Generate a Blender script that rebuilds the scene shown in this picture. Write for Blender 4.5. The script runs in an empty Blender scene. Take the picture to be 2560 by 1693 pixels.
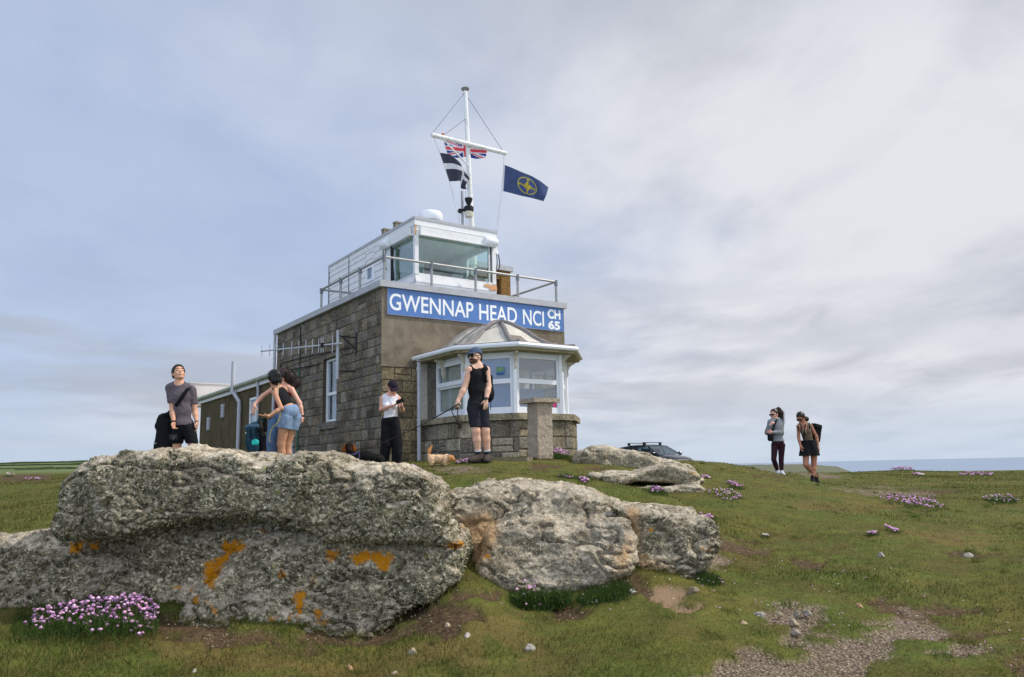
import bpy, bmesh, math, random
import numpy as np
from mathutils import Vector, Matrix, Quaternion
random.seed(7)
RNG = np.random.default_rng(7)
SC = bpy.context.scene
COL = SC.collection
PI = math.pi
R_ = math.radians

# ------------------------------------------------------------------ camera
FPX, PITCH, ROLL, EYE = 1961.6, 0.1626, 0.022, 1.0      # focal length in photo pixels, tilt, roll, eye height (m)
_F = np.array([0, math.cos(PITCH), math.sin(PITCH)])
_U0 = np.array([0, -math.sin(PITCH), math.cos(PITCH)])
_R0 = np.array([1.0, 0, 0])
_Rv = _R0 * math.cos(ROLL) - _U0 * math.sin(ROLL)
_Uv = _U0 * math.cos(ROLL) + _R0 * math.sin(ROLL)

def ray(px, py):
    d = _F * FPX + _Rv * (px - 1280) - _Uv * (py - 846.5)
    return d / d[1]

def at(px, py, Y):
    """the point at distance Y (metres along the ground) on the sight line of a photo pixel"""
    return ray(px, py) * Y + np.array([0, 0, EYE])

def atz(px, py, z):
    d = ray(px, py)
    return d * ((z - EYE) / d[2]) + np.array([0, 0, EYE])

def to_px(P):
    P = np.asarray(P, float) - np.array([0, 0, EYE])
    d = np.maximum(P @ _F, 1e-3)
    return 1280 + FPX * (P @ _Rv) / d, 846.5 - FPX * (P @ _Uv) / d

cam_d = bpy.data.cameras.new('camera')
cam = bpy.data.objects.new('camera', cam_d)
COL.objects.link(cam)
cam_d.sensor_fit = 'HORIZONTAL'
cam_d.sensor_width = 36.0
cam_d.lens = FPX / 2560 * 36.0
cam_d.clip_start = 0.1
cam_d.clip_end = 60000
_m = Matrix(((_Rv[0], _Uv[0], -_F[0], 0), (_Rv[1], _Uv[1], -_F[1], 0), (_Rv[2], _Uv[2], -_F[2], EYE), (0, 0, 0, 1)))
cam.matrix_world = _m
SC.camera = cam

# ------------------------------------------------------------------ noise
def _hash(ix, iy, iz, seed):
    h = (ix.astype(np.int64) * 374761393 + iy.astype(np.int64) * 668265263 + iz.astype(np.int64) * 2147483647 + seed * 974711) & 0xFFFFFFFF
    h = ((h ^ (h >> 13)) * 1274126177) & 0xFFFFFFFF
    h = (h ^ (h >> 16)) & 0xFFFFFFFF
    return h.astype(np.float64) / 4294967295.0

def vnoise(P, seed=0):
    P = np.asarray(P, float)
    i = np.floor(P).astype(np.int64)
    f = P - i
    f = f * f * (3 - 2 * f)
    out = 0
    for dx in (0, 1):
        wx = f[..., 0] if dx else 1 - f[..., 0]
        for dy in (0, 1):
            wy = f[..., 1] if dy else 1 - f[..., 1]
            for dz in (0, 1):
                wz = f[..., 2] if dz else 1 - f[..., 2]
                out = out + wx * wy * wz * _hash(i[..., 0] + dx, i[..., 1] + dy, i[..., 2] + dz, seed)
    return out * 2 - 1

def fbm(P, freq=1.0, octv=4, seed=0, gain=0.5):
    P = np.asarray(P, float) * freq
    a, s, o = 1.0, 0.0, 0
    for k in range(octv):
        o = o + a * vnoise(P + k * 17.31, seed + k)
        s += a
        a *= gain
        P = P * 2.03
    return o / s

def sstep(a, b, x):
    t = np.clip((x - a) / (b - a), 0, 1)
    return t * t * (3 - 2 * t)

# ------------------------------------------------------------------ objects
def srgb(r, g, b):
    f = lambda c: (c / 255 / 12.92) if c <= 10 else ((c / 255 + 0.055) / 1.055) ** 2.4
    return (f(r), f(g), f(b), 1.0)

def tag(o, label=None, cat=None, group=None, kind=None):
    if label: o['label'] = label
    if cat: o['category'] = cat
    if group: o['group'] = group
    if kind: o['kind'] = kind
    return o

def thing(name, label, cat, loc, group=None):
    o = bpy.data.objects.new(name, None)
    o.empty_display_size = 0.2
    COL.objects.link(o)
    o.location = tuple(float(c) for c in loc)
    return tag(o, label, cat, group)

def _local(V, parent):
    off = np.zeros(3)
    p = parent
    while p is not None:
        off += np.array(p.location)
        p = p.parent
    return V - off

def np_mesh(name, V, faces, mat, parent=None, smooth=True, cols=None, attrs=None, loc=None):
    """V (n,3) world points; faces: (m,k) array or list of tuples -> one linked mesh object"""
    V = np.asarray(V, float).reshape(-1, 3)
    if parent is not None: V = _local(V, parent)
    elif loc is not None: V = V - np.asarray(loc, float)
    me = bpy.data.meshes.new(name)
    if isinstance(faces, np.ndarray):
        m, k = faces.shape
        me.vertices.add(len(V)); me.vertices.foreach_set('co', V.astype(np.float32).ravel())
        me.loops.add(m * k); me.loops.foreach_set('vertex_index', faces.astype(np.int32).ravel())
        me.polygons.add(m)
        me.polygons.foreach_set('loop_start', np.arange(0, m * k, k, dtype=np.int32))
        me.update(calc_edges=True)
    else:
        me.from_pydata([tuple(v) for v in V], [], [tuple(int(i) for i in f) for f in faces])
    me.validate()
    if smooth: me.polygons.foreach_set('use_smooth', np.ones(len(me.polygons), bool))
    if cols is not None:
        a = me.color_attributes.new('Col', 'FLOAT_COLOR', 'POINT')
        c = np.ones((len(V), 4), np.float32); c[:, :3] = np.asarray(cols)[:, :3]
        a.data.foreach_set('color', c.ravel())
    for k, v in (attrs or {}).items():
        a = me.attributes.new(k, 'FLOAT', 'POINT')
        a.data.foreach_set('value', np.asarray(v, np.float32))
    if mat is not None: me.materials.append(mat)
    o = bpy.data.objects.new(name, me)
    COL.objects.link(o)
    if parent is not None: o.parent = parent
    elif loc is not None: o.location = tuple(float(c) for c in loc)
    return o

class MB:
    """collects boxes, prisms, tubes and lathes and links them as one mesh"""
    def __init__(s, xf=None):
        s.v, s.f, s.c, s.sm = [], [], [], []
        s.xf = xf
        s.col = (1, 1, 1)
    def add(s, V, F, smooth=False):
        n = len(s.v)
        s.v += [tuple(map(float, p)) for p in V]
        s.c += [s.col] * len(V)
        s.f += [tuple(int(i) + n for i in f) for f in F]
        s.sm += [smooth] * len(F)
        return s
    def box(s, x0, x1, y0, y1, z0, z1):
        V = [(x, y, z) for z in (z0, z1) for y in (y0, y1) for x in (x0, x1)]
        return s.add(V, [(0, 2, 3, 1), (4, 5, 7, 6), (0, 1, 5, 4), (2, 6, 7, 3), (0, 4, 6, 2), (1, 3, 7, 5)])
    def obox(s, c, ex, ey, ez):
        c, ex, ey, ez = map(lambda a: np.array(a, float), (c, ex, ey, ez))
        V = [c + i * ex + j * ey + k * ez for k in (-1, 1) for j in (-1, 1) for i in (-1, 1)]
        return s.add(V, [(0, 2, 3, 1), (4, 5, 7, 6), (0, 1, 5, 4), (2, 6, 7, 3), (0, 4, 6, 2), (1, 3, 7, 5)])
    def prism(s, poly, z0, z1, cap=True):
        n = len(poly)
        V = [(p[0], p[1], z0) for p in poly] + [(p[0], p[1], z1) for p in poly]
        F = [(i, (i + 1) % n, n + (i + 1) % n, n + i) for i in range(n)]
        if cap: F += [tuple(range(n))[::-1], tuple(range(n, 2 * n))]
        return s.add(V, F)
    def tube(s, path, r, n=8, cap=True):
        P = [np.array(p, float) for p in path]
        rs = list(r) if hasattr(r, '__len__') else [r] * len(P)
        V, F = [], []
        prev = None
        for i, p in enumerate(P):
            t = P[min(i + 1, len(P) - 1)] - P[max(i - 1, 0)]
            t = t / (np.linalg.norm(t) + 1e-12)
            if prev is None:
                a = np.array([0, 0, 1.0]) if abs(t[2]) < .9 else np.array([1.0, 0, 0])
                x = np.cross(a, t)
            else:
                x = prev - t * (prev @ t)
            x /= np.linalg.norm(x) + 1e-12
            prev = x
            y = np.cross(t, x)
            for k in range(n):
                a = 2 * PI * k / n
                V.append(p + rs[i] * (x * math.cos(a) + y * math.sin(a)))
        m = len(P)
        for i in range(m - 1):
            for k in range(n):
                F.append((i * n + k, i * n + (k + 1) % n, (i + 1) * n + (k + 1) % n, (i + 1) * n + k))
        if cap:
            F.append(tuple(range(n))[::-1]); F.append(tuple(range((m - 1) * n, m * n)))
        return s.add(V, F, True)
    def lathe(s, c, prof, n=24, axis=(0, 0, 1)):
        c = np.array(c, float); ax = np.array(axis, float); ax /= np.linalg.norm(ax)
        x = np.cross(ax, (0, 0, 1.0) if abs(ax[2]) < .9 else (1.0, 0, 0)); x /= np.linalg.norm(x); y = np.cross(ax, x)
        V, F = [], []
        for r, h in prof:
            for k in range(n):
                a = 2 * PI * k / n
                V.append(c + ax * h + r * (x * math.cos(a) + y * math.sin(a)))
        m = len(prof)
        for i in range(m - 1):
            for k in range(n):
                F.append((i * n + k, i * n + (k + 1) % n, (i + 1) * n + (k + 1) % n, (i + 1) * n + k))
        F.append(tuple(range(n))[::-1]); F.append(tuple(range((m - 1) * n, m * n)))
        return s.add(V, F, True)
    def build(s, name, mat, parent=None, label=None):
        V = np.array(s.v, float)
        if s.xf: V = s.xf(V)
        o = np_mesh(name, V, s.f, mat, parent, smooth=False, cols=s.c)
        if len(o.data.polygons) == len(s.sm): o.data.polygons.foreach_set('use_smooth', np.array(s.sm, bool))
        bm = bmesh.new(); bm.from_mesh(o.data); bmesh.ops.recalc_face_normals(bm, faces=bm.faces); bm.to_mesh(o.data); bm.free()
        if any(s.sm):
            for e in o.data.edges: pass
            try: o.data.set_sharp_from_angle(angle=R_(40))
            except Exception: pass
        if label: o['label'] = label
        return o

def split_build(mb, name, mat, parent):
    """one part per connected piece"""
    par = list(range(len(mb.v)))
    def find(a):
        while par[a] != a: par[a] = par[par[a]]; a = par[a]
        return a
    for f in mb.f:
        for k in f[1:]: par[find(f[0])] = find(k)
    groups = {}
    for i, f in enumerate(mb.f): groups.setdefault(find(f[0]), []).append(i)
    out = []
    for fs in groups.values():
        ids = sorted({k for i in fs for k in mb.f[i]}); mp = {k: j for j, k in enumerate(ids)}
        m = MB(mb.xf); m.v = [mb.v[k] for k in ids]; m.c = [mb.c[k] for k in ids]; m.f = [tuple(mp[k] for k in mb.f[i]) for i in fs]; m.sm = [mb.sm[i] for i in fs]
        out.append(m.build(name, mat, parent))
    return out

# ------------------------------------------------------------------ implicit surfaces
class SDF:
    """signed distance grid with smooth unions, turned into one continuous mesh"""
    def __init__(s, lo, hi, h):
        s.lo = np.array(lo, float); s.h = h
        s.n = np.ceil((np.array(hi, float) - s.lo) / h).astype(int) + 1
        s.f = np.full(s.n, 0.1, np.float32)
    def _sub(s, lo, hi):
        a = np.clip(np.floor((np.array(lo) - s.lo) / s.h).astype(int), 0, s.n - 1)
        b = np.clip(np.ceil((np.array(hi) - s.lo) / s.h).astype(int) + 1, 1, s.n)
        if (b <= a).any(): return None
        sl = tuple(slice(int(x), int(y)) for x, y in zip(a, b))
        ax = [s.lo[i] + s.h * np.arange(a[i], b[i]) for i in range(3)]
        return sl, ax[0][:, None, None], ax[1][None, :, None], ax[2][None, None, :]
    def _put(s, sl, d, k, sub=False):
        f = s.f[sl]
        d = d.astype(np.float32)
        if sub:
            s.f[sl] = np.maximum(f, -d); return
        if k > 0:
            hh = np.clip(0.5 + 0.5 * (f - d) / k, 0, 1)
            s.f[sl] = f * (1 - hh) + d * hh - k * hh * (1 - hh)
        else:
            s.f[sl] = np.minimum(f, d)
    def cone(s, a, b, ra, rb, k=0.02, flat=1.0, fdir=None, sub=False):
        """round cone a->b; flat < 1 squashes it along fdir"""
        a = np.array(a, float); b = np.array(b, float); m = max(ra, rb) + 0.07
        q = s._sub(np.minimum(a, b) - m, np.maximum(a, b) + m)
        if q is None: return s
        sl, X, Y, Z = q
        d = b - a; L2 = d @ d + 1e-12
        px, py, pz = X - a[0], Y - a[1], Z - a[2]
        t = np.clip((px * d[0] + py * d[1] + pz * d[2]) / L2, 0, 1)
        qx, qy, qz = px - t * d[0], py - t * d[1], pz - t * d[2]
        if fdir is not None and flat != 1.0:
            w = np.array(fdir, float); w /= np.linalg.norm(w)
            c = (qx * w[0] + qy * w[1] + qz * w[2]) * (1 / flat - 1)
            qx, qy, qz = qx + c * w[0], qy + c * w[1], qz + c * w[2]
        dist = np.sqrt(qx * qx + qy * qy + qz * qz) - (ra + (rb - ra) * t)
        if flat < 1: dist = dist * (0.5 + 0.5 * flat)
        s._put(sl, dist, k, sub); return s
    def ell(s, c, r, axes=None, k=0.02, sub=False):
        """ellipsoid, axes = three unit vectors (rows)"""
        c = np.array(c, float); r = np.array(r, float); m = r.max() + 0.07
        q = s._sub(c - m, c + m)
        if q is None: return s
        sl, X, Y, Z = q
        A = np.eye(3) if axes is None else np.array(axes, float)
        px, py, pz = X - c[0], Y - c[1], Z - c[2]
        l = [px * A[i][0] + py * A[i][1] + pz * A[i][2] for i in range(3)]
        k0 = np.sqrt(sum((l[i] / r[i]) ** 2 for i in range(3)))
        k1 = np.sqrt(sum((l[i] / r[i] ** 2) ** 2 for i in range(3))) + 1e-9
        s._put(sl, k0 * (k0 - 1) / k1, k, sub); return s
    def rbox(s, c, e, r, axes=None, k=0.01, sub=False):
        c = np.array(c, float); e = np.array(e, float); m = np.linalg.norm(e) + 0.07
        q = s._sub(c - m, c + m)
        if q is None: return s
        sl, X, Y, Z = q
        A = np.eye(3) if axes is None else np.array(axes, float)
        px, py, pz = X - c[0], Y - c[1], Z - c[2]
        l = [np.abs(px * A[i][0] + py * A[i][1] + pz * A[i][2]) - (e[i] - r) for i in range(3)]
        d = np.sqrt(sum(np.maximum(x, 0) ** 2 for x in l)) + np.minimum(np.maximum(np.maximum(l[0], l[1]), l[2]), 0) - r
        s._put(sl, d, k, sub); return s
    def cut(s, p, n):
        """removes the side of the plane that n points to"""
        p = np.array(p, float); n = np.array(n, float); n /= np.linalg.norm(n)
        X, Y, Z = [(s.lo[i] + s.h * np.arange(s.n[i])).reshape([-1 if j == i else 1 for j in range(3)]) for i in range(3)]
        d = (X - p[0]) * n[0] + (Y - p[1]) * n[1] + (Z - p[2]) * n[2]
        s.f = np.maximum(s.f, d.astype(np.float32)); return s
    def mesh(s):
        f = s.f.copy()
        f[0] = f[-1] = .1; f[:, 0] = f[:, -1] = .1; f[:, :, 0] = f[:, :, -1] = .1
        return surface_nets(f, s.lo, s.h)

def surface_nets(f, lo, h):
    ins = f < 0
    nx, ny, nz = f.shape
    cnt = np.zeros((nx - 1, ny - 1, nz - 1), np.int8)
    for i in (0, 1):
        for j in (0, 1):
            for k in (0, 1):
                cnt += ins[i:nx - 1 + i, j:ny - 1 + j, k:nz - 1 + k]
    act = (cnt > 0) & (cnt < 8)
    I = np.argwhere(act)
    idx = np.full(act.shape, -1, np.int64)
    idx[act] = np.arange(len(I))
    s = np.zeros((len(I), 3)); w = np.zeros(len(I))
    cs = [(i, j, k) for i in (0, 1) for j in (0, 1) for k in (0, 1)]
    for a in cs:
        for ax in range(3):
            if a[ax]: continue
            b = list(a); b[ax] = 1
            fa = f[I[:, 0] + a[0], I[:, 1] + a[1], I[:, 2] + a[2]]
            fb = f[I[:, 0] + b[0], I[:, 1] + b[1], I[:, 2] + b[2]]
            m = (fa < 0) != (fb < 0)
            t = np.where(m, fa / np.where(m, fa - fb, 1), 0)
            for c in range(3):
                s[:, c] += np.where(m, a[c] + (t if c == ax else 0), 0)
            w += m
    V = lo + h * (I + s / w[:, None])
    Q = []
    for ax in range(3):
        a = ins; sl0 = [slice(1, -1)] * 3; sl1 = [slice(1, -1)] * 3
        sl0[ax] = slice(0, -1); sl1[ax] = slice(1, None)
        A, B = a[tuple(sl0)], a[tuple(sl1)]
        for sign in (0, 1):
            E = np.argwhere((A & ~B) if sign == 0 else (~A & B))
            if not len(E): continue
            off = np.array([1, 1, 1]); off[ax] = 0
            E = E + off
            o1, o2 = [(1, 2), (2, 0), (0, 1)][ax]
            q = []
            for (d1, d2) in ((-1, -1), (0, -1), (0, 0), (-1, 0)):
                e = E.copy(); e[:, o1] += d1; e[:, o2] += d2
                q.append(idx[e[:, 0], e[:, 1], e[:, 2]])
            q = np.stack(q, 1)
            Q.append(q if sign == 0 else q[:, ::-1])
    return V, np.concatenate(Q) if Q else np.zeros((0, 4), int)

def vnormals(V, Q):
    n = np.cross(V[Q[:, 2]] - V[Q[:, 0]], V[Q[:, 3]] - V[Q[:, 1]])
    N = np.zeros_like(V)
    for k in range(4): np.add.at(N, Q[:, k], n)
    return N / (np.linalg.norm(N, axis=1)[:, None] + 1e-12)

# ------------------------------------------------------------------ materials
class NT:
    def __init__(s, name, rough=0.6, spec=0.3, metal=0.0):
        s.m = bpy.data.materials.new(name); s.m.use_nodes = True
        s.t = s.m.node_tree; s.n = s.t.nodes; s.l = s.t.links
        s.b = s.n['Principled BSDF']
        s.set(s.b, 'Roughness', rough); s.set(s.b, 'Specular IOR Level', spec); s.set(s.b, 'Metallic', metal)
        s._obj = None
    def val(s, x):
        return x
    def set(s, node, inp, x):
        i = node.inputs[inp]
        if hasattr(x, 'links') or isinstance(x, bpy.types.NodeSocket): s.l.new(x, i)
        else:
            if isinstance(x, (tuple, list)) and len(x) == 3 and i.type == 'RGBA': x = tuple(x) + (1,)
            i.default_value = x
    def node(s, typ, out=0, props=None, **ins):
        n = s.n.new(typ)
        for k, v in (props or {}).items(): setattr(n, k, v)
        for k, v in ins.items():
            k2 = k.replace('_', ' ')
            s.set(n, k2 if k2 in n.inputs else k, v)
        return n.outputs[out]
    def obj(s):
        if s._obj is None: s._obj = s.node('ShaderNodeTexCoord', 3)
        return s._obj
    def pos(s):
        return s.node('ShaderNodeNewGeometry', 0)
    def noise(s, scale, detail=4, rough=.55, vec=None, dist=0.0, out=0):
        return s.node('ShaderNodeTexNoise', out, None, Vector=vec or s.obj(), Scale=scale, Detail=detail, Roughness=rough, Distortion=dist)
    def vor(s, scale, vec=None, out=0, feature='F1', rnd=1.0):
        return s.node('ShaderNodeTexVoronoi', out, {'feature': feature}, Vector=vec or s.obj(), Scale=scale, Randomness=rnd)
    def ramp(s, fac, stops, interp='LINEAR'):
        n = s.n.new('ShaderNodeValToRGB'); s.l.new(fac, n.inputs[0]); n.color_ramp.interpolation = interp
        e = n.color_ramp.elements
        while len(e) < len(stops): e.new(0.5)
        for i, (p, c) in enumerate(stops):
            e[i].position = p
            e[i].color = c if hasattr(c, '__len__') and len(c) == 4 else ((c, c, c, 1) if not hasattr(c, '__len__') else tuple(c) + (1,))
        return n.outputs[0]
    def mix(s, fac, a, b, mode='MIX'):
        n = s.n.new('ShaderNodeMix'); n.data_type = 'RGBA'; n.blend_type = mode; n.clamp_factor = True
        for i, x in ((0, fac), (6, a), (7, b)):
            if isinstance(x, bpy.types.NodeSocket): s.l.new(x, n.inputs[i])
            else:
                if isinstance(x, (tuple, list)) and len(x) == 3: x = tuple(x) + (1,)
                n.inputs[i].default_value = x
        return n.outputs[2]
    def math(s, op, a, b=0.0, c=None):
        n = s.n.new('ShaderNodeMath'); n.operation = op
        for i, x in ((0, a), (1, b), (2, c)):
            if x is None: continue
            if isinstance(x, bpy.types.NodeSocket): s.l.new(x, n.inputs[i])
            else: n.inputs[i].default_value = x
        return n.outputs[0]
    def attr(s, name, out=2):
        n = s.n.new('ShaderNodeAttribute'); n.attribute_name = name
        return n.outputs[out]
    def scaled(s, vec, sc):
        return s.node('ShaderNodeMapping', 0, None, Vector=vec, Scale=sc)
    def color(s, c): s.set(s.b, 'Base Color', c); return s
    def bump(s, h, strength=0.3, dist=0.02, prev=None):
        n = s.n.new('ShaderNodeBump'); n.inputs['Strength'].default_value = strength; n.inputs['Distance'].default_value = dist
        s.l.new(h, n.inputs['Height'])
        if prev is not None: s.l.new(prev, n.inputs['Normal'])
        s.l.new(n.outputs[0], s.b.inputs['Normal'])
        return n.outputs[0]

def mat_plain(name, c, rough=.6, spec=.3, metal=0., var=.12, scale=8., bump=0., bscale=40., stain=None, amount=.35):
    """one colour with soft mottling, optional stains (colour) and fine relief"""
    t = NT(name, rough, spec, metal)
    c = tuple(c)[:3]
    n = t.noise(scale, 5, .6)
    lo = tuple(x * (1 - var) for x in c); hi = tuple(min(1, x * (1 + var)) for x in c)
    col = t.mix(t.ramp(n, [(.3, 0.), (.7, 1.)]), lo, hi)
    if stain is not None:
        m = t.ramp(t.noise(scale * .45, 7, .72, dist=.6), [(.52, 0.), (.68, amount)])
        col = t.mix(m, col, tuple(stain)[:3])
    t.color(col)
    if bump: t.bump(t.noise(bscale, 4, .6), bump, .01)
    return t.m

def mat_attr(name, rough=.7, spec=.2, var=.15, scale=25., bump=0., bscale=60., attr='Col'):
    """colour carried by the mesh (its own paint or cloth colours) with mottling"""
    t = NT(name, rough, spec)
    c = t.attr(attr, 0)
    n = t.noise(scale, 5, .6)
    g = t.ramp(n, [(.25, 1 - var), (.75, 1 + var * .6)])
    t.color(t.mix(1.0, c, g, 'MULTIPLY'))
    if bump: t.bump(t.noise(bscale, 4, .65), bump, .01)
    return t.m
# ------------------------------------------------------------------ sky and sun
SUN_EL, SUN_AZ = R_(48), R_(82)       # azimuth clockwise from +Y (the way the camera looks)
world = bpy.data.worlds.new('World'); SC.world = world; world.use_nodes = True
wt = world.node_tree; wn = wt.nodes; wl = wt.links
bg = wn['Background']
sky = wn.new('ShaderNodeTexSky'); sky.sky_type = 'NISHITA'; sky.sun_disc = False
sky.sun_elevation = SUN_EL; sky.sun_rotation = SUN_AZ; sky.air_density = 1.0; sky.dust_density = 1.2; sky.ozone_density = 1.4
def W(typ, out=0, props=None, **ins):
    n = wn.new(typ)
    for k, v in (props or {}).items(): setattr(n, k, v)
    for k, v in ins.items():
        i = n.inputs[int(k[1:])] if k[0] == '_' else n.inputs[k]
        if isinstance(v, bpy.types.NodeSocket): wl.new(v, i)
        else: i.default_value = v
    return n.outputs[out]
def wm(op, a, b=0.0): return W('ShaderNodeMath', 0, {'operation': op}, _0=a, _1=b)
def wramp(fac, stops):
    n = wn.new('ShaderNodeValToRGB'); wl.new(fac, n.inputs[0]); e = n.color_ramp.elements
    while len(e) < len(stops): e.new(.5)
    for i, (p, c) in enumerate(stops):
        e[i].position = p; e[i].color = (c, c, c, 1) if not hasattr(c, '__len__') else tuple(c) + (1,)
    n.color_ramp.interpolation = 'EASE'
    return n.outputs[0]
def wmix(f, a, b):
    n = wn.new('ShaderNodeMix'); n.data_type = 'RGBA'
    for i, x in ((0, f), (6, a), (7, b)):
        if isinstance(x, bpy.types.NodeSocket): wl.new(x, n.inputs[i])
        else: n.inputs[i].default_value = tuple(x) + (1,) if hasattr(x, '__len__') and len(x) == 3 else x
    return n.outputs[2]
wdir = W('ShaderNodeTexCoord', 0)
sep = wn.new('ShaderNodeSeparateXYZ'); wl.new(wdir, sep.inputs[0])
dx, dy, dz = sep.outputs
up = wm('MAXIMUM', dz, 0.0)
k = wm('DIVIDE', 1.0, wm('ADD', up, 0.16))
cx, cy = wm('MULTIPLY', dx, k), wm('MULTIPLY', dy, k)
plane = W('ShaderNodeCombineXYZ', 0, None, _0=cx, _1=cy, _2=0.0)
n1 = W('ShaderNodeTexNoise', 0, None, Vector=W('ShaderNodeMapping', 0, None, Vector=plane, Location=(3.3, 1.7, 0), Scale=(.8, .5, 1)), Scale=.85, Detail=6.0, Roughness=.46, Distortion=.25)
n2 = W('ShaderNodeTexNoise', 0, None, Vector=W('ShaderNodeMapping', 0, None, Vector=plane, Location=(9.1, 4.2, 0), Scale=(1, .7, 1)), Scale=2.3, Detail=7.0, Roughness=.55, Distortion=.3)
n3 = W('ShaderNodeTexNoise', 0, None, Vector=W('ShaderNodeMapping', 0, None, Vector=wdir, Location=(.35, 0, 0), Scale=(1.7, 1.7, 12)), Scale=2.0, Detail=6.0, Roughness=.55)
# thin cloud nearly everywhere: thickest to the right and overhead, open pale blue to the left at mid height
cover = wm('ADD', wm('MULTIPLY', n1, 1.1), wm('MULTIPLY', dx, 0.8))
hump = wm('ABSOLUTE', wm('SUBTRACT', dz, 0.27))
cover = wm('ADD', cover, wm('MULTIPLY', hump, 1.15))
cover = wm('ADD', cover, wm('MULTIPLY', wm('SUBTRACT', n2, .5), .3))
mask = wramp(cover, [(.38, .22), (.98, .97)])
# cloud brightness: pale lilac white, greyer where it is thick
shade = wramp(wm('ADD', wm('MULTIPLY', n2, .7), wm('MULTIPLY', n1, .4)), [(.36, (3.25, 3.37, 3.75)), (.64, (4.8, 4.86, 5.12))])
shade = wmix(wramp(dz, [(.42, 0.), (.62, .75)]), shade, (2.95, 3.2, 3.6))
blue = wmix(.8, sky.outputs[0], (2.5, 3.2, 4.7))
skyc = wmix(mask, blue, shade)
# low bank of flat grey clouds near the horizon, then a pale band on the horizon itself
bank = wm('MULTIPLY', wramp(n3, [(.4, 0.), (.62, 1.)]), wramp(dz, [(.02, 0.), (.06, .75), (.16, .6), (.26, 0.)]))
bankcol = wmix(wramp(dx, [(.0, 0.), (.55, 1.)]), (2.7, 2.92, 3.4), (4.1, 4.25, 4.6))
skyc = wmix(bank, skyc, bankcol)
hz = wramp(dz, [(.0, .75), (.1, 0.)])
skyc = wmix(hz, skyc, (3.35, 4.0, 4.85))
# unseen sky behind the viewer, brightened to add light on camera-facing surfaces
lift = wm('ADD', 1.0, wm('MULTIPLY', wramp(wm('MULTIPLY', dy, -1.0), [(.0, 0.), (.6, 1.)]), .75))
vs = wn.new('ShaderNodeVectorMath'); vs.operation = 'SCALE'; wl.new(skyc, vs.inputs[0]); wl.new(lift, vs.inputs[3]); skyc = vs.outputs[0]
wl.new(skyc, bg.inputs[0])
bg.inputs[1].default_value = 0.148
sun_d = bpy.data.lights.new('sun', 'SUN'); sun_d.energy = 3.2; sun_d.angle = R_(1.5); sun_d.color = (1.0, .93, .82)
sun = bpy.data.objects.new('sun', sun_d); COL.objects.link(sun)
_sd = Vector((math.sin(SUN_AZ) * math.cos(SUN_EL), math.cos(SUN_AZ) * math.cos(SUN_EL), math.sin(SUN_EL)))
sun.rotation_euler = _sd.to_track_quat('Z', 'Y').to_euler()
sun.location = (20, 0, 30)
SC.view_settings.view_transform = 'Standard'; SC.view_settings.look = 'None'
SC.view_settings.exposure = 0.15; SC.view_settings.gamma = 1.0; SC.view_settings.use_curve_mapping = False
SC.cycles.max_bounces = 6; SC.cycles.diffuse_bounces = 3; SC.cycles.glossy_bounces = 3; SC.cycles.transparent_max_bounces = 12
SC.cycles.use_adaptive_sampling = True; SC.cycles.adaptive_threshold = 0.012
try:
    SC.cycles.use_denoising = True; SC.cycles.denoiser = 'OPENIMAGEDENOISE'
except Exception: pass
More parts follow.
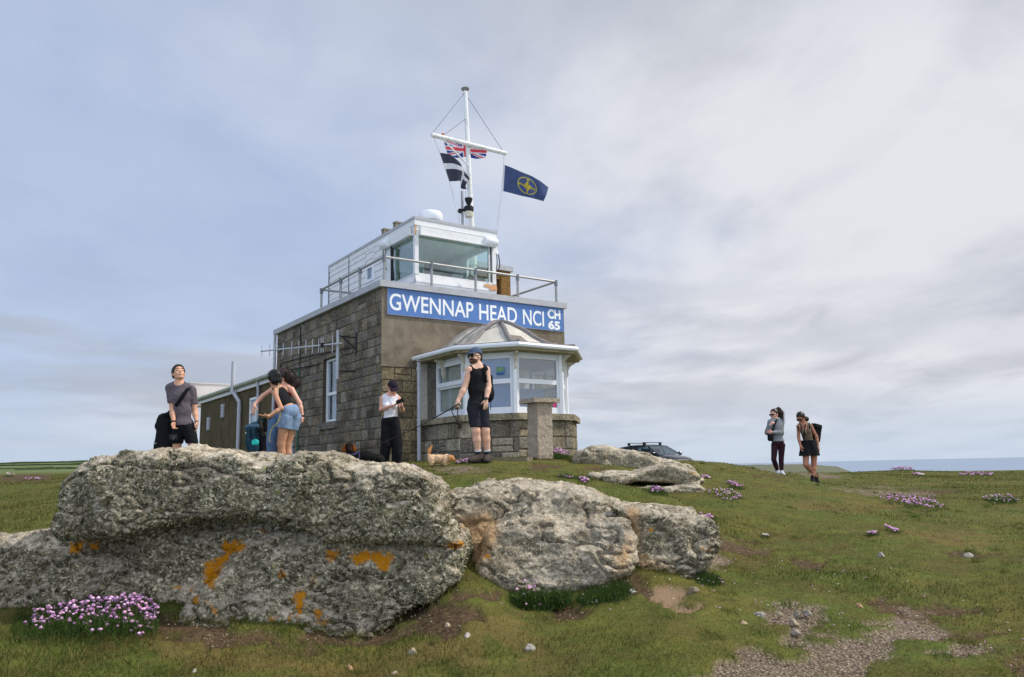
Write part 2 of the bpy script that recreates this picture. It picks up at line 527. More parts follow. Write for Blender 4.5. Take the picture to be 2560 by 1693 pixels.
# ------------------------------------------------------------------ terrain
def _tz(px, py, z): return tuple(atz(px, py, z))
def _ty(px, py, Y): return tuple(at(px, py, Y))
TP = [_tz(-300, 1693, .08), _tz(0, 1693, .05), _tz(640, 1693, .0), _tz(1280, 1693, 0), _tz(1920, 1693, -.02), _tz(2560, 1693, -.04), _tz(2900, 1693, -.04),
      _tz(0, 1600, .1), _tz(300, 1600, .07), _tz(700, 1600, .03), _tz(1000, 1560, .05), _tz(1300, 1500, .12), _tz(1700, 1490, .16),
      _tz(-300, 1560, .16), _tz(2000, 1560, .04), _tz(2560, 1560, -.03),
      _ty(1800, 1400, 6.6), _ty(2000, 1450, 5.8), _ty(2300, 1500, 5.5), _ty(2700, 1470, 5.5), _ty(2100, 1350, 8), _ty(2500, 1350, 8.0), _ty(1850, 1250, 10),
      _ty(1760, 1320, 7.6), _ty(2200, 1260, 12), _ty(2500, 1240, 14), _ty(2030, 1209, 18.4), _ty(1948, 1190, 18.8), _ty(2300, 1190, 30), _ty(2550, 1177, 45), _ty(2800, 1172, 45),
      _ty(2100, 1184, 34), _ty(2000, 1182, 26), _ty(2400, 1180, 42), _ty(2250, 1176, 42), _ty(1740, 1155, 16.5), _ty(1680, 1155, 16.5), _ty(1800, 1158, 16.8), _tz(1090, 1485, .2), _tz(1150, 1455, .27), _ty(1860, 1166, 17), _ty(1640, 1240, 10.5), _ty(1400, 1176, 12.4),
      _ty(1250, 1188, 8.4), _ty(1120, 1190, 8.6), _ty(1450, 1222, 8.4), _ty(1600, 1255, 8.6), _ty(1190, 1158, 12.4), _ty(1560, 1160, 14.5), _ty(1340, 1146, 14.4), _ty(1100, 1166, 12.4),
      _ty(60, 1330, 8), _ty(60, 1250, 13), _ty(60, 1196, 35), _ty(-200, 1200, 35), _ty(-200, 1335, 8),
      # ground that the rocks and people hide
      (-1.6, 7.4, .85), (-.4, 7.2, .85), (.6, 7.4, .85), (1.5, 7.2, .66), (-2.6, 8.2, .78), (-5.1, 12.2, .92), (-3.5, 10.5, .95), (-3.6, 12.4, 1.0), (-2, 12, 1.05), (-1.9, 14.1, 1.08),
      (-2.6, 6.2, .45), (-1.4, 6.2, .4), (0, 6.2, .4), (1.2, 6.4, .4),
      (-9, 20, .95), (-9, 30, 1.15), (-14, 42, 1.2), (-6, 22, 1.15), (-3.4, 22, 1.2), (0, 21.5, 1.22), (3.5, 22.5, 1.15), (3, 30, 1.05), (5.5, 21, .75), (7, 30, .3), (9.5, 40, .5), (4, 45, .65), (7, 41, .58), (12, 42, .2), (10, 46, .3), (-4, 40, 1.0),
      (-25, 40, 1.1), (-20, 20, .8), (-12, 12, .55), (-9, 6, .2), (10, 6, -.1), (14, 12, .1), (22, 25, .15), (35, 45, .1),
      (0, 0, -.05), (-4, 1, .0), (4, 1, -.08), (-10, 0, .05), (12, 0, -.1), (0, -4, -.1)]
TP = np.array(TP)
def _pc(P):
    d = np.maximum(P[..., 1] + 6.0, .5)
    return np.stack([P[..., 0] / d * 1.6, np.log(d)], -1)
def _k(r2): return .5 * r2 * np.log(r2 + 1e-12)
def _tps(C, z, lam):
    n = len(C); D = ((C[:, None] - C[None]) ** 2).sum(-1)
    A = np.zeros((n + 3, n + 3)); A[:n, :n] = _k(D) + lam * np.eye(n)
    A[:n, n] = 1; A[:n, n + 1:n + 3] = C; A[n:, :n] = A[:n, n:].T
    return np.linalg.solve(A, np.concatenate([z, np.zeros(3)]))
_C = _pc(TP); _w = _tps(_C, TP[:, 2], 2e-4)
def terr0(x, y):
    x = np.asarray(x, float); y = np.asarray(y, float)
    sh = np.broadcast(x, y).shape
    x = np.broadcast_to(x, sh).ravel(); y = np.broadcast_to(y, sh).ravel()
    out = np.zeros(len(x))
    yc = np.clip(y, -5.0, 48); xc = np.clip(x * ((yc + 6) / (np.maximum(y, -5) + 6)), -1.0 * (yc + 6), 1.0 * (yc + 6))
    for a in range(0, len(x), 40000):
        C = _pc(np.stack([xc[a:a + 40000], yc[a:a + 40000]], -1))
        D = ((C[:, None] - _C[None]) ** 2).sum(-1)
        out[a:a + 40000] = _k(D) @ _w[:-3] + _w[-3] + C @ _w[-2:]
    # far land: the sea side falls away to cliffs, the inland side on the left rises gently
    s = np.maximum(y - 48, 0)
    side = x / (np.abs(y) + 8)
    seaw = sstep(-.16, -.02, side)
    fall = -s * .05 - np.maximum(s - 60, 0) * .35
    rise = s * .0105 + 14 * sstep(500, 1900, s) * sstep(-.0, -.4, side)
    out = out + seaw * np.maximum(fall, -75) + (1 - seaw) * rise
    return out.reshape(sh)

# patches of bare earth, peat and gravel: (kind, outline in photo pixels) laid on the ground where they lie
def _c6(L): return [(x / 1.976, 1080 + y / 1.976) for x, y in L]
def _c7(L): return [(1060 + x / 2.557, 1080 + y / 2.557) for x, y in L]
def _c8(L): return [(1760 + x / 2.557, 1080 + y / 2.557) for x, y in L]
PATCH = [
 ('gravel', _c8([(-250, 1680), (-60, 1540), (200, 1465), (500, 1405), (760, 1335), (1000, 1300), (1120, 1225), (1290, 1150), (1430, 1190), (1500, 1260), (1470, 1330), (1310, 1320), (1120, 1380), (1060, 1480), (980, 1700)])),
 ('gravel', _c8([(1430, 1400), (1600, 1350), (1800, 1370), (1900, 1420), (1780, 1450), (1560, 1450)])),
 ('peat', _c8([(1050, 1082), (1230, 1095), (1400, 1125), (1490, 1165), (1460, 1200), (1300, 1165), (1150, 1120)])),
 ('peat', _c8([(1475, 1110), (1600, 1125), (1750, 1105), (1740, 1135), (1600, 1160), (1510, 1145)])),
 ('peat', _c8([(1440, 1240), (1560, 1260), (1780, 1250), (1930, 1275), (1760, 1310), (1560, 1325), (1470, 1300)])),
 ('peat', _c8([(1900, 1470), (2046, 1450), (2120, 1560), (1960, 1540)])),
 ('gravel', _c8([(1020, 1200), (1150, 1180), (1240, 1190), (1180, 1225), (1060, 1235)])),
 ('peat', _c8([(1060, 1040), (1120, 1025), (1180, 1040), (1120, 1058)])),
 ('peat', _c8([(60, 640), (180, 650), (330, 700), (440, 765), (380, 800), (240, 790), (90, 720)])),
 ('gravel', _c8([(-40, 760), (60, 770), (200, 800), (120, 850), (-40, 840)])),
 ('peat', _c8([(530, 800), (650, 830), (780, 825), (720, 860), (600, 855)])),
 ('gravel', _c8([(480, 1120), (640, 1100), (720, 1150), (680, 1250), (620, 1340), (530, 1340), (560, 1230), (470, 1170)])),
 ('peat', _c8([(560, 1230), (680, 1235), (640, 1265), (570, 1262)])),
 ('gravel', _c8([(820, 350), (1050, 360), (1300, 375), (1500, 395), (1300, 410), (1000, 388)])),
 ('peat', _c8([(1250, 380), (1400, 368), (1650, 380), (1500, 395), (1330, 395)])),
 ('gravel', _c8([(560, 262), (700, 262), (930, 285), (760, 290), (640, 278)])),
 ('peat', _c8([(270, 215), (400, 255), (550, 295), (450, 295), (330, 262)])),
 ('dry', _c8([(1280, 620), (1600, 600), (1900, 660), (1800, 700), (1450, 690)])),
 ('dry', _c8([(560, 440), (1000, 440), (1250, 470), (1000, 520), (650, 480)])),
 ('peat', _c8([(1500, 755), (1700, 765), (1920, 775), (1760, 800), (1600, 790)])),
 ('peat', _c7([(840, 1075), (960, 1060), (1060, 1130), (1030, 1190), (900, 1210), (780, 1170)])),
 ('peat', _c7([(160, 1010), (330, 1000), (520, 1010), (480, 1060), (280, 1085), (170, 1070)])),
 ('dry', _c7([(520, 1300), (600, 1280), (720, 1330), (740, 1420), (640, 1430), (560, 1380)])),
 ('dry', _c7([(100, 1180), (600, 1180), (700, 1260), (400, 1300), (120, 1260)])),
 ('peat', _c7([(1240, 940), (1480, 1000), (1520, 1070), (1380, 1020), (1230, 980)])),
 ('sand', _c7([(1470, 990), (1560, 975), (1660, 1000), (1650, 1060), (1560, 1090), (1500, 1050)])),
 ('sand', _c7([(1600, 1120), (1680, 1095), (1770, 1110), (1720, 1140), (1640, 1145)])),
 ('gravel', _c7([(60, 225), (250, 215), (450, 240), (430, 275), (200, 275), (90, 255)])),
 ('peat', _c7([(640, 215), (760, 205), (880, 225), (780, 245), (680, 240)])),
 ('peat', _c7([(930, 240), (1100, 235), (1200, 250), (1050, 268)])),
 ('peat', _c6([(780, 900), (880, 950), (1100, 990), (1300, 1020), (1600, 1000), (1850, 985), (2000, 930), (2120, 880), (2150, 930), (1980, 1000), (1750, 1050), (1400, 1060), (1000, 1010), (820, 960)])),
 ('peat', _c6([(1950, 880), (2150, 830), (2371, 850), (2371, 930), (2200, 980), (2000, 960)])),
 ('dry', _c6([(700, 1000), (1300, 1080), (2000, 1080), (2371, 1000), (2371, 1130), (1500, 1200), (800, 1120)])),
 ('peat', _c6([(0, 215), (240, 205), (250, 240), (0, 250)])),
]
def _inpoly(px, py, poly):
    """signed distance to a polygon in pixels (negative inside)"""
    poly = np.array(poly, float); n = len(poly)
    d = np.full(px.shape, 1e18); ins = np.zeros(px.shape, bool)
    for i in range(n):
        a, b = poly[i], poly[(i + 1) % n]
        e = b - a; wx, wy = px - a[0], py - a[1]
        t = np.clip((wx * e[0] + wy * e[1]) / (e @ e + 1e-9), 0, 1)
        d = np.minimum(d, (wx - e[0] * t) ** 2 + (wy - e[1] * t) ** 2)
        c = (a[1] > py) != (b[1] > py)
        xx = (b[0] - a[0]) * (py - a[1]) / (b[1] - a[1] + 1e-12) + a[0]
        ins ^= c & (px < xx)
    return np.where(ins, -1, 1) * np.sqrt(d)

def surf(x, y, z):
    """cover of the ground: returns bare (0 turf .. 1 soil), gravel share, dry share, sand share"""
    P = np.stack([x, y, np.zeros_like(x)], -1)
    px, py = to_px(np.stack([x, y, z], -1))
    g = {k: np.zeros(x.shape) for k in ('gravel', 'peat', 'dry', 'sand')}
    n = fbm(P, 2.6, 5, 31, .62); nf = fbm(P, 11, 3, 47)
    ok = (y > 2.5) & (y < 60)
    for kind, poly in PATCH:
        A = np.array(poly); lo = A.min(0) - 60; hi = A.max(0) + 60
        m = ok & (px > lo[0]) & (px < hi[0]) & (py > lo[1]) & (py < hi[1])
        if not m.any(): continue
        h = (A[:, 1].max() - A[:, 1].min())
        w = np.clip(h * .35, 5, 26)
        d = _inpoly(px[m], py[m], poly) / w
        v = sstep(.5, -.3, d + 1.9 * n[m] + 1.5 * nf[m])
        g[kind][m] = np.maximum(g[kind][m], v)
    return g, n, nf

NA, ND = 560, 560
_a = np.linspace(-1.0, 1.0, NA); _a = np.sign(_a) * (np.abs(_a) ** 1.25) * R_(76)
_d = np.concatenate([np.exp(np.linspace(math.log(3.0), math.log(64), 470)), np.exp(np.linspace(math.log(66), math.log(3200), ND - 470))])
AA, DD = np.meshgrid(_a, _d)
GX = np.sin(AA) * DD; GY = np.cos(AA) * DD - 1.2
GZ = terr0(GX, GY)
_P = np.stack([GX, GY, np.zeros_like(GX)], -1)
_near = sstep(60, 20, DD)
BUMP = lambda P: .045 * fbm(P, .55, 3, 5) + .022 * fbm(P, 2.3, 3, 9) + .011 * fbm(P, 9., 3, 12)
GZ0 = GZ.copy()
GZ = GZ + _near * BUMP(_P)
G_, gn, gnf = surf(GX, GY, GZ0)
bare_a = np.clip(np.maximum.reduce([G_['gravel'], G_['peat'], G_['sand']]), 0, 1)
GZ = GZ - .03 * bare_a * _near
def ground(x, y):
    """height of the ground surface"""
    x = np.atleast_1d(np.asarray(x, float)); y = np.atleast_1d(np.asarray(y, float))
    z = terr0(x, y) + sstep(60, 20, np.hypot(x, y + 1.2)) * BUMP(np.stack([x, y, np.zeros_like(x)], -1))
    return z
def gz(x, y): return float(ground(x, y)[0])
def on_ground(px, py, lo=3.0, hi=60):
    """where the sight line of a photo pixel meets the ground"""
    Y = np.exp(np.linspace(math.log(lo), math.log(hi), 300))
    r = ray(px, py)
    P = r[None] * Y[:, None] + np.array([0, 0, EYE])
    d = P[:, 2] - terr0(P[:, 0], P[:, 1])
    i = np.argmax(d < 0) if (d < 0).any() else int(np.argmin(d))
    if i > 0 and (d < 0).any():
        t = d[i - 1] / (d[i - 1] - d[i] + 1e-9); y = Y[i - 1] + t * (Y[i] - Y[i - 1])
    else: y = Y[i]
    p = r * y; return np.array([p[0], p[1], gz(p[0], p[1])])

# the ground's own look: turf with dry and lush patches, peat, gravel, far fields with hedge lines
t = NT('turf', .95, .1)
pos = t.pos()
nA = t.noise(.7, 6, .6, pos); nB = t.noise(4.5, 6, .65, pos); nC = t.noise(34, 4, .7, pos)
lush = t.ramp(nA, [(.36, 0.), (.62, 1.)])
g1 = t.mix(lush, srgb(100, 96, 47)[:3], srgb(78, 92, 39)[:3])
g1 = t.mix(t.math('MULTIPLY', t.ramp(nB, [(.42, 0.), (.62, 1.)]), .75), g1, srgb(62, 70, 32)[:3])
g1 = t.mix(t.ramp(nC, [(.48, 0.), (.75, .6)]), g1, srgb(124, 114, 68)[:3])
g1 = t.mix(t.math('MULTIPLY', t.attr('dry'), .45), g1, srgb(118, 96, 62)[:3])
g1 = t.mix(t.math('MULTIPLY', t.ramp(t.noise(1.9, 5, .65, pos, .4), [(.5, 0.), (.66, 1.)]), .6), g1, srgb(88, 74, 46)[:3])
soil = t.mix(t.ramp(nC, [(.35, 0.), (.7, 1.)]), srgb(60, 48, 37)[:3], srgb(104, 86, 66)[:3])
pebv = t.vor(48, pos, 1)
peb = t.mix(t.ramp(t.vor(48, pos, 0), [(.15, 0.), (.55, .85)]), t.mix(t.ramp(pebv, [(.2, 0.), (.8, 1.)]), srgb(186, 172, 154)[:3], srgb(136, 122, 108)[:3]), srgb(104, 90, 76)[:3])
sand = t.mix(nB, srgb(150, 128, 102)[:3], srgb(118, 98, 78)[:3])
c = t.mix(t.attr('peat'), g1, soil)
c = t.mix(t.attr('gravel'), c, peb)
c = t.mix(t.attr('sand'), c, sand)
# distant fields
bandn = t.noise(.012, 3, .5, t.scaled(pos, (1, 3.5, 0)))
fld = t.mix(t.ramp(bandn, [(.42, 0.), (.5, 1.), (.58, .25)]), srgb(84, 98, 62)[:3], srgb(112, 122, 78)[:3])
c = t.mix(t.attr('far'), c, fld)
t.color(c)
h = t.math('ADD', t.math('MULTIPLY', nB, .5), t.math('ADD', t.math('MULTIPLY', nC, .5), t.math('MULTIPLY', t.vor(48, pos, 0), t.attr('gravel'))))
t.bump(h, .8, .03)
M_TURF = t.m
_i = np.arange(ND * NA).reshape(ND, NA)
_q = np.stack([_i[:-1, :-1], _i[:-1, 1:], _i[1:, 1:], _i[1:, :-1]], -1).reshape(-1, 4)
ter = np_mesh('ground', np.stack([GX, GY, GZ], -1).reshape(-1, 3), _q, M_TURF, None, True,
    attrs={'peat': G_['peat'].ravel(), 'gravel': G_['gravel'].ravel(), 'sand': G_['sand'].ravel(), 'dry': G_['dry'].ravel(), 'far': sstep(55, 110, DD).ravel()})
tag(ter, kind='structure')
# ground behind the camera so that the sheet is whole
bk = MB(); bk.add([(-400, -400, -.14), (400, -400, -.14), (400, 2.1, -.14), (-400, 2.1, -.14)], [(0, 1, 2, 3)])

# the sea and the headland across the bay
t = NT('sea_water', .55, .12)
wv = t.noise(.35, 5, .6, t.scaled(t.pos(), (1, .35, 1)))
t.color(t.mix(t.noise(.0016, 4, .55, t.scaled(t.pos(), (1, .3, 1))), srgb(122, 140, 164)[:3], srgb(142, 156, 176)[:3]))
t.bump(wv, .6, .6)
sea = MB(); sea.add([(-300, 60, -64), (42000, 60, -64), (42000, 45000, -64), (-300, 45000, -64)], [(0, 1, 2, 3)])
tag(sea.build('sea', t.m), kind='structure')
t = NT('headland_cover', .95, .1)
nn = t.noise(.02, 6, .65, t.pos())
t.color(t.mix(t.ramp(t.attr('rock'), [(.35, 0.), (.7, 1.)]), t.mix(nn, srgb(92, 98, 84)[:3], srgb(112, 112, 94)[:3]), t.mix(t.noise(.07, 6, .7, t.pos()), srgb(84, 84, 84)[:3], srgb(150, 142, 134)[:3])))
t.bump(nn, .8, 4)
hx = np.linspace(0, 1, 160); hy = np.linspace(0, 1, 50)
HX, HY = np.meshgrid(hx, hy)
pA, pB = at(1700, 1180, 640), at(2205, 1178, 700)
bx = pA[0] + (pB[0] - pA[0]) * HX; by = pA[1] + (pB[1] - pA[1]) * HX + (HY - .1) * 300
Pn = np.stack([bx, by, 0 * bx], -1)
ridge = np.interp(HX, [0, .35, .62, .78, .9, .97, 1.0], [-6.0, -5.0, -2.4, -2.6, -4.0, -9, -30])
prof = sstep(-.02, .3, HY)
hz_ = -66 + (ridge + 66) * (prof ** .7) + fbm(Pn, .03, 5, 3) * 1.6 * prof
rk = sstep(.05, .42, 1 - prof) * 1.0 + sstep(.8, 1, HX) * .4 + fbm(Pn, .05, 3, 8) * .3 - .15
ii = np.arange(160 * 50).reshape(50, 160)
hq = np.stack([ii[:-1, :-1], ii[:-1, 1:], ii[1:, 1:], ii[1:, :-1]], -1).reshape(-1, 4)
tag(np_mesh('headland', np.stack([bx, by, hz_], -1).reshape(-1, 3), hq, t.m, attrs={'rock': rk.ravel()}), kind='structure')

# hedge banks dividing the far fields on the left
M_HEDGE = mat_plain('dark_hedge', srgb(58, 70, 48), .95, .1, var=.4, scale=.3)
def hedge(px0, px1, Y, hgt, label, seed):
    a, b = at(px0, 1150, Y), at(px1, 1150, Y)
    n = 120
    V, F = [], []
    for i in range(n + 1):
        t_ = i / n; x, y = a[0] + (b[0] - a[0]) * t_, Y * (1 + .03 * math.sin(t_ * 5 + seed)); z = float(terr0(x, y))
        k = hgt * (1 + .45 * float(fbm(np.array([[t_ * 14, seed, 0]]), 1, 4, seed)[0])); w = hgt * .7
        V += [(x, y - w, z - 1), (x, y - w * .7, z + k * .7), (x, y, z + k), (x, y + w, z - 1)]
    for i in range(n):
        for k in range(3): F.append((i * 4 + k, i * 4 + k + 1, i * 4 + 5 + k, i * 4 + 4 + k))
    o = np_mesh('hedge', V, F, M_HEDGE, None, True, loc=V[0]); tag(o, label, 'hedge', 'hedge banks between the far fields')
hedge(-400, 230, 1750, 4.0, 'long dark hedge along the skyline of the far fields', 3)
hedge(-400, 260, 1150, 2.2, 'second dark hedge bank below the skyline hedge', 5)
hedge(-300, 120, 780, 1.5, 'third hedge bank, broken, crossing the middle of the far fields', 8)
hedge(60, 260, 520, 1.2, 'short nearest hedge bank just above the scrub at the left edge', 12)
# ------------------------------------------------------------------ the lookout building
# measured along the walls: u along the front, v back along the long side, z up; S brings it to real size about the eye
S = 1.6
YAW = 0.60898
_A = np.array([-2.35717, 14.0]); _u = np.array([math.cos(YAW), math.sin(YAW)]); _v = np.array([-math.sin(YAW), math.cos(YAW)])
def BW(P):
    P = np.asarray(P, float).reshape(-1, 3)
    xy = (_A[None] + P[:, :1] * _u[None] + P[:, 1:2] * _v[None]) * S
    return np.concatenate([xy, (P[:, 2:3] - 1) * S + 1], 1)
def bw(u, v, z): return BW([(u, v, z)])[0]
def BB(): return MB(BW)
ZB = 1.05                              # foot of the walls, just in the ground (measured units)
ZS0, ZS1 = 3.305 + 1, 3.423 + 1
W_, D_ = 4.2288, 5.8857

M_WHITE = mat_plain('white_paint', srgb(222, 224, 226), .5, .35, var=.05, scale=6, stain=srgb(150, 140, 120), amount=.22)
M_UPVC = mat_plain('white_plastic', srgb(226, 230, 236), .35, .45, var=.03, scale=6)
M_GREYP = mat_plain('grey_roof_edge', srgb(172, 174, 180), .6, .3, var=.08, scale=5, stain=srgb(120, 118, 116), amount=.3)
M_LEAD = mat_plain('lead_sheet', srgb(126, 122, 122), .75, .25, var=.3, scale=18, bump=.4, bscale=60)
M_RUST = mat_plain('rust', srgb(176, 96, 40), .9, .1, var=.35, scale=30)
M_GALV = mat_plain('galvanised_tube', srgb(150, 152, 154), .5, .4, .3, var=.15, scale=14, stain=srgb(150, 108, 74), amount=.35)
M_GALVD = mat_plain('tube_clamp', srgb(112, 118, 126), .5, .4, .3, var=.15, scale=20)
M_DARK = mat_plain('black_metal', srgb(38, 40, 44), .5, .35, var=.2)
M_BLACK = mat_plain('black_rubber', srgb(22, 23, 26), .6, .3, var=.2)
M_PIPE = mat_plain('grey_pipe', srgb(176, 180, 190), .45, .4, var=.06, scale=5, stain=srgb(128, 126, 122), amount=.3)
M_MORTAR = mat_plain('dark_joint', srgb(82, 75, 64), .95, .05, var=.25, scale=30)

def mat_granite(name, lich=True):
    t = NT(name, .92, .12)
    c = t.attr('Col', 0)
    p = t.pos()
    sp = t.noise(38, 3, .75, p)
    c = t.mix(t.ramp(sp, [(.5, 0.), (.68, .55)]), c, srgb(196, 186, 168)[:3])
    c = t.mix(t.ramp(t.noise(52, 3, .7, p), [(.54, 0.), (.7, .75)]), c, srgb(44, 40, 36)[:3])
    c = t.mix(1.0, c, t.ramp(t.noise(15, 5, .75, p), [(.36, (.62, .63, .65)), (.5, (1.08, 1.09, 1.12)), (.64, (1.6, 1.6, 1.62))]), 'MULTIPLY')
    big = t.noise(1.3, 6, .7, p, .5)
    c = t.mix(t.ramp(big, [(.48, 0.), (.7, .75)]), c, srgb(60, 54, 45)[:3])
    if lich:
        c = t.mix(t.ramp(t.noise(2.1, 6, .72, t.scaled(p, (1, 1, 1)), .4), [(.62, 0.), (.68, .8)]), c, srgb(140, 138, 128)[:3])
    t.color(c)
    t.bump(t.math('ADD', sp, t.noise(12, 5, .7, p)), .9, .035)
    return t.m
M_GRAN = mat_granite('granite_block')
M_GRANL = mat_granite('granite_bay', True)
t = NT('brown_render', .95, .1)
p = t.pos()
c = t.mix(t.ramp(t.noise(1.1, 7, .68, p, .6), [(.35, 0.), (.65, 1.)]), srgb(146, 136, 120)[:3], srgb(106, 97, 83)[:3])
c = t.mix(t.ramp(t.noise(3.2, 7, .75, p, .3), [(.6, 0.), (.7, .55)]), c, srgb(170, 160, 140)[:3])
c = t.mix(t.ramp(t.noise(60, 3, .7, p), [(.5, 0.), (.75, .35)]), c, srgb(60, 52, 44)[:3])
t.color(c); t.bump(t.noise(70, 4, .7, p), .5, .012)
M_REND = t.m
t = NT('wing_render', .95, .1)
c = t.mix(t.ramp(t.noise(.9, 6, .66, t.pos(), .5), [(.35, 0.), (.68, 1.)]), srgb(100, 91, 68)[:3], srgb(74, 66, 49)[:3])
t.color(c); t.bump(t.noise(60, 4, .7, t.pos()), .4, .012)
M_WING = t.m
t = NT('pebble_dash', .95, .1)
c = t.mix(t.ramp(t.vor(26, t.pos(), 1), [(.2, 0.), (.8, 1.)]), srgb(150, 116, 72)[:3], srgb(108, 82, 48)[:3])
t.color(c); t.bump(t.vor(26, t.pos(), 0), .8, .03)
M_DASH = t.m
# window glass: clear with a bright sky reflection
def mat_glass(name, tint, mixf):
    m = bpy.data.materials.new(name); m.use_nodes = True
    nt = m.node_tree; nt.nodes.remove(nt.nodes['Principled BSDF'])
    tr = nt.nodes.new('ShaderNodeBsdfTransparent'); tr.inputs[0].default_value = tuple(tint) + (1,)
    gl = nt.nodes.new('ShaderNodeBsdfGlossy'); gl.inputs['Roughness'].default_value = .02; gl.inputs[0].default_value = (.9, .95, 1, 1)
    fr = nt.nodes.new('ShaderNodeLayerWeight'); fr.inputs[0].default_value = .5
    pw_ = nt.nodes.new('ShaderNodeMath'); pw_.operation = 'POWER'; pw_.inputs[1].default_value = 4.0; nt.links.new(fr.outputs[1], pw_.inputs[0])
    ad = nt.nodes.new('ShaderNodeMath'); ad.operation = 'ADD'; ad.inputs[1].default_value = mixf; ad.use_clamp = True; nt.links.new(pw_.outputs[0], ad.inputs[0])
    mx = nt.nodes.new('ShaderNodeMixShader')
    nt.links.new(ad.outputs[0], mx.inputs[0]); nt.links.new(tr.outputs[0], mx.inputs[1]); nt.links.new(gl.outputs[0], mx.inputs[2])
    nt.links.new(mx.outputs[0], nt.nodes['Material Output'].inputs[0])
    return m
M_GLASS = mat_glass('window_glass', (.9, .97, .96), .07)
M_GLASSD = mat_glass('bay_glass', (.88, .92, .95), .1)

house = thing('lookout_building', 'brown granite and render lookout building with a white glazed watch room and a bay window', 'building', bw(0, 0, ZB))

def blocks(mb, along, u0, u1, z0, z1, P, nrm, course=(.18, .25), wid=(.18, .46), pal=None, gap=.006, holes=(), seed=1, out=.015):
    """squared stone blocks of mixed size with recessed joints; P(a, z, o) gives the point at length a, height z, o proud of the wall"""
    rg = random.Random(seed)
    z = z0
    while z < z1 - .02:
        hgt = min(rg.uniform(*course), z1 - z)
        if z1 - z - hgt < .1: hgt = z1 - z
        a = u0 + 0
        first = rg.uniform(.12, .4)
        while a < u1 - .005:
            w = min(rg.uniform(*wid) if a > u0 else first, u1 - a)
            if u1 - a - w < .1: w = u1 - a
            split = rg.random() < .16 and hgt > .2
            for (b0, b1) in ([(z, z + hgt)] if not split else [(z, z + hgt * .45), (z + hgt * .45, z + hgt)]):
                skip = False
                for (h0, h1, g0, g1) in holes:
                    if a + w > h0 + .01 and a < h1 - .01 and b1 > g0 + .01 and b0 < g1 - .01:
                        skip = True
                if skip:
                    # keep the piece outside the opening
                    segs = []
                    for (h0, h1, g0, g1) in holes:
                        if b1 > g0 + .01 and b0 < g1 - .01:
                            if a < h0 - .03: segs.append((a, min(a + w, h0), b0, b1))
                            if a + w > h1 + .03: segs.append((max(a, h1), a + w, b0, b1))
                            if b0 < g0 - .02: segs.append((max(a, h0), min(a + w, h1), b0, g0))
                            if b1 > g1 + .02: segs.append((max(a, h0), min(a + w, h1), g1, b1))
                else: segs = [(a, a + w, b0, b1)]
                for (x0, x1, y0, y1) in segs:
                    if x1 - x0 < .03 or y1 - y0 < .03: continue
                    c = rg.choice(pal); k = rg.uniform(.8, 1.22)
                    mb.col = tuple(q * k for q in c[:3])
                    o = out * rg.uniform(.55, 1.0); g = gap * rg.uniform(.7, 1.3); j = min(.018, (x1 - x0) * .2)
                    V = [P(x0 + g, y0 + g, 0), P(x1 - g, y0 + g, 0), P(x1 - g, y1 - g, 0), P(x0 + g, y1 - g, 0),
                         P(x0 + g + j, y0 + g + j, o), P(x1 - g - j, y0 + g + j * .8, o), P(x1 - g - j * .8, y1 - g - j, o), P(x0 + g + j, y1 - g - j, o)]
                    mb.add(V, [(4, 5, 6, 7), (0, 1, 5, 4), (1, 2, 6, 5), (2, 3, 7, 6), (3, 0, 4, 7)])
            a += w
        z += hgt
PAL_D = [srgb(116, 109, 96), srgb(102, 97, 86), srgb(124, 114, 94), srgb(110, 106, 98), srgb(92, 86, 74), srgb(122, 114, 102), srgb(110, 98, 80), srgb(132, 126, 114)]
PAL_Q = [srgb(136, 122, 92), srgb(126, 112, 82), srgb(144, 128, 98), srgb(116, 104, 80)]
PAL_B = [srgb(142, 132, 112), srgb(150, 138, 112), srgb(132, 122, 102), srgb(156, 146, 126), srgb(128, 122, 110)]

# main block: core with a window recess on the long side
WV0, WV1, WZ0, WZ1 = 2.12, 2.86, 1.99, 3.31
core = BB(); core.col = (.06, .055, .045)
o_ = .02
core.box(.24, W_ - o_, o_, D_ - o_, ZB, ZS0)
core.box(o_, .24, o_, WV0, ZB, ZS0); core.box(o_, .24, WV1, D_ - o_, ZB, ZS0)
core.box(o_, .24, WV0, WV1, ZB, WZ0); core.box(o_, .24, WV0, WV1, WZ1, ZS0)
core.build('wall_core', M_MORTAR, house)
side = BB()
blocks(side, 'v', 0.0, D_, ZB, ZS0 - .004, lambda a, z, o: (o_ - o, a, z), None, (.16, .225), (.15, .36), PAL_D, holes=[(WV0, WV1, WZ0, WZ1)], seed=3)
side.build('stone_wall', M_GRAN, house, 'long side wall of dark squared granite blocks')
ft = BB()
blocks(ft, 'u', 0.0, .75, ZB, 2.845, lambda a, z, o: (a, o_ - o, z), None, (.19, .26), (.22, .5), PAL_Q, seed=5)
ft.build('front_stonework', M_GRAN, house); ft = BB()
blocks(ft, 'u', 3.35, W_, ZB, 2.845, lambda a, z, o: (a, o_ - o, z), None, (.19, .26), (.22, .5), PAL_Q, seed=6)
ft.build('front_stonework', M_GRAN, house)
fr = BB(); fr.box(-.002, W_ + .002, .0, o_ + .01, 2.85, ZS0 - .004)
fr.box(W_ - o_, W_ + .002, o_ + .012, D_, ZB, ZS0 - .004)
fr.build('rendered_wall', M_REND, house)
sl = BB(); sl.box(-.07, W_ + .035, -.075, D_ + .06, ZS0, ZS1)
sl.build('roof_slab', M_GREYP, house)
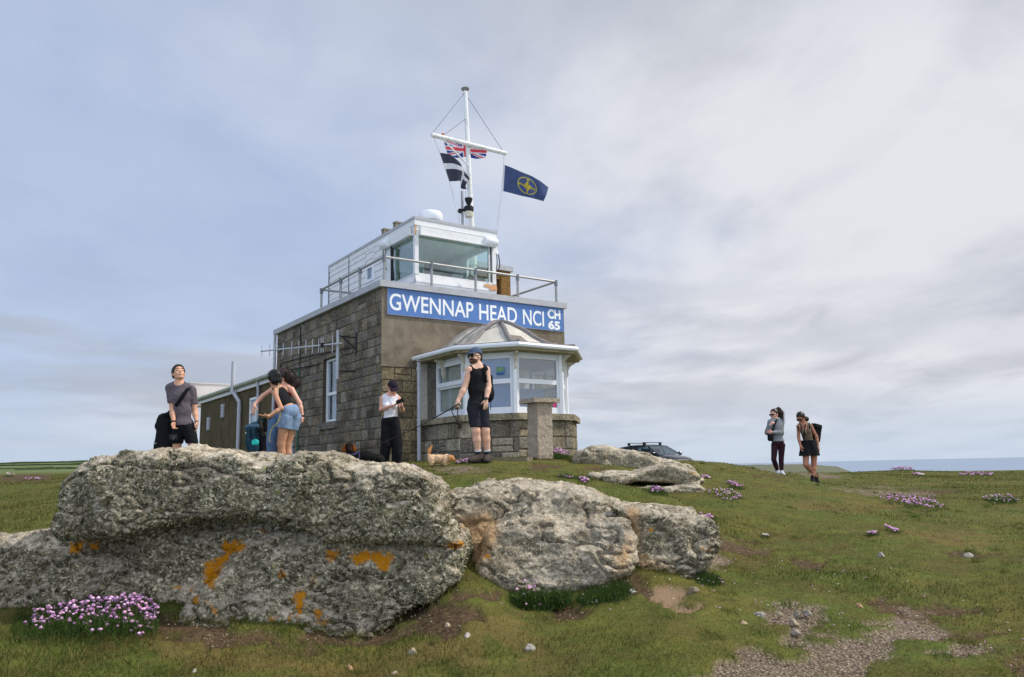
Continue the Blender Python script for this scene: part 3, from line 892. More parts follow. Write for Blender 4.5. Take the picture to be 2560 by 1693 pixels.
# side window in its recess
wf = BB()
x_ = .12
for a0, a1, b0, b1 in ((WV0, WV0 + .05, WZ0, WZ1), (WV1 - .05, WV1, WZ0, WZ1), (WV0 + .05, WV1 - .05, WZ0, WZ0 + .06), (WV0 + .05, WV1 - .05, WZ1 - .05, WZ1), (WV0 + .05, WV1 - .05, 2.55, 2.61)):
    wf.box(x_ - .03, x_ + .05, a0, a1, b0, b1)
wfo = wf.build('window', M_UPVC, house)
g = BB(); g.box(x_ + .0, x_ + .01, WV0 + .05, WV1 - .05, WZ0 + .06, WZ1 - .05); g.build('pane', M_GLASSD, wfo)
g = BB(); g.box(x_ + .06, x_ + .07, WV0, WV1, WZ0, WZ1); g.build('blind', mat_plain('dark_blind', srgb(74, 82, 92), .8), wfo)
sb = BB(); sb.box(-.05, .09, WV0 - .1, WV1 + .12, WZ0 - .13, WZ0 - .012); sb.col = PAL_D[3][:3]
sb2 = BB(); sb2.col = PAL_D[3][:3]; sb2.box(-.045, .13, WV0 - .1, WV1 + .12, WZ0 - .14, WZ0 - .002); sb2.build('window_sill', M_GRAN, house)
# white downpipe at the rear corner, thin cable runs and the green hose
pp = BB(); pp.tube([(-.05, D_ - .02, ZB), (-.05, D_ - .02, ZS0 - .01)], .034, 10); pp.build('downpipe', M_PIPE, house)
cb = BB()
cb.tube([(-.012, 5.55, 1.4), (-.012, 5.55, 3.45), (-.012, 5.4, 3.56), (-.012, 4.2, 3.52), (-.012, 2.95, 3.46), (-.012, 1.2, 3.36)], .011, 6)
cb.tube([(-.012, 5.1, 3.33), (-.012, 4.2, 3.3), (-.012, 3.0, 3.24)], .013, 6)
cb.tube([(-.012, 4.22, 4.25), (-.012, 4.2, 3.3)], .01, 6)
split_build(cb, 'cable_run', M_BLACK, house)
gp = BB(); gp.tube([(-.03, 4.2, 3.28), (-.03, 4.2, 1.1)], .018, 8); gp.build('hose_pipe', mat_plain('green_hose', srgb(44, 98, 76), .5), house)

# ------------------------------------------------------------------ rear wing
E0, E1, EZ_ = D_ + .05, 13.15, 3.28
wg = BB()
EW0, EW1, EZ0, EZ1 = 7.35, 7.95, 2.05, 2.93
wg.box(.16, 3.6, E0, E1, ZB, EZ_)
wg.box(.0, .16, E0, EW0, ZB, EZ_); wg.box(.0, .16, EW1, E1, ZB, EZ_); wg.box(.0, .16, EW0, EW1, ZB, EZ0); wg.box(.0, .16, EW0, EW1, EZ1, EZ_)
wg.build('wing_wall', M_WING, house)
rf = BB(); rf.box(-.06, 3.7, E0, E1 + .1, EZ_ - .1, EZ_ + .06); rf.build('wing_fascia', M_WHITE, house)
gu = BB(); gu.tube([(-.1, E0 - .02, EZ_ + .05), (-.1, E1 + .3, EZ_ + .05)], .06, 10); gu.build('gutter', mat_plain('mossy_gutter', srgb(158, 166, 150), .6, var=.25, scale=3, stain=srgb(96, 108, 78), amount=.7), house)
wn_ = BB()
for a0, a1, b0, b1 in ((EW0, EW0 + .06, EZ0, EZ1), (EW1 - .06, EW1, EZ0, EZ1), (EW0 + .06, EW1 - .06, EZ0, EZ0 + .06), (EW0 + .06, EW1 - .06, EZ1 - .06, EZ1), (EW0 + .06, EW1 - .06, 2.52, 2.6)):
    wn_.box(.0, .06, a0, a1, b0, b1)
wn_.box(-.06, -.002, EW0 - .06, EW1 + .1, EZ0 - .03, EZ0 - .001)
w2 = wn_.build('window', M_UPVC, house, 'small white window of the rear wing')
g = BB(); g.box(.03, .04, EW0 + .06, EW1 - .06, EZ0 + .06, EZ1 - .06); g.build('pane', M_GLASSD, w2)
g = BB(); g.box(.1, .11, EW0, EW1, EZ0, EZ1); g.build('blind', mat_plain('grey_blind', srgb(122, 138, 140), .8), w2)
for a, zz in ((12.1, 2.5), (10.55, 2.78)):
    vb = BB(); vb.box(-.035, -.001, a - .18, a + .02, zz - .19, zz + .19)
    for q in range(4): vb.box(-.05, -.036, a - .17, a + .01, zz - .17 + q * .09, zz - .11 + q * .09)
    vb.box(-.05, -.001, a + .021, a + .035, zz - .2, zz + .2)
    vb.build('wall_vent', M_PIPE, house)
dp = BB(); dp.tube([(-.17, 8.98, 4.02), (-.17, 8.98, 3.2), (-.14, 8.9, 3.13), (-.08, 8.62, 2.9), (-.08, 8.6, 2.8), (-.08, 8.6, ZB)], .052, 12)
for zz in (3.22, 2.68, 1.55): dp.tube([(-.08 if zz < 3 else -.17, 8.6 if zz < 3 else 8.98, zz - .03), (-.08 if zz < 3 else -.17, 8.6 if zz < 3 else 8.98, zz + .03)], .062, 12)
dp.build('soil_pipe', M_PIPE, house)
dp = BB(); dp.tube([(-.1, 7.02, EZ_ + .0), (-.07, 7.02, EZ_ - .2), (-.07, 7.02, ZB)], .035, 10); dp.build('downpipe', M_PIPE, house)
rb = BB(); rb.box(-.28, 1.6, 13.45, 13.95, EZ_ - .14, 3.86); rb.box(-.3, 1.62, 13.42, 13.98, 3.861, 3.89); rb.build('rear_parapet', mat_plain('pale_render', srgb(206, 200, 196), .9, var=.06, scale=1.5), house)

# ------------------------------------------------------------------ watch room on the roof
CU0, CU1, CV0, CV1, CZ = .84, 2.71, .30, 4.64, 5.872
ZG0, ZG1 = 4.755, 5.52
cabin = BB()
def clad(mb, P, a0, a1, z0, z1, step=.145):
    z = z0
    while z < z1 - .01:
        h = min(step, z1 - z)
        V = [P(a0, z, .018), P(a1, z, .018), P(a1, z + h - .003, .006), P(a0, z + h - .003, .006), P(a0, z, 0), P(a1, z, 0)]
        mb.add(V, [(0, 1, 2, 3), (4, 5, 1, 0)])
        z += h
lw = lambda a, z, o: (CU0 - o, a, z); fw_ = lambda a, z, o: (a, CV0 - o, z); rw = lambda a, z, o: (CU1 + o, a, z)
G_V = 1.36         # side glazing reaches back to here
wl_ = BB()
SW0, SW1, SZ0, SZ1 = 2.17, 2.53, 5.02, 5.32
clad(wl_, lw, G_V + .24, SW0 - .03, ZS1, CZ - .06); clad(wl_, lw, SW1 + .03, CV1, ZS1, CZ - .06); clad(wl_, lw, SW0 - .03, SW1 + .03, ZS1, SZ0 - .03); clad(wl_, lw, SW0 - .03, SW1 + .03, SZ1 + .03, CZ - .06)
clad(wl_, lw, CV0, G_V + .24, ZS1, 4.74)
clad(wl_, fw_, CU0, CU1, ZS1, ZG0 - .04); clad(wl_, rw, CV0, G_V + .24, ZS1, ZG0 - .02); clad(wl_, rw, G_V + .24, CV1, ZS1, CZ - .06)
wl_.box(CU0, CU1, CV1 - .04, CV1, ZS1, CZ - .06)
wl_.box(CU0, CU0 + .03, G_V + .24, SW0, ZS1, CZ - .06); wl_.box(CU0, CU0 + .03, SW1, CV1 - .04, ZS1, CZ - .06); wl_.box(CU0, CU0 + .03, SW0, SW1, ZS1, SZ0); wl_.box(CU0, CU0 + .03, SW0, SW1, SZ1, CZ - .06)
wl_.box(CU1 - .03, CU1, G_V + .24, CV1 - .04, ZS1, CZ - .06)
wl_.box(CU0 + .001, CU1 - .001, CV0, CV0 + .03, ZS1, ZG0 - .04); wl_.box(CU0, CU0 + .03, CV0 + .03, G_V + .24, ZS1, 4.74); wl_.box(CU1 - .03, CU1, CV0 + .03, G_V + .24, ZS1, ZG0 - .02)
wl_.build('cladding', M_WHITE, house, 'white shiplap boarding of the watch room')
jt = BB(); jt.box(CU0 - .026, CU0 - .019, 3.46, 3.485, ZS1, CZ - .06); jt.box(CU0 - .024, CU0 + .0, CV1, CV1 + .05, ZS1 + .5, CZ - .06); split_build(jt, 'cover_strip', M_GALVD, house)
rf = BB(); rf.box(CU0 - .035, CU1 + .03, CV0 - .035, CV1 + .04, CZ - .055, CZ); rf.build('watch_room_roof', M_GREYP, house)
fs = BB(); fs.box(CU0 - .02, CU1 + .02, CV0 - .022, CV1 + .02, CZ - .17, CZ - .056); fs.build('fascia', M_WHITE, house)
hd = BB(); hd.box(CU0, CU1, CV0, CV0 + .05, ZG1, CZ - .171); hd.box(CU0, CU0 + .05, CV0 + .051, G_V + .24, ZG1, CZ - .171); hd.box(CU1 - .05, CU1, CV0 + .051, G_V + .24, ZG1, CZ - .171); hd.build('window_head', M_WHITE, house)
cl = BB(); cl.box(CU0 + .05, CU1 - .05, CV0 + .06, CV1 - .05, CZ - .24, CZ - .18); cl.build('ceiling', mat_plain('ceiling_board', srgb(236, 242, 238), .8), house)
# posts and frames
fr = BB(); fr.box(CU0 - .005, CU0 + .075, CV0 - .005, CV0 + .07, ZG0 - .03, ZG1)
fr.box(CU1 - .08, CU1 + .005, CV0 - .005, CV0 + .07, ZG0 - .03, ZG1)
fr.box(CU0, CU0 + .05, G_V, G_V + .24, 4.74, ZG1); fr.box(CU1 - .05, CU1, G_V, G_V + .24, ZG0 - .02, ZG1)
fr.box(CU0 + .075, CU1 - .08, CV0 + .005, CV0 + .05, ZG0 - .04, ZG0)
fr.box(CU1 - .16, CU1 - .12, CV0 + .005, CV0 + .05, ZG0, ZG1)
split_build(fr, 'window_post', M_WHITE, house)
rr = BB(); rr.add([(CU0 - .008, CV0 - .009, ZG1 + .0), (CU0 + .02, CV0 - .009, ZG1 + .02), (CU0 + .018, CV0 - .009, ZG1 + .2), (CU0 - .008, CV0 - .009, ZG1 + .19)], [(0, 1, 2, 3)])
rr.box(CU0 - .012, CU0 + .02, CV0 - .012, CV0 - .0062, ZG1 - .02, ZG1 + .2); rr.box(CU1 - .3, CU1 + .005, CV0 - .0252, CV0 - .0195, 4.64, 4.70); rr.box(CU1 - .18, CU1 + .008, CV0 - .0285, CV0 - .0257, 4.585, 4.652)
t = NT('rust_streak', .9, .1); t.color(t.mix(t.noise(22, 5, .7), srgb(214, 134, 52)[:3], srgb(196, 178, 150)[:3]))
split_build(rr, 'rust_stain', t.m, house)
gl = BB(); gl.box(CU0 + .075, CU1 - .08, CV0 + .025, CV0 + .033, ZG0, ZG1); glo = gl.build('window_glass', M_GLASS, house)
gl = BB(); gl.box(CU0 + .025, CU0 + .033, CV0 + .07, G_V, 4.74, ZG1); gl.build('window_glass', M_GLASS, house)
gl = BB(); gl.box(CU1 - .033, CU1 - .025, CV0 + .07, G_V, ZG0, ZG1); gl.build('window_glass', M_GLASS, house)
# roller shutter boxes with their round motor ends
sh = BB(); sh.box(CU0 + .085, CU1 - .3, CV0 - .075, CV0 - .023, ZG1 + .005, ZG1 + .15); sh.box(CU0 + .08, CU1 - .02, CV0 - .09, CV0 - .0235, ZG1 - .025, ZG1 + .002)
sh.box(CU0 - .08, CU0 - .021, CV0 + .12, G_V - .02, ZG1 + .01, ZG1 + .15); sh.box(CU0 - .09, CU0 - .022, CV0 + .05, G_V - .01, ZG1 - .02, ZG1 + .008)
split_build(sh, 'shutter_box', M_WHITE, house)
for c, ax in (((CU1 - .31, CV0 - .06, ZG1 + .08), (1, 0, 0)), ((CU0 - .07, G_V - .03, ZG1 + .08), (0, 1, 0))):
    mt = BB(); mt.lathe(c, [(.085, 0), (.1, .02), (.1, .27), (.085, .3)], 16, ax); split_build(mt, 'shutter_motor', M_UPVC, house)
# small side window
sw = BB(); sw.box(CU0 - .03, CU0 + .02, SW0 - .03, SW0 + .04, SZ0 - .03, SZ1 + .03); sw.box(CU0 - .03, CU0 + .02, SW1 - .04, SW1 + .03, SZ0 - .03, SZ1 + .03)
sw.box(CU0 - .03, CU0 + .02, SW0 + .04, SW1 - .04, SZ0 - .03, SZ0 + .03); sw.box(CU0 - .03, CU0 + .02, SW0 + .04, SW1 - .04, SZ1 - .03, SZ1 + .03)
so = sw.build('window', M_UPVC, house, 'small white side window of the watch room')
g = BB(); g.box(CU0 - .005, CU0 + .003, SW0 + .04, SW1 - .04, SZ0 + .03, SZ1 - .03); g.build('pane', M_GLASSD, so)
# what shows through the glass: floor, rear partition, desk, chart, a pair of mounted binoculars
it = BB(); it.box(CU0 + .06, CU1 - .06, CV0 + .08, CV1 - .06, ZS1 + .001, ZS1 + .03); it.build('watch_room_floor', mat_plain('grey_lino', srgb(196, 198, 196), .8), house)
it = BB(); it.box(CU0 + .04, 2.15, 2.35, 2.4, ZS1 + .03, CZ - .24); it.build('partition', mat_plain('pale_partition', srgb(222, 232, 228), .85), house)
it = BB(); it.box(1.5, 1.95, 2.33, 2.349, 5.0, 5.3); it.build('wall_chart', mat_plain('chart_paper', srgb(178, 184, 172), .8, var=.25, scale=12), house)
it = BB(); it.box(CU0 + .1, CU1 - .1, CV0 + .1, .78, 4.66, 4.71); it.box(CU0 + .1, CU1 - .1, CV0 + .1, CV0 + .13, ZS1 + .03, 4.66); split_build(it, 'desk', mat_plain('desk_top', srgb(120, 118, 112), .6), house)
it = BB()
for q in (0, .13): it.lathe((1.62 + q, .62, 4.86), [(.03, .16), (.05, .05), (.058, 0)], 14, (0, -1, 0))
it.box(1.66, 1.71, .55, .6, 4.71, 4.83); it.build('binoculars', M_DARK, house)
it = BB(); it.box(1.25, 1.42, .5, .53, 4.74, 4.9); it.box(2.2, 2.34, .52, .6, 4.71, 4.9); split_build(it, 'monitor', M_DARK, house)
it = BB(); it.lathe((1.25, 1.5, CZ - .3), [(.12, 0), (.14, .03), (.14, .06)], 12); it.build('ceiling_lamp', M_UPVC, house)
cb = BB(); cb.tube([(CU1 + .06, CV0 + .12, 5.5), (CU1 + .16, CV0 + .12, 5.4), (CU1 + .19, CV0 + .12, 5.2), (CU1 + .12, CV0 + .12, 4.98), (CU1 + .05, CV0 + .12, 4.85)], .011, 6)
cb.tube([(CU1 + .02, CV0 + .1, 5.56), (CU1 + .1, CV0 + .1, 5.42), (CU1 + .11, CV0 + .1, 5.2), (CU1 + .05, CV0 + .1, 4.95)], .008, 6)
cb.tube([(CU0 - .06, G_V + .24, 5.5), (CU0 - .06, G_V + .22, 5.25), (CU0 - .04, G_V + .12, 5.05)], .009, 6)
cb.tube([(CU0 - .03, G_V - .08, 5.5), (CU0 - .03, G_V - .1, 4.78)], .02, 6); cb.tube([(CU0 - .04, G_V - .16, 5.45), (CU0 - .04, G_V - .14, 5.1), (CU0 - .04, G_V - .2, 4.78)], .026, 6)
cb.tube([(CU1 - .14, CV0 - .03, 5.5), (CU1 - .14, CV0 - .03, 4.77)], .011, 6)
split_build(cb, 'hanging_cable', M_BLACK, house)
jb = BB(); jb.box(CU1 + .001, CU1 + .08, CV0 + .05, CV0 + .2, 5.42, 5.55); jb.lathe((CU1 + .1, CV0 + .12, 5.4), [(.04, 0), (.05, .06), (.02, .12)], 10); jb.build('junction_box', M_UPVC, house)
vt = BB()
for a in (1.2, 1.75): vt.box(CU0 + .03, CU0 + .09, a, a + .12, CZ, CZ + .13); vt.box(CU0 + .02, CU0 + .2, a - .01, a + .13, CZ + .13, CZ + .16)
split_build(vt, 'roof_vent', mat_plain('grey_cowl', srgb(128, 120, 104), .8), house)
# stair housing behind, with its door
st = BB(); st.box(3.86, 4.12, 1.8, 3.2, ZS1, 5.5); st.box(3.3, 3.859, 2.0, 3.2, ZS1, 5.5); st.box(3.3, 3.859, 1.82, 2.0, 5.3, 5.5); split_build(st, 'stair_housing', M_DASH, house)
st = BB(); st.box(3.2, 4.17, 1.74, 3.3, 5.501, 5.62); st.build('housing_roof', M_GREYP, house)
st = BB(); st.box(3.5, 3.56, 1.88, 1.94, ZS1, 5.29); st.box(3.72, 3.78, 1.88, 1.94, ZS1, 5.29); st.box(3.561, 3.719, 1.88, 1.94, 5.23, 5.29); st.box(3.561, 3.719, 1.88, 1.94, ZS1, 4.6)
dd = st.build('door', M_UPVC, house); st = BB(); st.box(3.561, 3.719, 1.9, 1.91, 4.6, 5.23); st.build('pane', M_GLASSD, dd)

# ------------------------------------------------------------------ bay window
def octp(d, v0=0.0):
    return [(.65 + d, v0), (.65 + d, -1.47 + .414 * d), (1.37 + .414 * d, -2.34 + d), (2.60 - .414 * d, -2.34 + d), (3.42 - d, -1.48 + .414 * d), (3.42 - d, v0)]
bm_ = BB(); bm_.col = (.3, .27, .22); bm_.prism(octp(.125), ZB, 1.77); bm_.build('bay_core', M_MORTAR, house)
bs = BB()
pl = octp(.105)
for i in range(5):
    a, b = np.array(pl[i]), np.array(pl[i + 1]); e = b - a; L = np.linalg.norm(e); e = e / L; nn_ = np.array([e[1], -e[0]])
    if nn_ @ (np.array([2.0, -.9]) - a) > 0: nn_ = -nn_
    PP = lambda q, z, o, a=a, e=e, nn_=nn_: (a[0] + e[0] * q + nn_[0] * (o - .02), a[1] + e[1] * q + nn_[1] * (o - .02), z)
    blocks(bs, 'a', 0, L, ZB, 1.772, PP, None, (.19, .24), (.2, .42), PAL_B if i > 1 else PAL_B[2:] + PAL_D[:2], seed=20 + i, gap=.007)
bs.build('bay_stonework', M_GRANL, house, 'low wall of pale granite blocks under the bay window')
sil = BB(); sil.col = srgb(150, 140, 116)[:3]
q = octp(.05); sil.prism(q, 1.775, 1.872); sil.prism(octp(.08), 1.872, 1.885); sil.build('bay_sill', M_GRANL, house)
# frames, facet by facet
PX = octp(.3)
ZF0, ZF1, ZT = 1.886, 2.935, 2.445
room = BB(); room.prism(octp(.42, .0), ZF0, ZF0 + .02); room.build('bay_floor', mat_plain('bay_floor', srgb(150, 148, 140), .8), house)
pier = BB()
def facet(i, s0, s1):
    a, b = np.array(PX[i]), np.array(PX[i + 1]); e = b - a; L = np.linalg.norm(e); e /= L
    n_ = np.array([e[1], -e[0]])
    if n_ @ (np.array([2.0, -.9]) - a) > 0: n_ = -n_
    c3 = lambda q, o, z: (a[0] + e[0] * q + n_[0] * o, a[1] + e[1] * q + n_[1] * o, z)
    def bar(mb, q0, q1, o0, o1, z0, z1):
        V = [c3(q, o, z) for z in (z0, z1) for o in (o0, o1) for q in (q0, q1)]
        mb.add(V, [(0, 2, 3, 1), (4, 5, 7, 6), (0, 1, 5, 4), (2, 6, 7, 3), (0, 4, 6, 2), (1, 3, 7, 5)])
    return bar, L
SC_W = 1.0
for i in range(5):
    bar, L = facet(i, 0, 1)
    q0 = 0.0; q1 = L
    if i == 0: q0 = .3      # the stone pier by the wall
    if i == 4: q1 = L - .3
    f = .085
    m = BB()
    bar(m, q0, q0 + f, -.06, .0, ZF0, ZF1); bar(m, q1 - f, q1, -.06, .0, ZF0, ZF1)
    bar(m, q0 + f, q1 - f, -.06, .0, ZF0, ZF0 + .12); bar(m, q0 + f, q1 - f, -.06, .0, ZF1 - .1, ZF1); bar(m, q0 + f, q1 - f, -.06, .0, ZT - .04, ZT + .04)
    if i == 0:
        bar(m, q0 + f - .02, q0 + f + .03, .001, .03, ZT - .0, ZF1 - .06); bar(m, q1 - f - .03, q1 - f + .02, .001, .03, ZT - .0, ZF1 - .06); bar(m, q0 + f + .03, q1 - f - .03, .001, .03, ZF1 - .14, ZF1 - .06); bar(m, q0 + f + .03, q1 - f - .03, .001, .03, ZT, ZT + .075)
    wo = m.build('window', M_UPVC, house)
    g = BB(); bar(g, q0 + f, q1 - f, -.034, -.026, ZF0 + .12, ZT - .04); g.build('pane', M_GLASSD, wo)
    g = BB(); bar(g, q0 + f, q1 - f, -.034, -.026, ZT + .04, ZF1 - .1); g.build('pane', M_GLASSD, wo)
    if i == 1:
        g = BB(); bar(g, q0 + f, q1 - f, -.1, -.09, ZF0 + .05, ZF1 - .05); g.build('blind', mat_plain('blue_grey_blind', srgb(92, 116, 146), .7, var=.05), wo)
        g = BB(); bar(g, q1 - f - .25, q1 - f - .1, -.025, -.021, ZT + .1, ZT + .25); sk = g.build('window_sticker', mat_plain('sticker_blue', srgb(96, 130, 160), .5), wo)
        g = BB(); bar(g, q1 - f - .25, q1 - f - .12, -.0205, -.018, ZT + .185, ZT + .24); bar(g, q1 - f - .23, q1 - f - .17, -.0205, -.018, ZT + .165, ZT + .185); split_build(g, 'sticker_mark', mat_plain('sticker_green', srgb(118, 156, 110), .5), sk)
        g = BB()
        for k in range(5): bar(g, q1 - f - .25 + k * .027, q1 - f - .25 + k * .027 + .024, -.0205, -.018, ZT + .115, ZT + .14 + .012 * (k % 2))
        split_build(g, 'sticker_mark', mat_plain('sticker_navy', srgb(40, 84, 150), .5), sk)
    if i == 2:
        g = BB(); bar(g, q0 + f, q1 - f - .22, -.1, -.09, ZF0 + .05, ZT - .12); g.build('blind', mat_plain('grey_board', srgb(104, 112, 128), .7, var=.05), wo)
        g = BB(); bar(g, q1 - f - .08, q1 - f - .015, -.025, -.021, ZF0 + .13, ZF0 + .27); g.build('window_sticker', mat_plain('sticker_pink', srgb(214, 70, 120), .5), wo)
    if i == 0:
        pier.col = PAL_D[3][:3]; bar(pier, .0, .295, -.06, .03, 1.886, ZF1)
        g = BB(); bar(g, q0 + f - .03, q1 - f - .12, -.075, -.07, ZF0 + .05, ZF1 - .05); g.build('blind', mat_plain('cream_curtain', srgb(206, 202, 184), .9, var=.12, scale=20), wo)
pier.col = PAL_D[3][:3]
pier.build('bay_pier', M_GRAN, house)
for (a, b) in PX[1:5]:
    cp = BB(); cp.tube([(a, b, ZF0), (a, b, ZF1)], .055, 6); cp.build('corner_post', M_UPVC, house)
it = BB(); it.box(.75, 3.3, -.02, .0, ZF0, ZF1); it.build('bay_back_wall', mat_plain('inner_wall', srgb(196, 194, 186), .9), house)
it = BB(); it.box(1.4, 2.6, -.5, -.2, ZF0 + .02, ZF0 + .42); it.box(2.1, 2.14, -.9, -.86, ZF0 + .02, ZF1 - .2); split_build(it, 'bay_furniture', mat_plain('pale_furniture', srgb(170, 168, 160), .7), house)
# eaves, gutter and the lead-ridged ogee roof
so = BB(); so.prism(octp(.02), 2.936, 2.975); so.build('bay_soffit', mat_plain('weathered_soffit', srgb(150, 140, 112), .9, var=.3, scale=4, stain=srgb(96, 84, 56), amount=.8), house)
gt = BB(); q = octp(-.01)
gt.tube([(a, b, 3.015) for a, b in [(q[0][0], .03)] + q[1:5] + [(q[5][0], .03)]], .042, 8)
qi = octp(.04)
for i in range(5):
    a, b = q[i], q[i + 1]; c, d = qi[i + 1], qi[i]
    gt.add([(a[0], a[1], 2.978), (b[0], b[1], 2.978), (c[0], c[1], 2.978), (d[0], d[1], 2.978), (a[0], a[1], 3.035), (b[0], b[1], 3.035), (c[0], c[1], 3.035), (d[0], d[1], 3.035)], [(0, 1, 2, 3), (4, 5, 6, 7), (0, 1, 5, 4)])
gt.build('bay_gutter', M_UPVC, house)
t = NT('bay_roof_sheet', .8, .2)
p = t.pos()
c = t.mix(t.ramp(t.noise(1.6, 6, .6, p), [(.3, 0.), (.7, 1.)]), srgb(210, 207, 198)[:3], srgb(182, 178, 168)[:3])
c = t.mix(t.math('MULTIPLY', t.attr('Col'), t.ramp(t.noise(3.2, 7, .74, p, .7), [(.38, 0.), (.58, .85)])), c, srgb(132, 128, 122)[:3])
c = t.mix(t.ramp(t.noise(14, 6, .75, p), [(.6, 0.), (.76, .5)]), c, srgb(120, 110, 98)[:3])
t.color(c); t.bump(t.noise(9, 5, .6, p), .3, .02)
M_BAYR = t.m
APX = np.array([2.0, -.80, 3.69])
def ogee(s):        # 0 at the eaves .. 1 at the apex: flared foot, rounded crown
    return np.interp(s, [0, .1, .18, .33, .5, .61, .78, .9, 1.0], [0, .015, .04, .15, .38, .59, .83, .955, 1.0])
rfm = BB()
eav = octp(.03)
eave_z = 3.05
NSEG = 14
def rpt(e0, s):     # a point of a hip line
    a = np.array([e0[0], e0[1], eave_z]); return np.array([a[0] + (APX[0] - a[0]) * s, a[1] + (APX[1] - a[1]) * s, eave_z + (APX[2] - eave_z) * ogee(s)])
APB = np.array([2.0, .0, 3.69])
for i in range(5):
    M_ = 8
    grid = []
    for j in range(NSEG + 1):
        s = j / NSEG
        if i == 0: A0 = rpt(eav[1], s); B0 = np.array([eav[0][0] + (2.0 - eav[0][0]) * s, 0.0, eave_z + (APX[2] - eave_z) * ogee(s)])
        elif i == 4: A0 = np.array([eav[5][0] + (2.0 - eav[5][0]) * s, 0.0, eave_z + (APX[2] - eave_z) * ogee(s)]); B0 = rpt(eav[4], s)
        else: A0 = rpt(eav[i + 1], s); B0 = rpt(eav[i], s)
        grid.append([A0 + (B0 - A0) * k / M_ for k in range(M_ + 1)])
    V = [p_ for row in grid for p_ in row]
    F = [(r * (M_ + 1) + k, r * (M_ + 1) + k + 1, (r + 1) * (M_ + 1) + k + 1, (r + 1) * (M_ + 1) + k) for r in range(NSEG) for k in range(M_)]
    rfm.col = (1.0 if i == 0 else .15,) * 3
    rfm.add(V, F, True)
rfm.build('bay_roof', M_BAYR, house, 'pale ogee roof of the bay window with dark lead hips')
ld = BB()
for e0 in eav[1:5]: ld.tube([rpt(e0, s) + np.array([0, 0, .012]) for s in np.linspace(0, 1, 16)], [.045] * 15 + [.03], 8)
ld.tube([(eav[0][0] + .02, -.03, eave_z + .0)] + [(eav[0][0] + (2.0 - eav[0][0]) * s, -.03, eave_z + (APX[2] - eave_z) * ogee(s)) for s in np.linspace(.05, 1, 12)], .04, 6)
for fr_ in (.3, .62):
    ld.tube([rpt(eav[0], s) * 0 + np.array([eav[0][0] + (2.0 - eav[0][0]) * s, -1.4 * fr_ + 0 * s + (-.5) * s * fr_, eave_z + (APX[2] - eave_z) * ogee(s) + .008]) for s in np.linspace(.02, .9, 12)], .022, 6)
ld.tube([(a, b, eave_z) for a, b in [(eav[0][0], .0)] + eav[1:5] + [(eav[5][0], 0.0)]], .03, 6)
for (i0, s0, s1, k0, k1) in ((2, .06, .14, .15, .42), (3, .3, .55, .6, .95), (2, .03, .07, .55, .8)):
    pass
split_build(ld, 'lead_ridge', M_LEAD, house)
pt = BB()
def roofpatch(i, s0, s1, k0, k1):
    Vv = []
    for s in (s0, s1):
        A0, B0 = rpt(eav[i], s), rpt(eav[i + 1], s)
        for k in (k0, k1): Vv.append(A0 + (B0 - A0) * k + np.array([0, 0, .006]) + np.array([-.0, -.006, 0]))
    pt.add(Vv, [(0, 1, 3, 2)])
for a, b in ((.32, .39), (.39, .46), (.46, .52)): roofpatch(2, a, b, .1, .5)
roofpatch(1, .1, .16, .42, .75); roofpatch(1, .07, .1, .15, .36)
split_build(pt, 'roof_patch', mat_plain('grey_patch', srgb(122, 114, 108), .8, var=.1), house)
# carved brackets under the eaves
def bracket(cx_, cy_, ang, name='eave_bracket'):
    d = np.array([math.cos(ang), math.sin(ang)]); s_ = np.array([-d[1], d[0]])
    prof = [(0, 2.93), (.2, 2.93), (.195, 2.895), (.15, 2.88), (.095, 2.83), (.062, 2.76), (.066, 2.68), (.05, 2.64), (.03, 2.60), (0, 2.59)]
    mb = BB(); mb.col = (1, 1, 1)
    V = [(cx_ + d[0] * r + s_[0] * w, cy_ + d[1] * r + s_[1] * w, z) for w in (-.024, .024) for r, z in prof]
    n = len(prof)
    F = [tuple(range(n)), tuple(range(n, 2 * n))[::-1]] + [(k, (k + 1) % n, n + (k + 1) % n, n + k) for k in range(n)]
    mb.add(V, F); mb.build(name, M_BRK, house)
M_BRK = mat_plain('carved_timber', srgb(196, 192, 178), .85, var=.25, scale=14, stain=srgb(110, 102, 86), amount=.6)
for (a, b), (c, d) in zip(PX[1:5], octp(0)[1:5]):
    bracket(a, b, math.atan2(d - b, c - a))
bracket(PX[4][0], PX[4][1] + .62, 0.0); bracket(PX[0][0], -.62, PI)
dp = BB(); dp.tube([(.66, -.18, 2.93), (.66, -.18, ZB)], .036, 10); dp.tube([(.66, -.18, 2.78), (.66, -.18, 2.83)], .05, 10); dp.tube([(.66, -.18, 2.95), (.66, -.18, 3.0)], .045, 10); dp.tube([(.66, -.18, 1.86), (.66, -.18, 1.9)], .045, 10)
dp.build('downpipe', M_PIPE, house, 'white downpipe between the bay and the front wall')

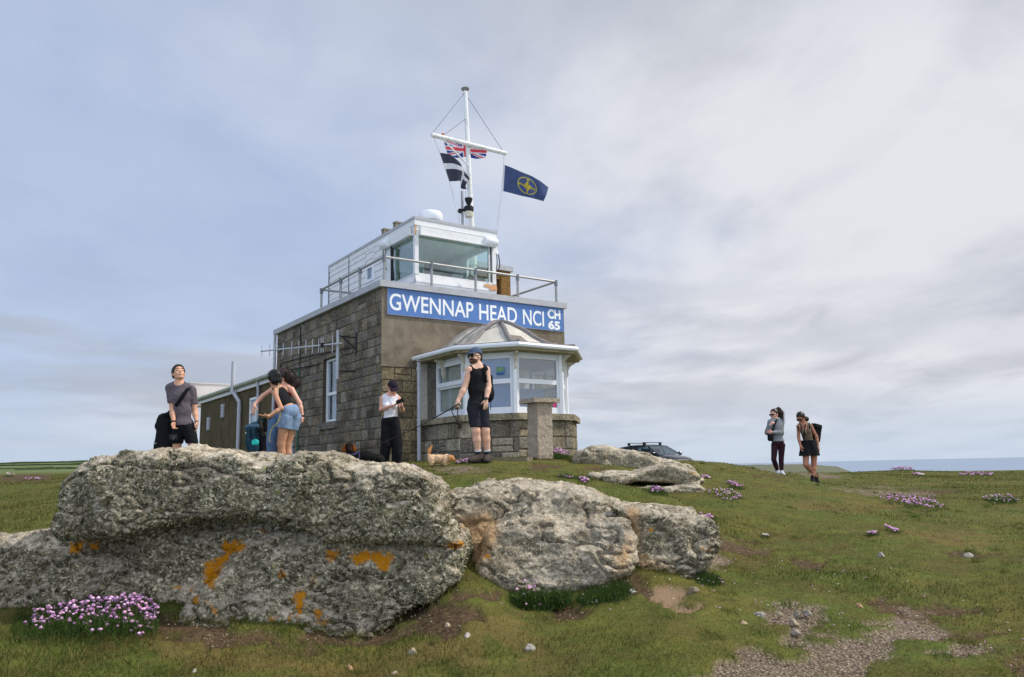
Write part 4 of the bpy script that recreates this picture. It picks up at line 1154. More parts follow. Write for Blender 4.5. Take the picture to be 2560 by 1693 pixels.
# ------------------------------------------------------------------ name sign
sign = thing('name_sign', 'long blue board with white capital lettering under the roof slab', 'sign', bw(2.1, -.05, 3.8))
SG0, SG1, SGZ0, SGZ1 = .103, 4.195, 3.812, 4.298
pn = BB(); pn.box(SG0, SG1, -.028, -.004, SGZ0, SGZ1); pn.build('panel', mat_plain('sign_blue', srgb(80, 120, 182), .4, .4, var=.06, scale=2, stain=srgb(104, 132, 172), amount=.35), sign)
pn = BB(); pn.box(SG0 - .004, SG0 + .004, -.031, -.003, SGZ0 - .004, SGZ1); pn.box(SG0 + .004, SG1, -.031, -.003, SGZ0 - .008, SGZ0 - .0005); pn.box(2.068, 2.074, -.0295, -.0283, SGZ0, SGZ1); pn.build('edge_trim', mat_plain('sign_edge', srgb(140, 150, 170), .5), sign)
pn = BB()
for k in range(12):
    for z in (SGZ0 + .025, SGZ1 - .025): pn.lathe((SG0 + .05 + k * .363, -.028, z), [(.008, 0), (.008, .003)], 6, (0, -1, 0))
pn.build('screw', M_DARK, sign)
def text_mesh(txt, bold=0.0):
    cu = bpy.data.curves.new('txt', 'FONT'); cu.body = txt; cu.size = 1.0; cu.offset = bold; cu.extrude = 0.0; cu.fill_mode = 'FRONT'; cu.resolution_u = 4
    ob = bpy.data.objects.new('txt', cu); COL.objects.link(ob)
    dg = bpy.context.evaluated_depsgraph_get(); me = bpy.data.meshes.new_from_object(ob.evaluated_get(dg))
    V = np.array([v.co[:] for v in me.vertices]); F = [tuple(p.vertices) for p in me.polygons]
    bpy.data.objects.remove(ob); bpy.data.curves.remove(cu); bpy.data.meshes.remove(me)
    return V, F
def letters(mb, txt, u0, u1, z0, z1, v, bold=0.0):
    V, F = text_mesh(txt, bold)
    lo, hi = V.min(0), V.max(0)
    U = u0 + (V[:, 0] - lo[0]) / (hi[0] - lo[0]) * (u1 - u0); Z = z0 + (V[:, 1] - lo[1]) / (hi[1] - lo[1]) * (z1 - z0)
    mb.add(np.stack([U, np.full(len(U), v), Z], 1), F)
lt = BB()
letters(lt, 'GWENNAP', .137, 1.948, 3.888, 4.208, -.031, .012)
letters(lt, 'HEAD', 2.08, 2.99, 3.88, 4.2, -.031, .012)
letters(lt, 'NCI', 3.139, 3.675, 3.872, 4.195, -.031, .012)
letters(lt, 'CH', 3.775, 4.115, 4.055, 4.26, -.031, .045)
letters(lt, '65', 3.78, 4.1, 3.83, 4.02, -.031, .045)
lt.build('lettering', mat_plain('sign_white', srgb(232, 236, 240), .45, .4, var=.02), sign)

# ------------------------------------------------------------------ railing round the roof
ral = thing('roof_railing', 'grey tube railing with clamped posts along the edge of the roof slab', 'railing', bw(0.1, .12, ZS1))
RZ = 4.915
def post(u, v):
    m = BB(); m.tube([(u, v, ZS1), (u, v, RZ)], .026, 8); m.lathe((u, v, ZS1), [(.06, 0), (.06, .012), (.034, .02), (.034, .07)], 10)
    o = m.build('post', M_GALV, ral); m = BB(); m.lathe((u, v, RZ - .09), [(.036, 0), (.038, .05), (.038, .12)], 10); m.build('clamp', M_GALVD, o)
for u in (.1, 1.1, 2.1, 3.13, 4.14): post(u, .12)
for v in (1.21, 2.18, 3.25): post(.1, v)
for v in (1.9, 3.2): post(4.14, v)
for a, b in (((.1, .12), (4.14, .12)), ((.1, .12), (.1, 3.25)), ((.1, 3.25), (CU0 - .03, 3.25)), ((4.14, .12), (4.14, 3.3))):
    m = BB(); m.tube([(a[0], a[1], RZ), (b[0], b[1], RZ)], .024, 8); m.build('rail', M_GALV, ral)
# ------------------------------------------------------------------ granite boulders
def D(L): return [(x * 1.0797, y * 1.0797) for x, y in L]

def mat_rock():
    t = NT('lichened_granite', .95, .12)
    p = t.pos()
    fine = t.noise(75, 3, .75, p); mid = t.noise(16, 6, .7, p, .3); big = t.noise(3.6, 6, .68, p, .5)
    g = t.mix(t.ramp(mid, [(.42, 0.), (.58, 1.)]), srgb(118, 110, 95)[:3], srgb(186, 176, 158)[:3])
    g = t.mix(t.ramp(fine, [(.5, 0.), (.66, .6)]), g, srgb(206, 198, 188)[:3])
    g = t.mix(t.ramp(t.noise(92, 2, .7, p), [(.54, 0.), (.64, .9)]), g, srgb(48, 44, 38)[:3])
    # pale crust lichens on the tops
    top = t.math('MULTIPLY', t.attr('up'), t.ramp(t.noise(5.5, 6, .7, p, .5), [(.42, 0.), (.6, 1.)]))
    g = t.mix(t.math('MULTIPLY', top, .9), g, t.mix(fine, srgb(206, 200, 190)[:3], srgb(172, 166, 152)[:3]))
    # tan bare granite
    g = t.mix(t.attr('tan'), g, t.mix(fine, srgb(190, 164, 132)[:3], srgb(146, 122, 96)[:3]))
    # shaggy grey-green lichen on the sides, mottled dark and pale
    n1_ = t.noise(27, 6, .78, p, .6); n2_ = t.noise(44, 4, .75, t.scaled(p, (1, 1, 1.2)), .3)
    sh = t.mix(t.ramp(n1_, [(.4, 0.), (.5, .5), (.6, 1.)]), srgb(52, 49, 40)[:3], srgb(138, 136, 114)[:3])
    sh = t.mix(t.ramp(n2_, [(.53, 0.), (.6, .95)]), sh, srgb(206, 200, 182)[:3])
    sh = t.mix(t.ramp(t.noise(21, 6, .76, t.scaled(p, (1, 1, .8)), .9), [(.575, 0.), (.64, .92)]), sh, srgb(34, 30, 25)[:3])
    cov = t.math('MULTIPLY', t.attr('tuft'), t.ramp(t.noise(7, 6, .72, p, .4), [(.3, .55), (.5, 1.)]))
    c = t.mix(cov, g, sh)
    # dark crust, white discs
    c = t.mix(t.ramp(t.noise(5, 7, .75, t.scaled(p, (1, 1, 1.3)), .3), [(.6, 0.), (.67, .8)]), c, srgb(60, 56, 54)[:3])
    c = t.mix(t.ramp(t.noise(9.3, 4, .6, t.scaled(p, (1.1, .9, 1))), [(.66, 0.), (.7, .85)]), c, srgb(192, 192, 186)[:3])
    c = t.mix(t.math('MULTIPLY', t.ramp(t.noise(11, 4, .6, t.scaled(p, (.9, 1.2, 1))), [(.66, 0.), (.71, .7)]), t.attr('tuft')), c, srgb(168, 172, 96)[:3])
    c = t.mix(1.0, c, t.ramp(t.noise(36, 5, .8, p, .3), [(.36, (.8, .78, .75)), (.5, (1.25, 1.22, 1.17)), (.64, (1.7, 1.66, 1.58))]), 'MULTIPLY')
    c = t.mix(1.0, c, t.ramp(t.noise(3.1, 7, .68, t.scaled(p, (1, 1, 1.25)), .6), [(.34, (.64, .63, .6)), (.5, (1.03, 1.02, 1.0)), (.66, (1.4, 1.37, 1.31))]), 'MULTIPLY')
    # orange lichen
    om = t.ramp(t.math('ADD', t.attr('orange'), t.math('MULTIPLY', t.math('SUBTRACT', t.math('ADD', t.math('MULTIPLY', t.noise(30, 6, .8, p, .3), .6), t.math('MULTIPLY', t.noise(74, 4, .7, p), .4)), .5), 3.0)), [(.5, 0.), (.62, 1.)])
    c = t.mix(om, c, t.mix(mid, srgb(232, 160, 28)[:3], srgb(190, 116, 18)[:3]))
    t.color(c)
    h = t.math('ADD', t.math('MULTIPLY', t.noise(30, 5, .75, p, .4), 1.0), t.math('MULTIPLY', fine, .35))
    t.bump(h, 1.0, .035)
    return t.m
M_ROCK = mat_rock()
t = NT('shaggy_lichen', .95, .05); t.color(t.attr('Col', 0)); M_LICH = t.m

ORANGE = [_c6(L) for L in (
    [(345, 545), (410, 540), (415, 570), (385, 600), (340, 600)], [(435, 545), (490, 540), (492, 575), (450, 585)],
    [(1095, 540), (1190, 535), (1230, 570), (1180, 600), (1130, 615), (1090, 590)], [(1010, 640), (1090, 610), (1150, 590), (1110, 660), (1085, 720), (1045, 780), (1000, 740)],
    [(950, 810), (985, 815), (985, 850), (945, 845)], [(1020, 830), (1050, 860), (1080, 900), (1075, 920), (1040, 880)], [(850, 755), (900, 760), (890, 785), (855, 775)],
    [(1380, 680), (1410, 690), (1400, 725), (1378, 715)], [(1445, 790), (1510, 770), (1500, 890), (1470, 920), (1450, 860)], [(1530, 720), (1565, 720), (1560, 745), (1535, 740)],
    [(1610, 585), (1680, 575), (1680, 610), (1640, 645), (1615, 630)], [(1720, 615), (1790, 585), (1945, 600), (1940, 640), (1910, 700), (1870, 690), (1840, 640), (1760, 660)],
    [(1550, 880), (1600, 870), (1585, 920), (1555, 920)], [(1575, 920), (1620, 925), (1615, 955), (1575, 950)], [(1330, 915), (1355, 918), (1350, 940), (1330, 935)], [(1420, 905), (1440, 910), (1435, 940), (1418, 935)],
    [(2180, 555), (2290, 540), (2285, 570), (2240, 580)], [(1285, 485), (1320, 490), (1310, 510)], [(930, 760), (960, 770), (950, 790)])] + \
    [_c7(L) for L in ([(385, 775), (420, 780), (415, 815), (388, 808)], [(1775, 735), (1830, 745), (1820, 765), (1780, 755)], [(1400, 795), (1425, 795), (1420, 820)], [(1430, 610), (1455, 612), (1450, 635)], [(1520, 322), (1550, 325), (1540, 338)], [(1710, 262), (1740, 264), (1735, 280)], [(1148, 148), (1170, 150), (1165, 165)])]

def worley_step(P, freq, seed):
    """a random level per cell: angular, block-like steps"""
    Q = np.asarray(P) * freq; b = np.floor(Q).astype(np.int64); best = np.full(len(Q), 9e9); val = np.zeros(len(Q))
    for dx in (-1, 0, 1):
        for dy in (-1, 0, 1):
            for dz in (-1, 0, 1):
                ix, iy, iz = b[:, 0] + dx, b[:, 1] + dy, b[:, 2] + dz
                c = np.stack([ix + _hash(ix, iy, iz, seed), iy + _hash(ix, iy, iz, seed + 1), iz + _hash(ix, iy, iz, seed + 2)], -1)
                d = ((Q - c) ** 2).sum(-1); m = d < best; best[m] = d[m]; val[m] = _hash(ix, iy, iz, seed + 3)[m]
    return val - .5
def rock(name, parts, label, group, h=.014, tuft=1.0, tan=None, seed=1, amp=1.0, lich=0, root=None, cat='boulder', settle=True, pale=0.0):
    """parts: (outline in photo pixels, distance of its middle, half depth, edge radius, lean) -> one continuous stone"""
    geo = []
    lo = np.full(3, 1e9); hi = -lo
    for poly, Y, hy, r, lean in parts:
        P = np.array([at(x, y, Y - hy + .6 * r) for x, y in poly])
        geo.append((P[:, [0, 2]], Y, hy, r, lean))
        lo = np.minimum(lo, [P[:, 0].min() - .2, Y - hy - .3, P[:, 2].min() - .2]); hi = np.maximum(hi, [P[:, 0].max() + .2, Y + hy + .3, P[:, 2].max() + .2])
    n = np.ceil((hi - lo) / h).astype(int) + 1
    X = lo[0] + h * np.arange(n[0]); Yg = lo[1] + h * np.arange(n[1]); Z = lo[2] + h * np.arange(n[2])
    XX, ZZ = np.meshgrid(X, Z, indexing='ij')
    # low-frequency warp on a coarse grid
    f = np.full(n, .3, np.float32)
    cs = 4
    cx_, cy_, cz_ = [np.arange(0, k + cs, cs) for k in n]
    CG = np.stack(np.meshgrid(lo[0] + h * cx_, lo[1] + h * cy_, lo[2] + h * cz_, indexing='ij'), -1)
    sc = 1.0 / amp
    nz = fbm(CG, 1.5 * sc, 3, seed) * .085 * amp + fbm(CG * np.array([1, 1, 1.8]), 4.0 * sc, 3, seed + 5) * .03 * amp
    def up3(a, n):
        for ax in range(3):
            m = n[ax]; q = np.arange(m) / cs; i = np.floor(q).astype(int); t_ = q - i
            i1 = np.minimum(i + 1, a.shape[ax] - 1)
            sh = [1, 1, 1]; sh[ax] = m
            a = np.take(a, i, ax) * (1 - t_.reshape(sh)) + np.take(a, i1, ax) * t_.reshape(sh)
        return a
    nz = up3(nz, n)
    for poly, Y, hy, r, lean in geo:
        d2 = _inpoly(XX, ZZ, poly) + r
        zc = poly[:, 1].mean()
        dy = np.abs(Yg[None, :, None] - Y - lean * (Z[None, None, :] - zc)) - hy + r
        d2 = d2[:, None, :]
        d = np.sqrt(np.maximum(d2, 0) ** 2 + np.maximum(dy, 0) ** 2) + np.minimum(np.maximum(d2, dy), 0) - r
        k = .05 * amp
        d = d.astype(np.float32)
        hh = np.clip(.5 + .5 * (f - d) / k, 0, 1)
        f = f * (1 - hh) + d * hh - k * hh * (1 - hh)
    f = f + nz.astype(np.float32)
    f[0] = f[-1] = .1; f[:, 0] = f[:, -1] = .1; f[:, :, 0] = f[:, :, -1] = .1
    V, Q = surface_nets(f, lo, h)
    N = vnormals(V, Q)
    rd = 1 - 2 * np.abs(fbm(V * np.array([1, 1, 2.2]), 3.2 * sc, 3, seed + 2))
    V = V + N * ((fbm(V, 9 * sc, 4, seed + 11, .6) * .018 + fbm(V, 38 * sc, 3, seed + 21, .65) * .013 - .045 * sstep(.9, 1, rd) + .03 * worley_step(V * np.array([1, 1, 1.5]) + .05 * fbm(V, 4, 2, seed)[:, None], 3.4 * sc, seed + 60) + .014 * worley_step(V, 9 * sc, seed + 70)) * amp)[:, None]
    # settle the outline: bring the top edge back to the height it was drawn at
    px, py = to_px(V)
    xs = np.arange(px.min() + 6, px.max() - 6, 8.0)
    want, got = [], []
    for x0 in xs:
        m = np.abs(px - x0) < 6
        w_ = 1e9
        for poly, *_r in parts:
            P4 = np.array(poly)
            for i in range(len(P4)):
                a, b = P4[i], P4[(i + 1) % len(P4)]
                if (a[0] - x0) * (b[0] - x0) <= 0 and abs(a[0] - b[0]) > 1e-6: w_ = min(w_, a[1] + (b[1] - a[1]) * (x0 - a[0]) / (b[0] - a[0]))
        want.append(w_); got.append(py[m].min() if m.any() else np.nan)
    want, got = np.array(want), np.array(got); okk = (want < 1e8) & np.isfinite(got)
    if settle and okk.sum() > 6:
        dl = np.clip(np.where(okk, got - want, 0.0), -22, 22); ker = np.ones(15) / 15; dl = np.convolve(np.pad(dl, 7, mode='edge'), ker, 'valid')
        dlt = np.interp(px, xs, dl); hgt = V[:, 2].max() - V[:, 2].min()
        V[:, 2] += dlt / FPX * V[:, 1] * sstep(0, .55, (V[:, 2] - V[:, 2].min()) / hgt)
    N = vnormals(V, Q)
    px, py = to_px(V)
    near = fbm(V, 2.2 * sc, 4, seed + 31)
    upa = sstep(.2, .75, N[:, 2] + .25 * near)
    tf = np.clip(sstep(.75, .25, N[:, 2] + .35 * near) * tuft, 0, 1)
    org = np.zeros(len(V))
    ok = N[:, 1] < .35
    for poly in ORANGE:
        A = np.array(poly)
        m = ok & (px > A[:, 0].min() - 24) & (px < A[:, 0].max() + 24) & (py > A[:, 1].min() - 24) & (py < A[:, 1].max() + 24)
        if m.any(): org[m] = np.maximum(org[m], .82 * sstep(20, -16, _inpoly(px[m], py[m], poly)))
    tn = np.zeros(len(V))
    if tan is not None:
        for poly in tan:
            tn = np.maximum(tn, sstep(14, -18, _inpoly(px, py, poly) + 22 * near))
        tf = tf * (1 - tn)
    ctr = np.array([V[:, 0].mean(), V[:, 1].mean(), V[:, 2].min()])
    o = np_mesh(name, V, Q, M_ROCK, None, True, attrs={'up': np.clip(upa + pale * sstep(-.1, .25, near), 0, 1), 'tuft': tf, 'orange': org, 'tan': tn}, loc=ctr)
    tag(o, label, cat, group)
    if lich:
        # tufts of beard lichen standing off the stone
        fc = V[Q].mean(1); fn = N[Q].mean(1); fo = org[Q].max(1)
        w = tf[Q].mean(1) * (fc[:, 1] < geo[0][1] + .2) * (fo < .25) * sstep(-.25, .2, fbm(fc, 6, 3, seed + 40)) * (fn[:, 1] < .5)
        if w.sum() > 0:
            rg = np.random.default_rng(seed)
            pick = rg.choice(len(fc), lich, p=w / w.sum())
            P0 = fc[pick] + rg.normal(0, .006, (lich, 3)); n0 = fn[pick]
            d = n0 * rg.uniform(.3, 1, (lich, 1)) + rg.normal(0, .55, (lich, 3)) + np.array([0, 0, -.25])
            d /= np.linalg.norm(d, axis=1)[:, None]
            L = rg.uniform(.006, .019, (lich, 1)); wv_ = np.cross(d, rg.normal(0, 1, (lich, 3))); wv_ /= np.linalg.norm(wv_, axis=1)[:, None] + 1e-9
            wd = rg.uniform(.0025, .006, (lich, 1))
            A = P0 - n0 * .004 - wv_ * wd; B = P0 - n0 * .004 + wv_ * wd; C = P0 + d * L + wv_ * wd * .3
            VV = np.stack([A, B, C], 1).reshape(-1, 3)
            base = np.array([srgb(*c)[:3] for c in ((120, 122, 94), (74, 70, 52), (170, 170, 144), (48, 44, 34), (146, 144, 118))])
            cc = base[rg.integers(0, 5, lich)] * rg.uniform(.75, 1.15, (lich, 1))
            l = np_mesh('lichen', VV, np.arange(lich * 3).reshape(-1, 3), M_LICH, o, False, cols=np.repeat(cc, 3, 0))
            tag(l, kind='stuff')
    return o
GB = 'granite boulders in the foreground'
slab = rock('boulder', [(D([(132, 1165), (138, 1120), (170, 1082), (215, 1058), (270, 1046), (330, 1042), (400, 1034), (470, 1030), (545, 1036), (590, 1050), (620, 1053), (650, 1044), (700, 1040), (745, 1044), (790, 1058), (850, 1065), (930, 1069), (980, 1088), (1010, 1115), (1024, 1150), (1037, 1200), (1055, 1245), (1070, 1262), (1040, 1272), (985, 1270), (920, 1268), (860, 1260), (800, 1254), (760, 1244), (720, 1224), (670, 1210), (600, 1201), (540, 1212), (480, 1212), (430, 1208), (380, 1216), (320, 1230), (250, 1238), (180, 1244), (137, 1236)]), 5.75, .62, .10, .14)],
    'long flat-topped granite boulder overhanging the stones below it, largest of all', GB, .0135, 1.0, seed=3, lich=16000)
rock('boulder', [(D([(-160, 1262), (0, 1240), (60, 1238), (110, 1240), (160, 1225), (330, 1195), (520, 1175), (660, 1190), (660, 1330), (600, 1430), (520, 1510), (300, 1560), (-160, 1580)]), 5.9, .55, .1, .3)],
    'dark shaded granite boulder under the left half of the overhanging one', GB, .0135, 1.0, seed=8, lich=11000, settle=False)
rock('boulder', [(D([(420, 1450), (436, 1405), (486, 1335), (536, 1272), (585, 1235), (650, 1220), (740, 1225), (850, 1236), (960, 1242), (1062, 1256), (1076, 1290), (1062, 1340), (1018, 1390), (950, 1428), (885, 1470), (790, 1540), (640, 1580), (500, 1530), (440, 1490)]), 5.8, .66, .09, .42)],
    'granite boulder with orange lichen streaks under the right half of the overhanging one', GB, .0135, 1.0, seed=14, lich=12000, settle=False)
rock('boulder', [(D([(1034, 1165), (1045, 1136), (1075, 1120), (1130, 1109), (1200, 1105), (1290, 1113), (1350, 1121), (1395, 1134), (1425, 1158), (1445, 1180), (1440, 1290), (1300, 1340), (1110, 1352), (1062, 1340), (1056, 1280), (1040, 1220)]), 6.7, .62, .12, .5),
    (D([(1120, 1250), (1160, 1200), (1230, 1182), (1320, 1190), (1400, 1172), (1465, 1182), (1482, 1230), (1470, 1296), (1405, 1345), (1270, 1372), (1180, 1372), (1110, 1350), (1088, 1300)]), 6.12, .5, .12, .4),
    (D([(1370, 1150), (1430, 1160), (1500, 1165), (1600, 1182), (1570, 1235), (1450, 1260), (1370, 1240)]), 6.5, .45, .08, .45)],
    'two-tiered pale granite boulder with a tan flank, in the middle of the front row', GB, .0135, .5, seed=23, pale=.8, lich=7000,
    tan=[D([(1055, 1190), (1130, 1185), (1165, 1230), (1130, 1290), (1100, 1330), (1065, 1320)]), D([(1420, 1290), (1450, 1230), (1475, 1240), (1460, 1320), (1420, 1350)])])
rock('boulder', [(D([(1424, 1170), (1475, 1160), (1540, 1169), (1640, 1188), (1658, 1226), (1647, 1270), (1627, 1308), (1572, 1348), (1530, 1356), (1480, 1342), (1450, 1328), (1458, 1280), (1464, 1220)]), 6.33, .5, .1, .35)],
    'small rounded granite boulder at the right end of the front row, shaggy with grey-green lichen', GB, .0135, .75, pale=.4, seed=31, lich=9000,
    tan=[D([(1455, 1290), (1500, 1300), (1580, 1330), (1540, 1360), (1470, 1340)]), D([(1450, 1170), (1480, 1180), (1475, 1260), (1455, 1300)])])
GO = 'granite outcrops by the building'
rock('outcrop', [(D([(1331, 1066), (1342, 1045), (1362, 1034), (1395, 1029), (1430, 1034), (1470, 1043), (1530, 1057), (1600, 1074), (1622, 1094), (1600, 1120), (1500, 1112), (1400, 1100), (1333, 1096)]), 14.3, .75, .16, .2)],
    'whaleback granite outcrop beside the bay window wall, in front of the dark car', GO, .035, .7, seed=41, amp=1.5, cat='outcrop')
rock('outcrop', [(D([(1380, 1100), (1420, 1089), (1480, 1084), (1530, 1074), (1560, 1070), (1610, 1086), (1627, 1108), (1617, 1118), (1560, 1115), (1480, 1113), (1400, 1112)]), 11.6, .6, .07, .1),
    (D([(1430, 1122), (1500, 1117), (1560, 1124), (1615, 1120), (1634, 1128), (1626, 1150), (1560, 1160), (1490, 1150)]), 11.3, .5, .06, .1)],
    'low layered granite outcrop in the grass between the front boulders and the car', GO, .025, .75, seed=52, amp=.9, cat='outcrop')
# ------------------------------------------------------------------ mast, flags and gear on the roof
MU, MV = 2.9, 1.41
mast = thing('signal_mast', 'tall white signal mast with a cross yard standing behind the watch room', 'mast', bw(MU, MV, ZS1))
p0 = bw(MU, MV, ZS1); ym = p0[1]
tops = at(1163, 222, ym + .15)
mid = lambda s: p0 + (tops - p0) * s
m = MB(); m.tube([mid(s) for s in (0, .35, .7, 1.0)], [.105, .098, .085, .075], 14); m.build('pole', M_MASTW := mat_plain('mast_white', srgb(224, 226, 224), .5, .35, var=.06, scale=7, stain=srgb(128, 120, 104), amount=.5), mast)
m = MB(); m.lathe(tops, [(.085, -.1), (.15, -.02), (.155, .0), (.12, .03)], 16); m.build('cap', mat_plain('grey_cap', srgb(126, 122, 116), .7), mast)
# the yard runs parallel to the front wall
yc = at(1174, 361, mid(.68)[1] - .14)
ud = np.array([_u[0], _u[1], 0.0])
def on_yard(px):       # point of the yard at a photo column
    best = min(np.linspace(-4, 4, 1601), key=lambda s: abs(to_px(yc + ud * s)[0] - px)); return yc + ud * best
yl, yr = on_yard(1078), on_yard(1266)
m = MB(); m.tube([yl, yl + ud * .03, yr - ud * .03, yr], [.05, .082, .078, .05], 12); yd = m.build('yard', M_MASTW, mast)
m = MB(); m.tube([on_yard(1107) + np.array([0, 0, -.05]), at(1172, 416, mid(.6)[1] - .06)], .028, 6); m.build('strut', M_MASTW, mast)
zt = tops[2]
for pxx, s in ((1107, .86), (1257, .975), (1081, .985)):
    m = MB(); m.tube([on_yard(pxx) + np.array([0, 0, .07]), mid(s)], .011, 5); m.build('stay_wire', mat_plain('wire_grey', srgb(110, 116, 128), .5), mast)
m = MB(); m.lathe(on_yard(1107) + np.array([0, 0, .02]), [(.05, 0), (.05, .12), (.03, .14)], 8); m.build('rusty_shackle', M_RUST, mast)
m = MB(); m.tube([mid(.19), mid(.24)], .14, 12); m.build('mast_band', M_MASTW, mast)

def flag_cols(U, V, kind):
    """U 0..1 from the hoist, V 0..1 from the top"""
    n = U.shape
    C = np.zeros(n + (3,))
    if kind == 'union':
        blue, red, wh = np.array(srgb(56, 74, 150)[:3]), np.array(srgb(232, 78, 92)[:3]), np.array(srgb(226, 228, 236)[:3])
        C[:] = blue
        x, y = (U - .5) * 2.0, (V - .5)
        L = math.sqrt(5)
        d1, d2 = (x * .5 - y) * 2 / L, (x * .5 + y) * 2 / L
        C[(np.abs(d1) < .1) | (np.abs(d2) < .1)] = wh
        sgn = np.where(x < 0, 1, -1)
        C[((d1 * sgn > 0) & (d1 * sgn < .066)) | ((d2 * -sgn > 0) & (d2 * -sgn < .066))] = red
        C[(np.abs(x) < .167) | (np.abs(y) < .167)] = wh
        C[(np.abs(x) < .1) | (np.abs(y) < .1)] = red
        C[U < .02] = wh
    elif kind == 'cross':
        C[:] = np.array(srgb(64, 66, 80)[:3])
        C[(np.abs(V - .5) < .1) | (np.abs(U - .5) * 1.5 < .1)] = np.array(srgb(214, 216, 222)[:3])
    else:
        C[:] = np.array(srgb(72, 86, 126)[:3])
        x, y = (U - .54) * 1.66, (V - .5)
        r = np.hypot(x, y); a = np.arctan2(x, -y)
        gold = np.array(srgb(190, 178, 74)[:3])
        C[np.abs(r - .345) < .017] = gold
        k = np.abs(((a / (PI / 2)) + .5) % 1 - .5) * PI / 2
        lim = .28 * .1 * math.sin(PI / 4) / (.28 * np.sin(k) + .1 * np.sin(PI / 4 - k) + 1e-6)
        C[r < np.minimum(lim, .28)] = gold
        kk = (a / (PI / 2)) % 1
        C[(r < np.minimum(lim, .28)) & (kk < .5)] = np.array(srgb(140, 124, 60)[:3])
        k2 = np.abs((((a - PI / 4) / (PI / 2)) + .5) % 1 - .5) * PI / 2
        C[(r < .13) & (k2 < .12) & (r > .03)] = gold
        C[U < .03] = np.array(srgb(216, 220, 226)[:3])
        # letters at the four points
        def seg(x0, y0, x1, y1, w=.011):
            ex, ey = x1 - x0, y1 - y0; tt = np.clip(((x - x0) * ex + (y - y0) * ey) / (ex * ex + ey * ey), 0, 1)
            return np.hypot(x - x0 - ex * tt, y - y0 - ey * tt) < w
        def glyph(cx, cy, L, s=.045):
            for x0, y0, x1, y1 in L: C[seg(cx + x0 * s, cy + y0 * s, cx + x1 * s, cy + y1 * s)] = gold
        glyph(0, -.285, [(-.6, 1, -.6, -1), (-.6, -1, .6, 1), (.6, 1, .6, -1)])
        glyph(.285, 0, [(-.5, -1, -.5, 1), (-.5, -1, .5, -1), (-.5, 0, .3, 0), (-.5, 1, .5, 1)])
        glyph(0, .285, [(.5, -.8, -.3, -.9), (-.3, -.9, -.5, -.4), (-.5, -.4, .5, .3), (.5, .3, .2, .9), (.2, .9, -.5, .8)])
        glyph(-.285, 0, [(-.9, -1, -.45, 1), (-.45, 1, 0, -.4), (0, -.4, .45, 1), (.45, 1, .9, -1)])
    return C
def flag(name, kind, grid_px, Y, label, group, depth_fn, NU=150, NV=96):
    """grid_px: rows (top..bottom) of photo points hoist..fly, bilinear between; depth_fn(U, V) metres towards/away"""
    g = np.array(grid_px, float)
    rows, cols = g.shape[:2]
    U, V = np.meshgrid(np.linspace(0, 1, NU), np.linspace(0, 1, NV))
    def interp(U, V):
        a = U * (cols - 1); b = V * (rows - 1)
        i = np.minimum(a.astype(int), cols - 2); j = np.minimum(b.astype(int), rows - 2); fa = (a - i)[..., None]; fb = (b - j)[..., None]
        return (g[j, i] * (1 - fa) + g[j, i + 1] * fa) * (1 - fb) + (g[j + 1, i] * (1 - fa) + g[j + 1, i + 1] * fa) * fb
    Pp = interp(U, V)
    for _ in range(3):      # soften the creases between control points
        Q = Pp.copy(); k_ = 5
        Q[:, k_:-k_] = (Pp[:, :-2 * k_] + 2 * Pp[:, k_:-k_] + Pp[:, 2 * k_:]) / 4; Pp = Q
    Yd = Y + depth_fn(U, V)
    d = np.stack([np.ones(U.shape), np.zeros(U.shape), np.zeros(U.shape)], -1)
    P = np.zeros(U.shape + (3,))
    for j in range(NV):
        for i in range(NU):
            P[j, i] = ray(Pp[j, i, 0], Pp[j, i, 1]) * Yd[j, i] + np.array([0, 0, EYE])
    C = flag_cols(U, V, kind)
    ii = np.arange(NU * NV).reshape(NV, NU)
    q = np.stack([ii[:-1, :-1], ii[:-1, 1:], ii[1:, 1:], ii[1:, :-1]], -1).reshape(-1, 4)
    o = np_mesh(name, P.reshape(-1, 3), q, M_FLAG, None, True, cols=C.reshape(-1, 3), loc=P[0, 0])
    return tag(o, label, 'flag', group)
t = NT('flag_cloth', .85, .1); t.color(t.mix(1.0, t.attr('Col', 0), t.ramp(t.noise(9, 4, .6), [(.3, .85), (.7, 1.05)]), 'MULTIPLY'))
tl = t.n.new('ShaderNodeBsdfTranslucent'); mx = t.n.new('ShaderNodeMixShader'); mx.inputs[0].default_value = .35
t.l.new(t.attr('Col', 0), tl.inputs[0]); t.l.new(t.b.outputs[0], mx.inputs[1]); t.l.new(tl.outputs[0], mx.inputs[2]); t.l.new(mx.outputs[0], t.n['Material Output'].inputs[0])
M_FLAG = t.m
FG = 'flags flying from the signal mast'
c2f = lambda x, y: (1050 + x / 4.354, 200 + y / 4.354)
flag('flag', 'union', [[c2f(250, 655), c2f(380, 668), c2f(490, 690), c2f(610, 700), c2f(735, 722)], [c2f(272, 740), c2f(390, 748), c2f(495, 762), c2f(610, 770), c2f(728, 782)], [c2f(298, 815), c2f(400, 852), c2f(505, 835), c2f(615, 862), c2f(715, 848)]],
     ym + .35, 'red white and blue flag of crossed stripes half hidden by the white mast', FG, lambda U, V: .1 * np.sin(U * 9 + V * 1.5) * U)
flag('flag', 'cross', [[c2f(212, 792), c2f(330, 808), c2f(440, 900), c2f(492, 1010), c2f(545, 1070), c2f(512, 1120)], [c2f(268, 935), c2f(370, 930), c2f(470, 960), c2f(478, 1060), c2f(530, 1095), c2f(480, 1140)], [c2f(322, 1105), c2f(400, 1102), c2f(440, 1095), c2f(440, 1180), c2f(470, 1190), c2f(512, 1188)]],
     ym - .55, 'black flag with a white cross, folding in the wind left of the mast', FG, lambda U, V: .35 * U + .12 * np.sin(U * 14 + 1.0) * U)
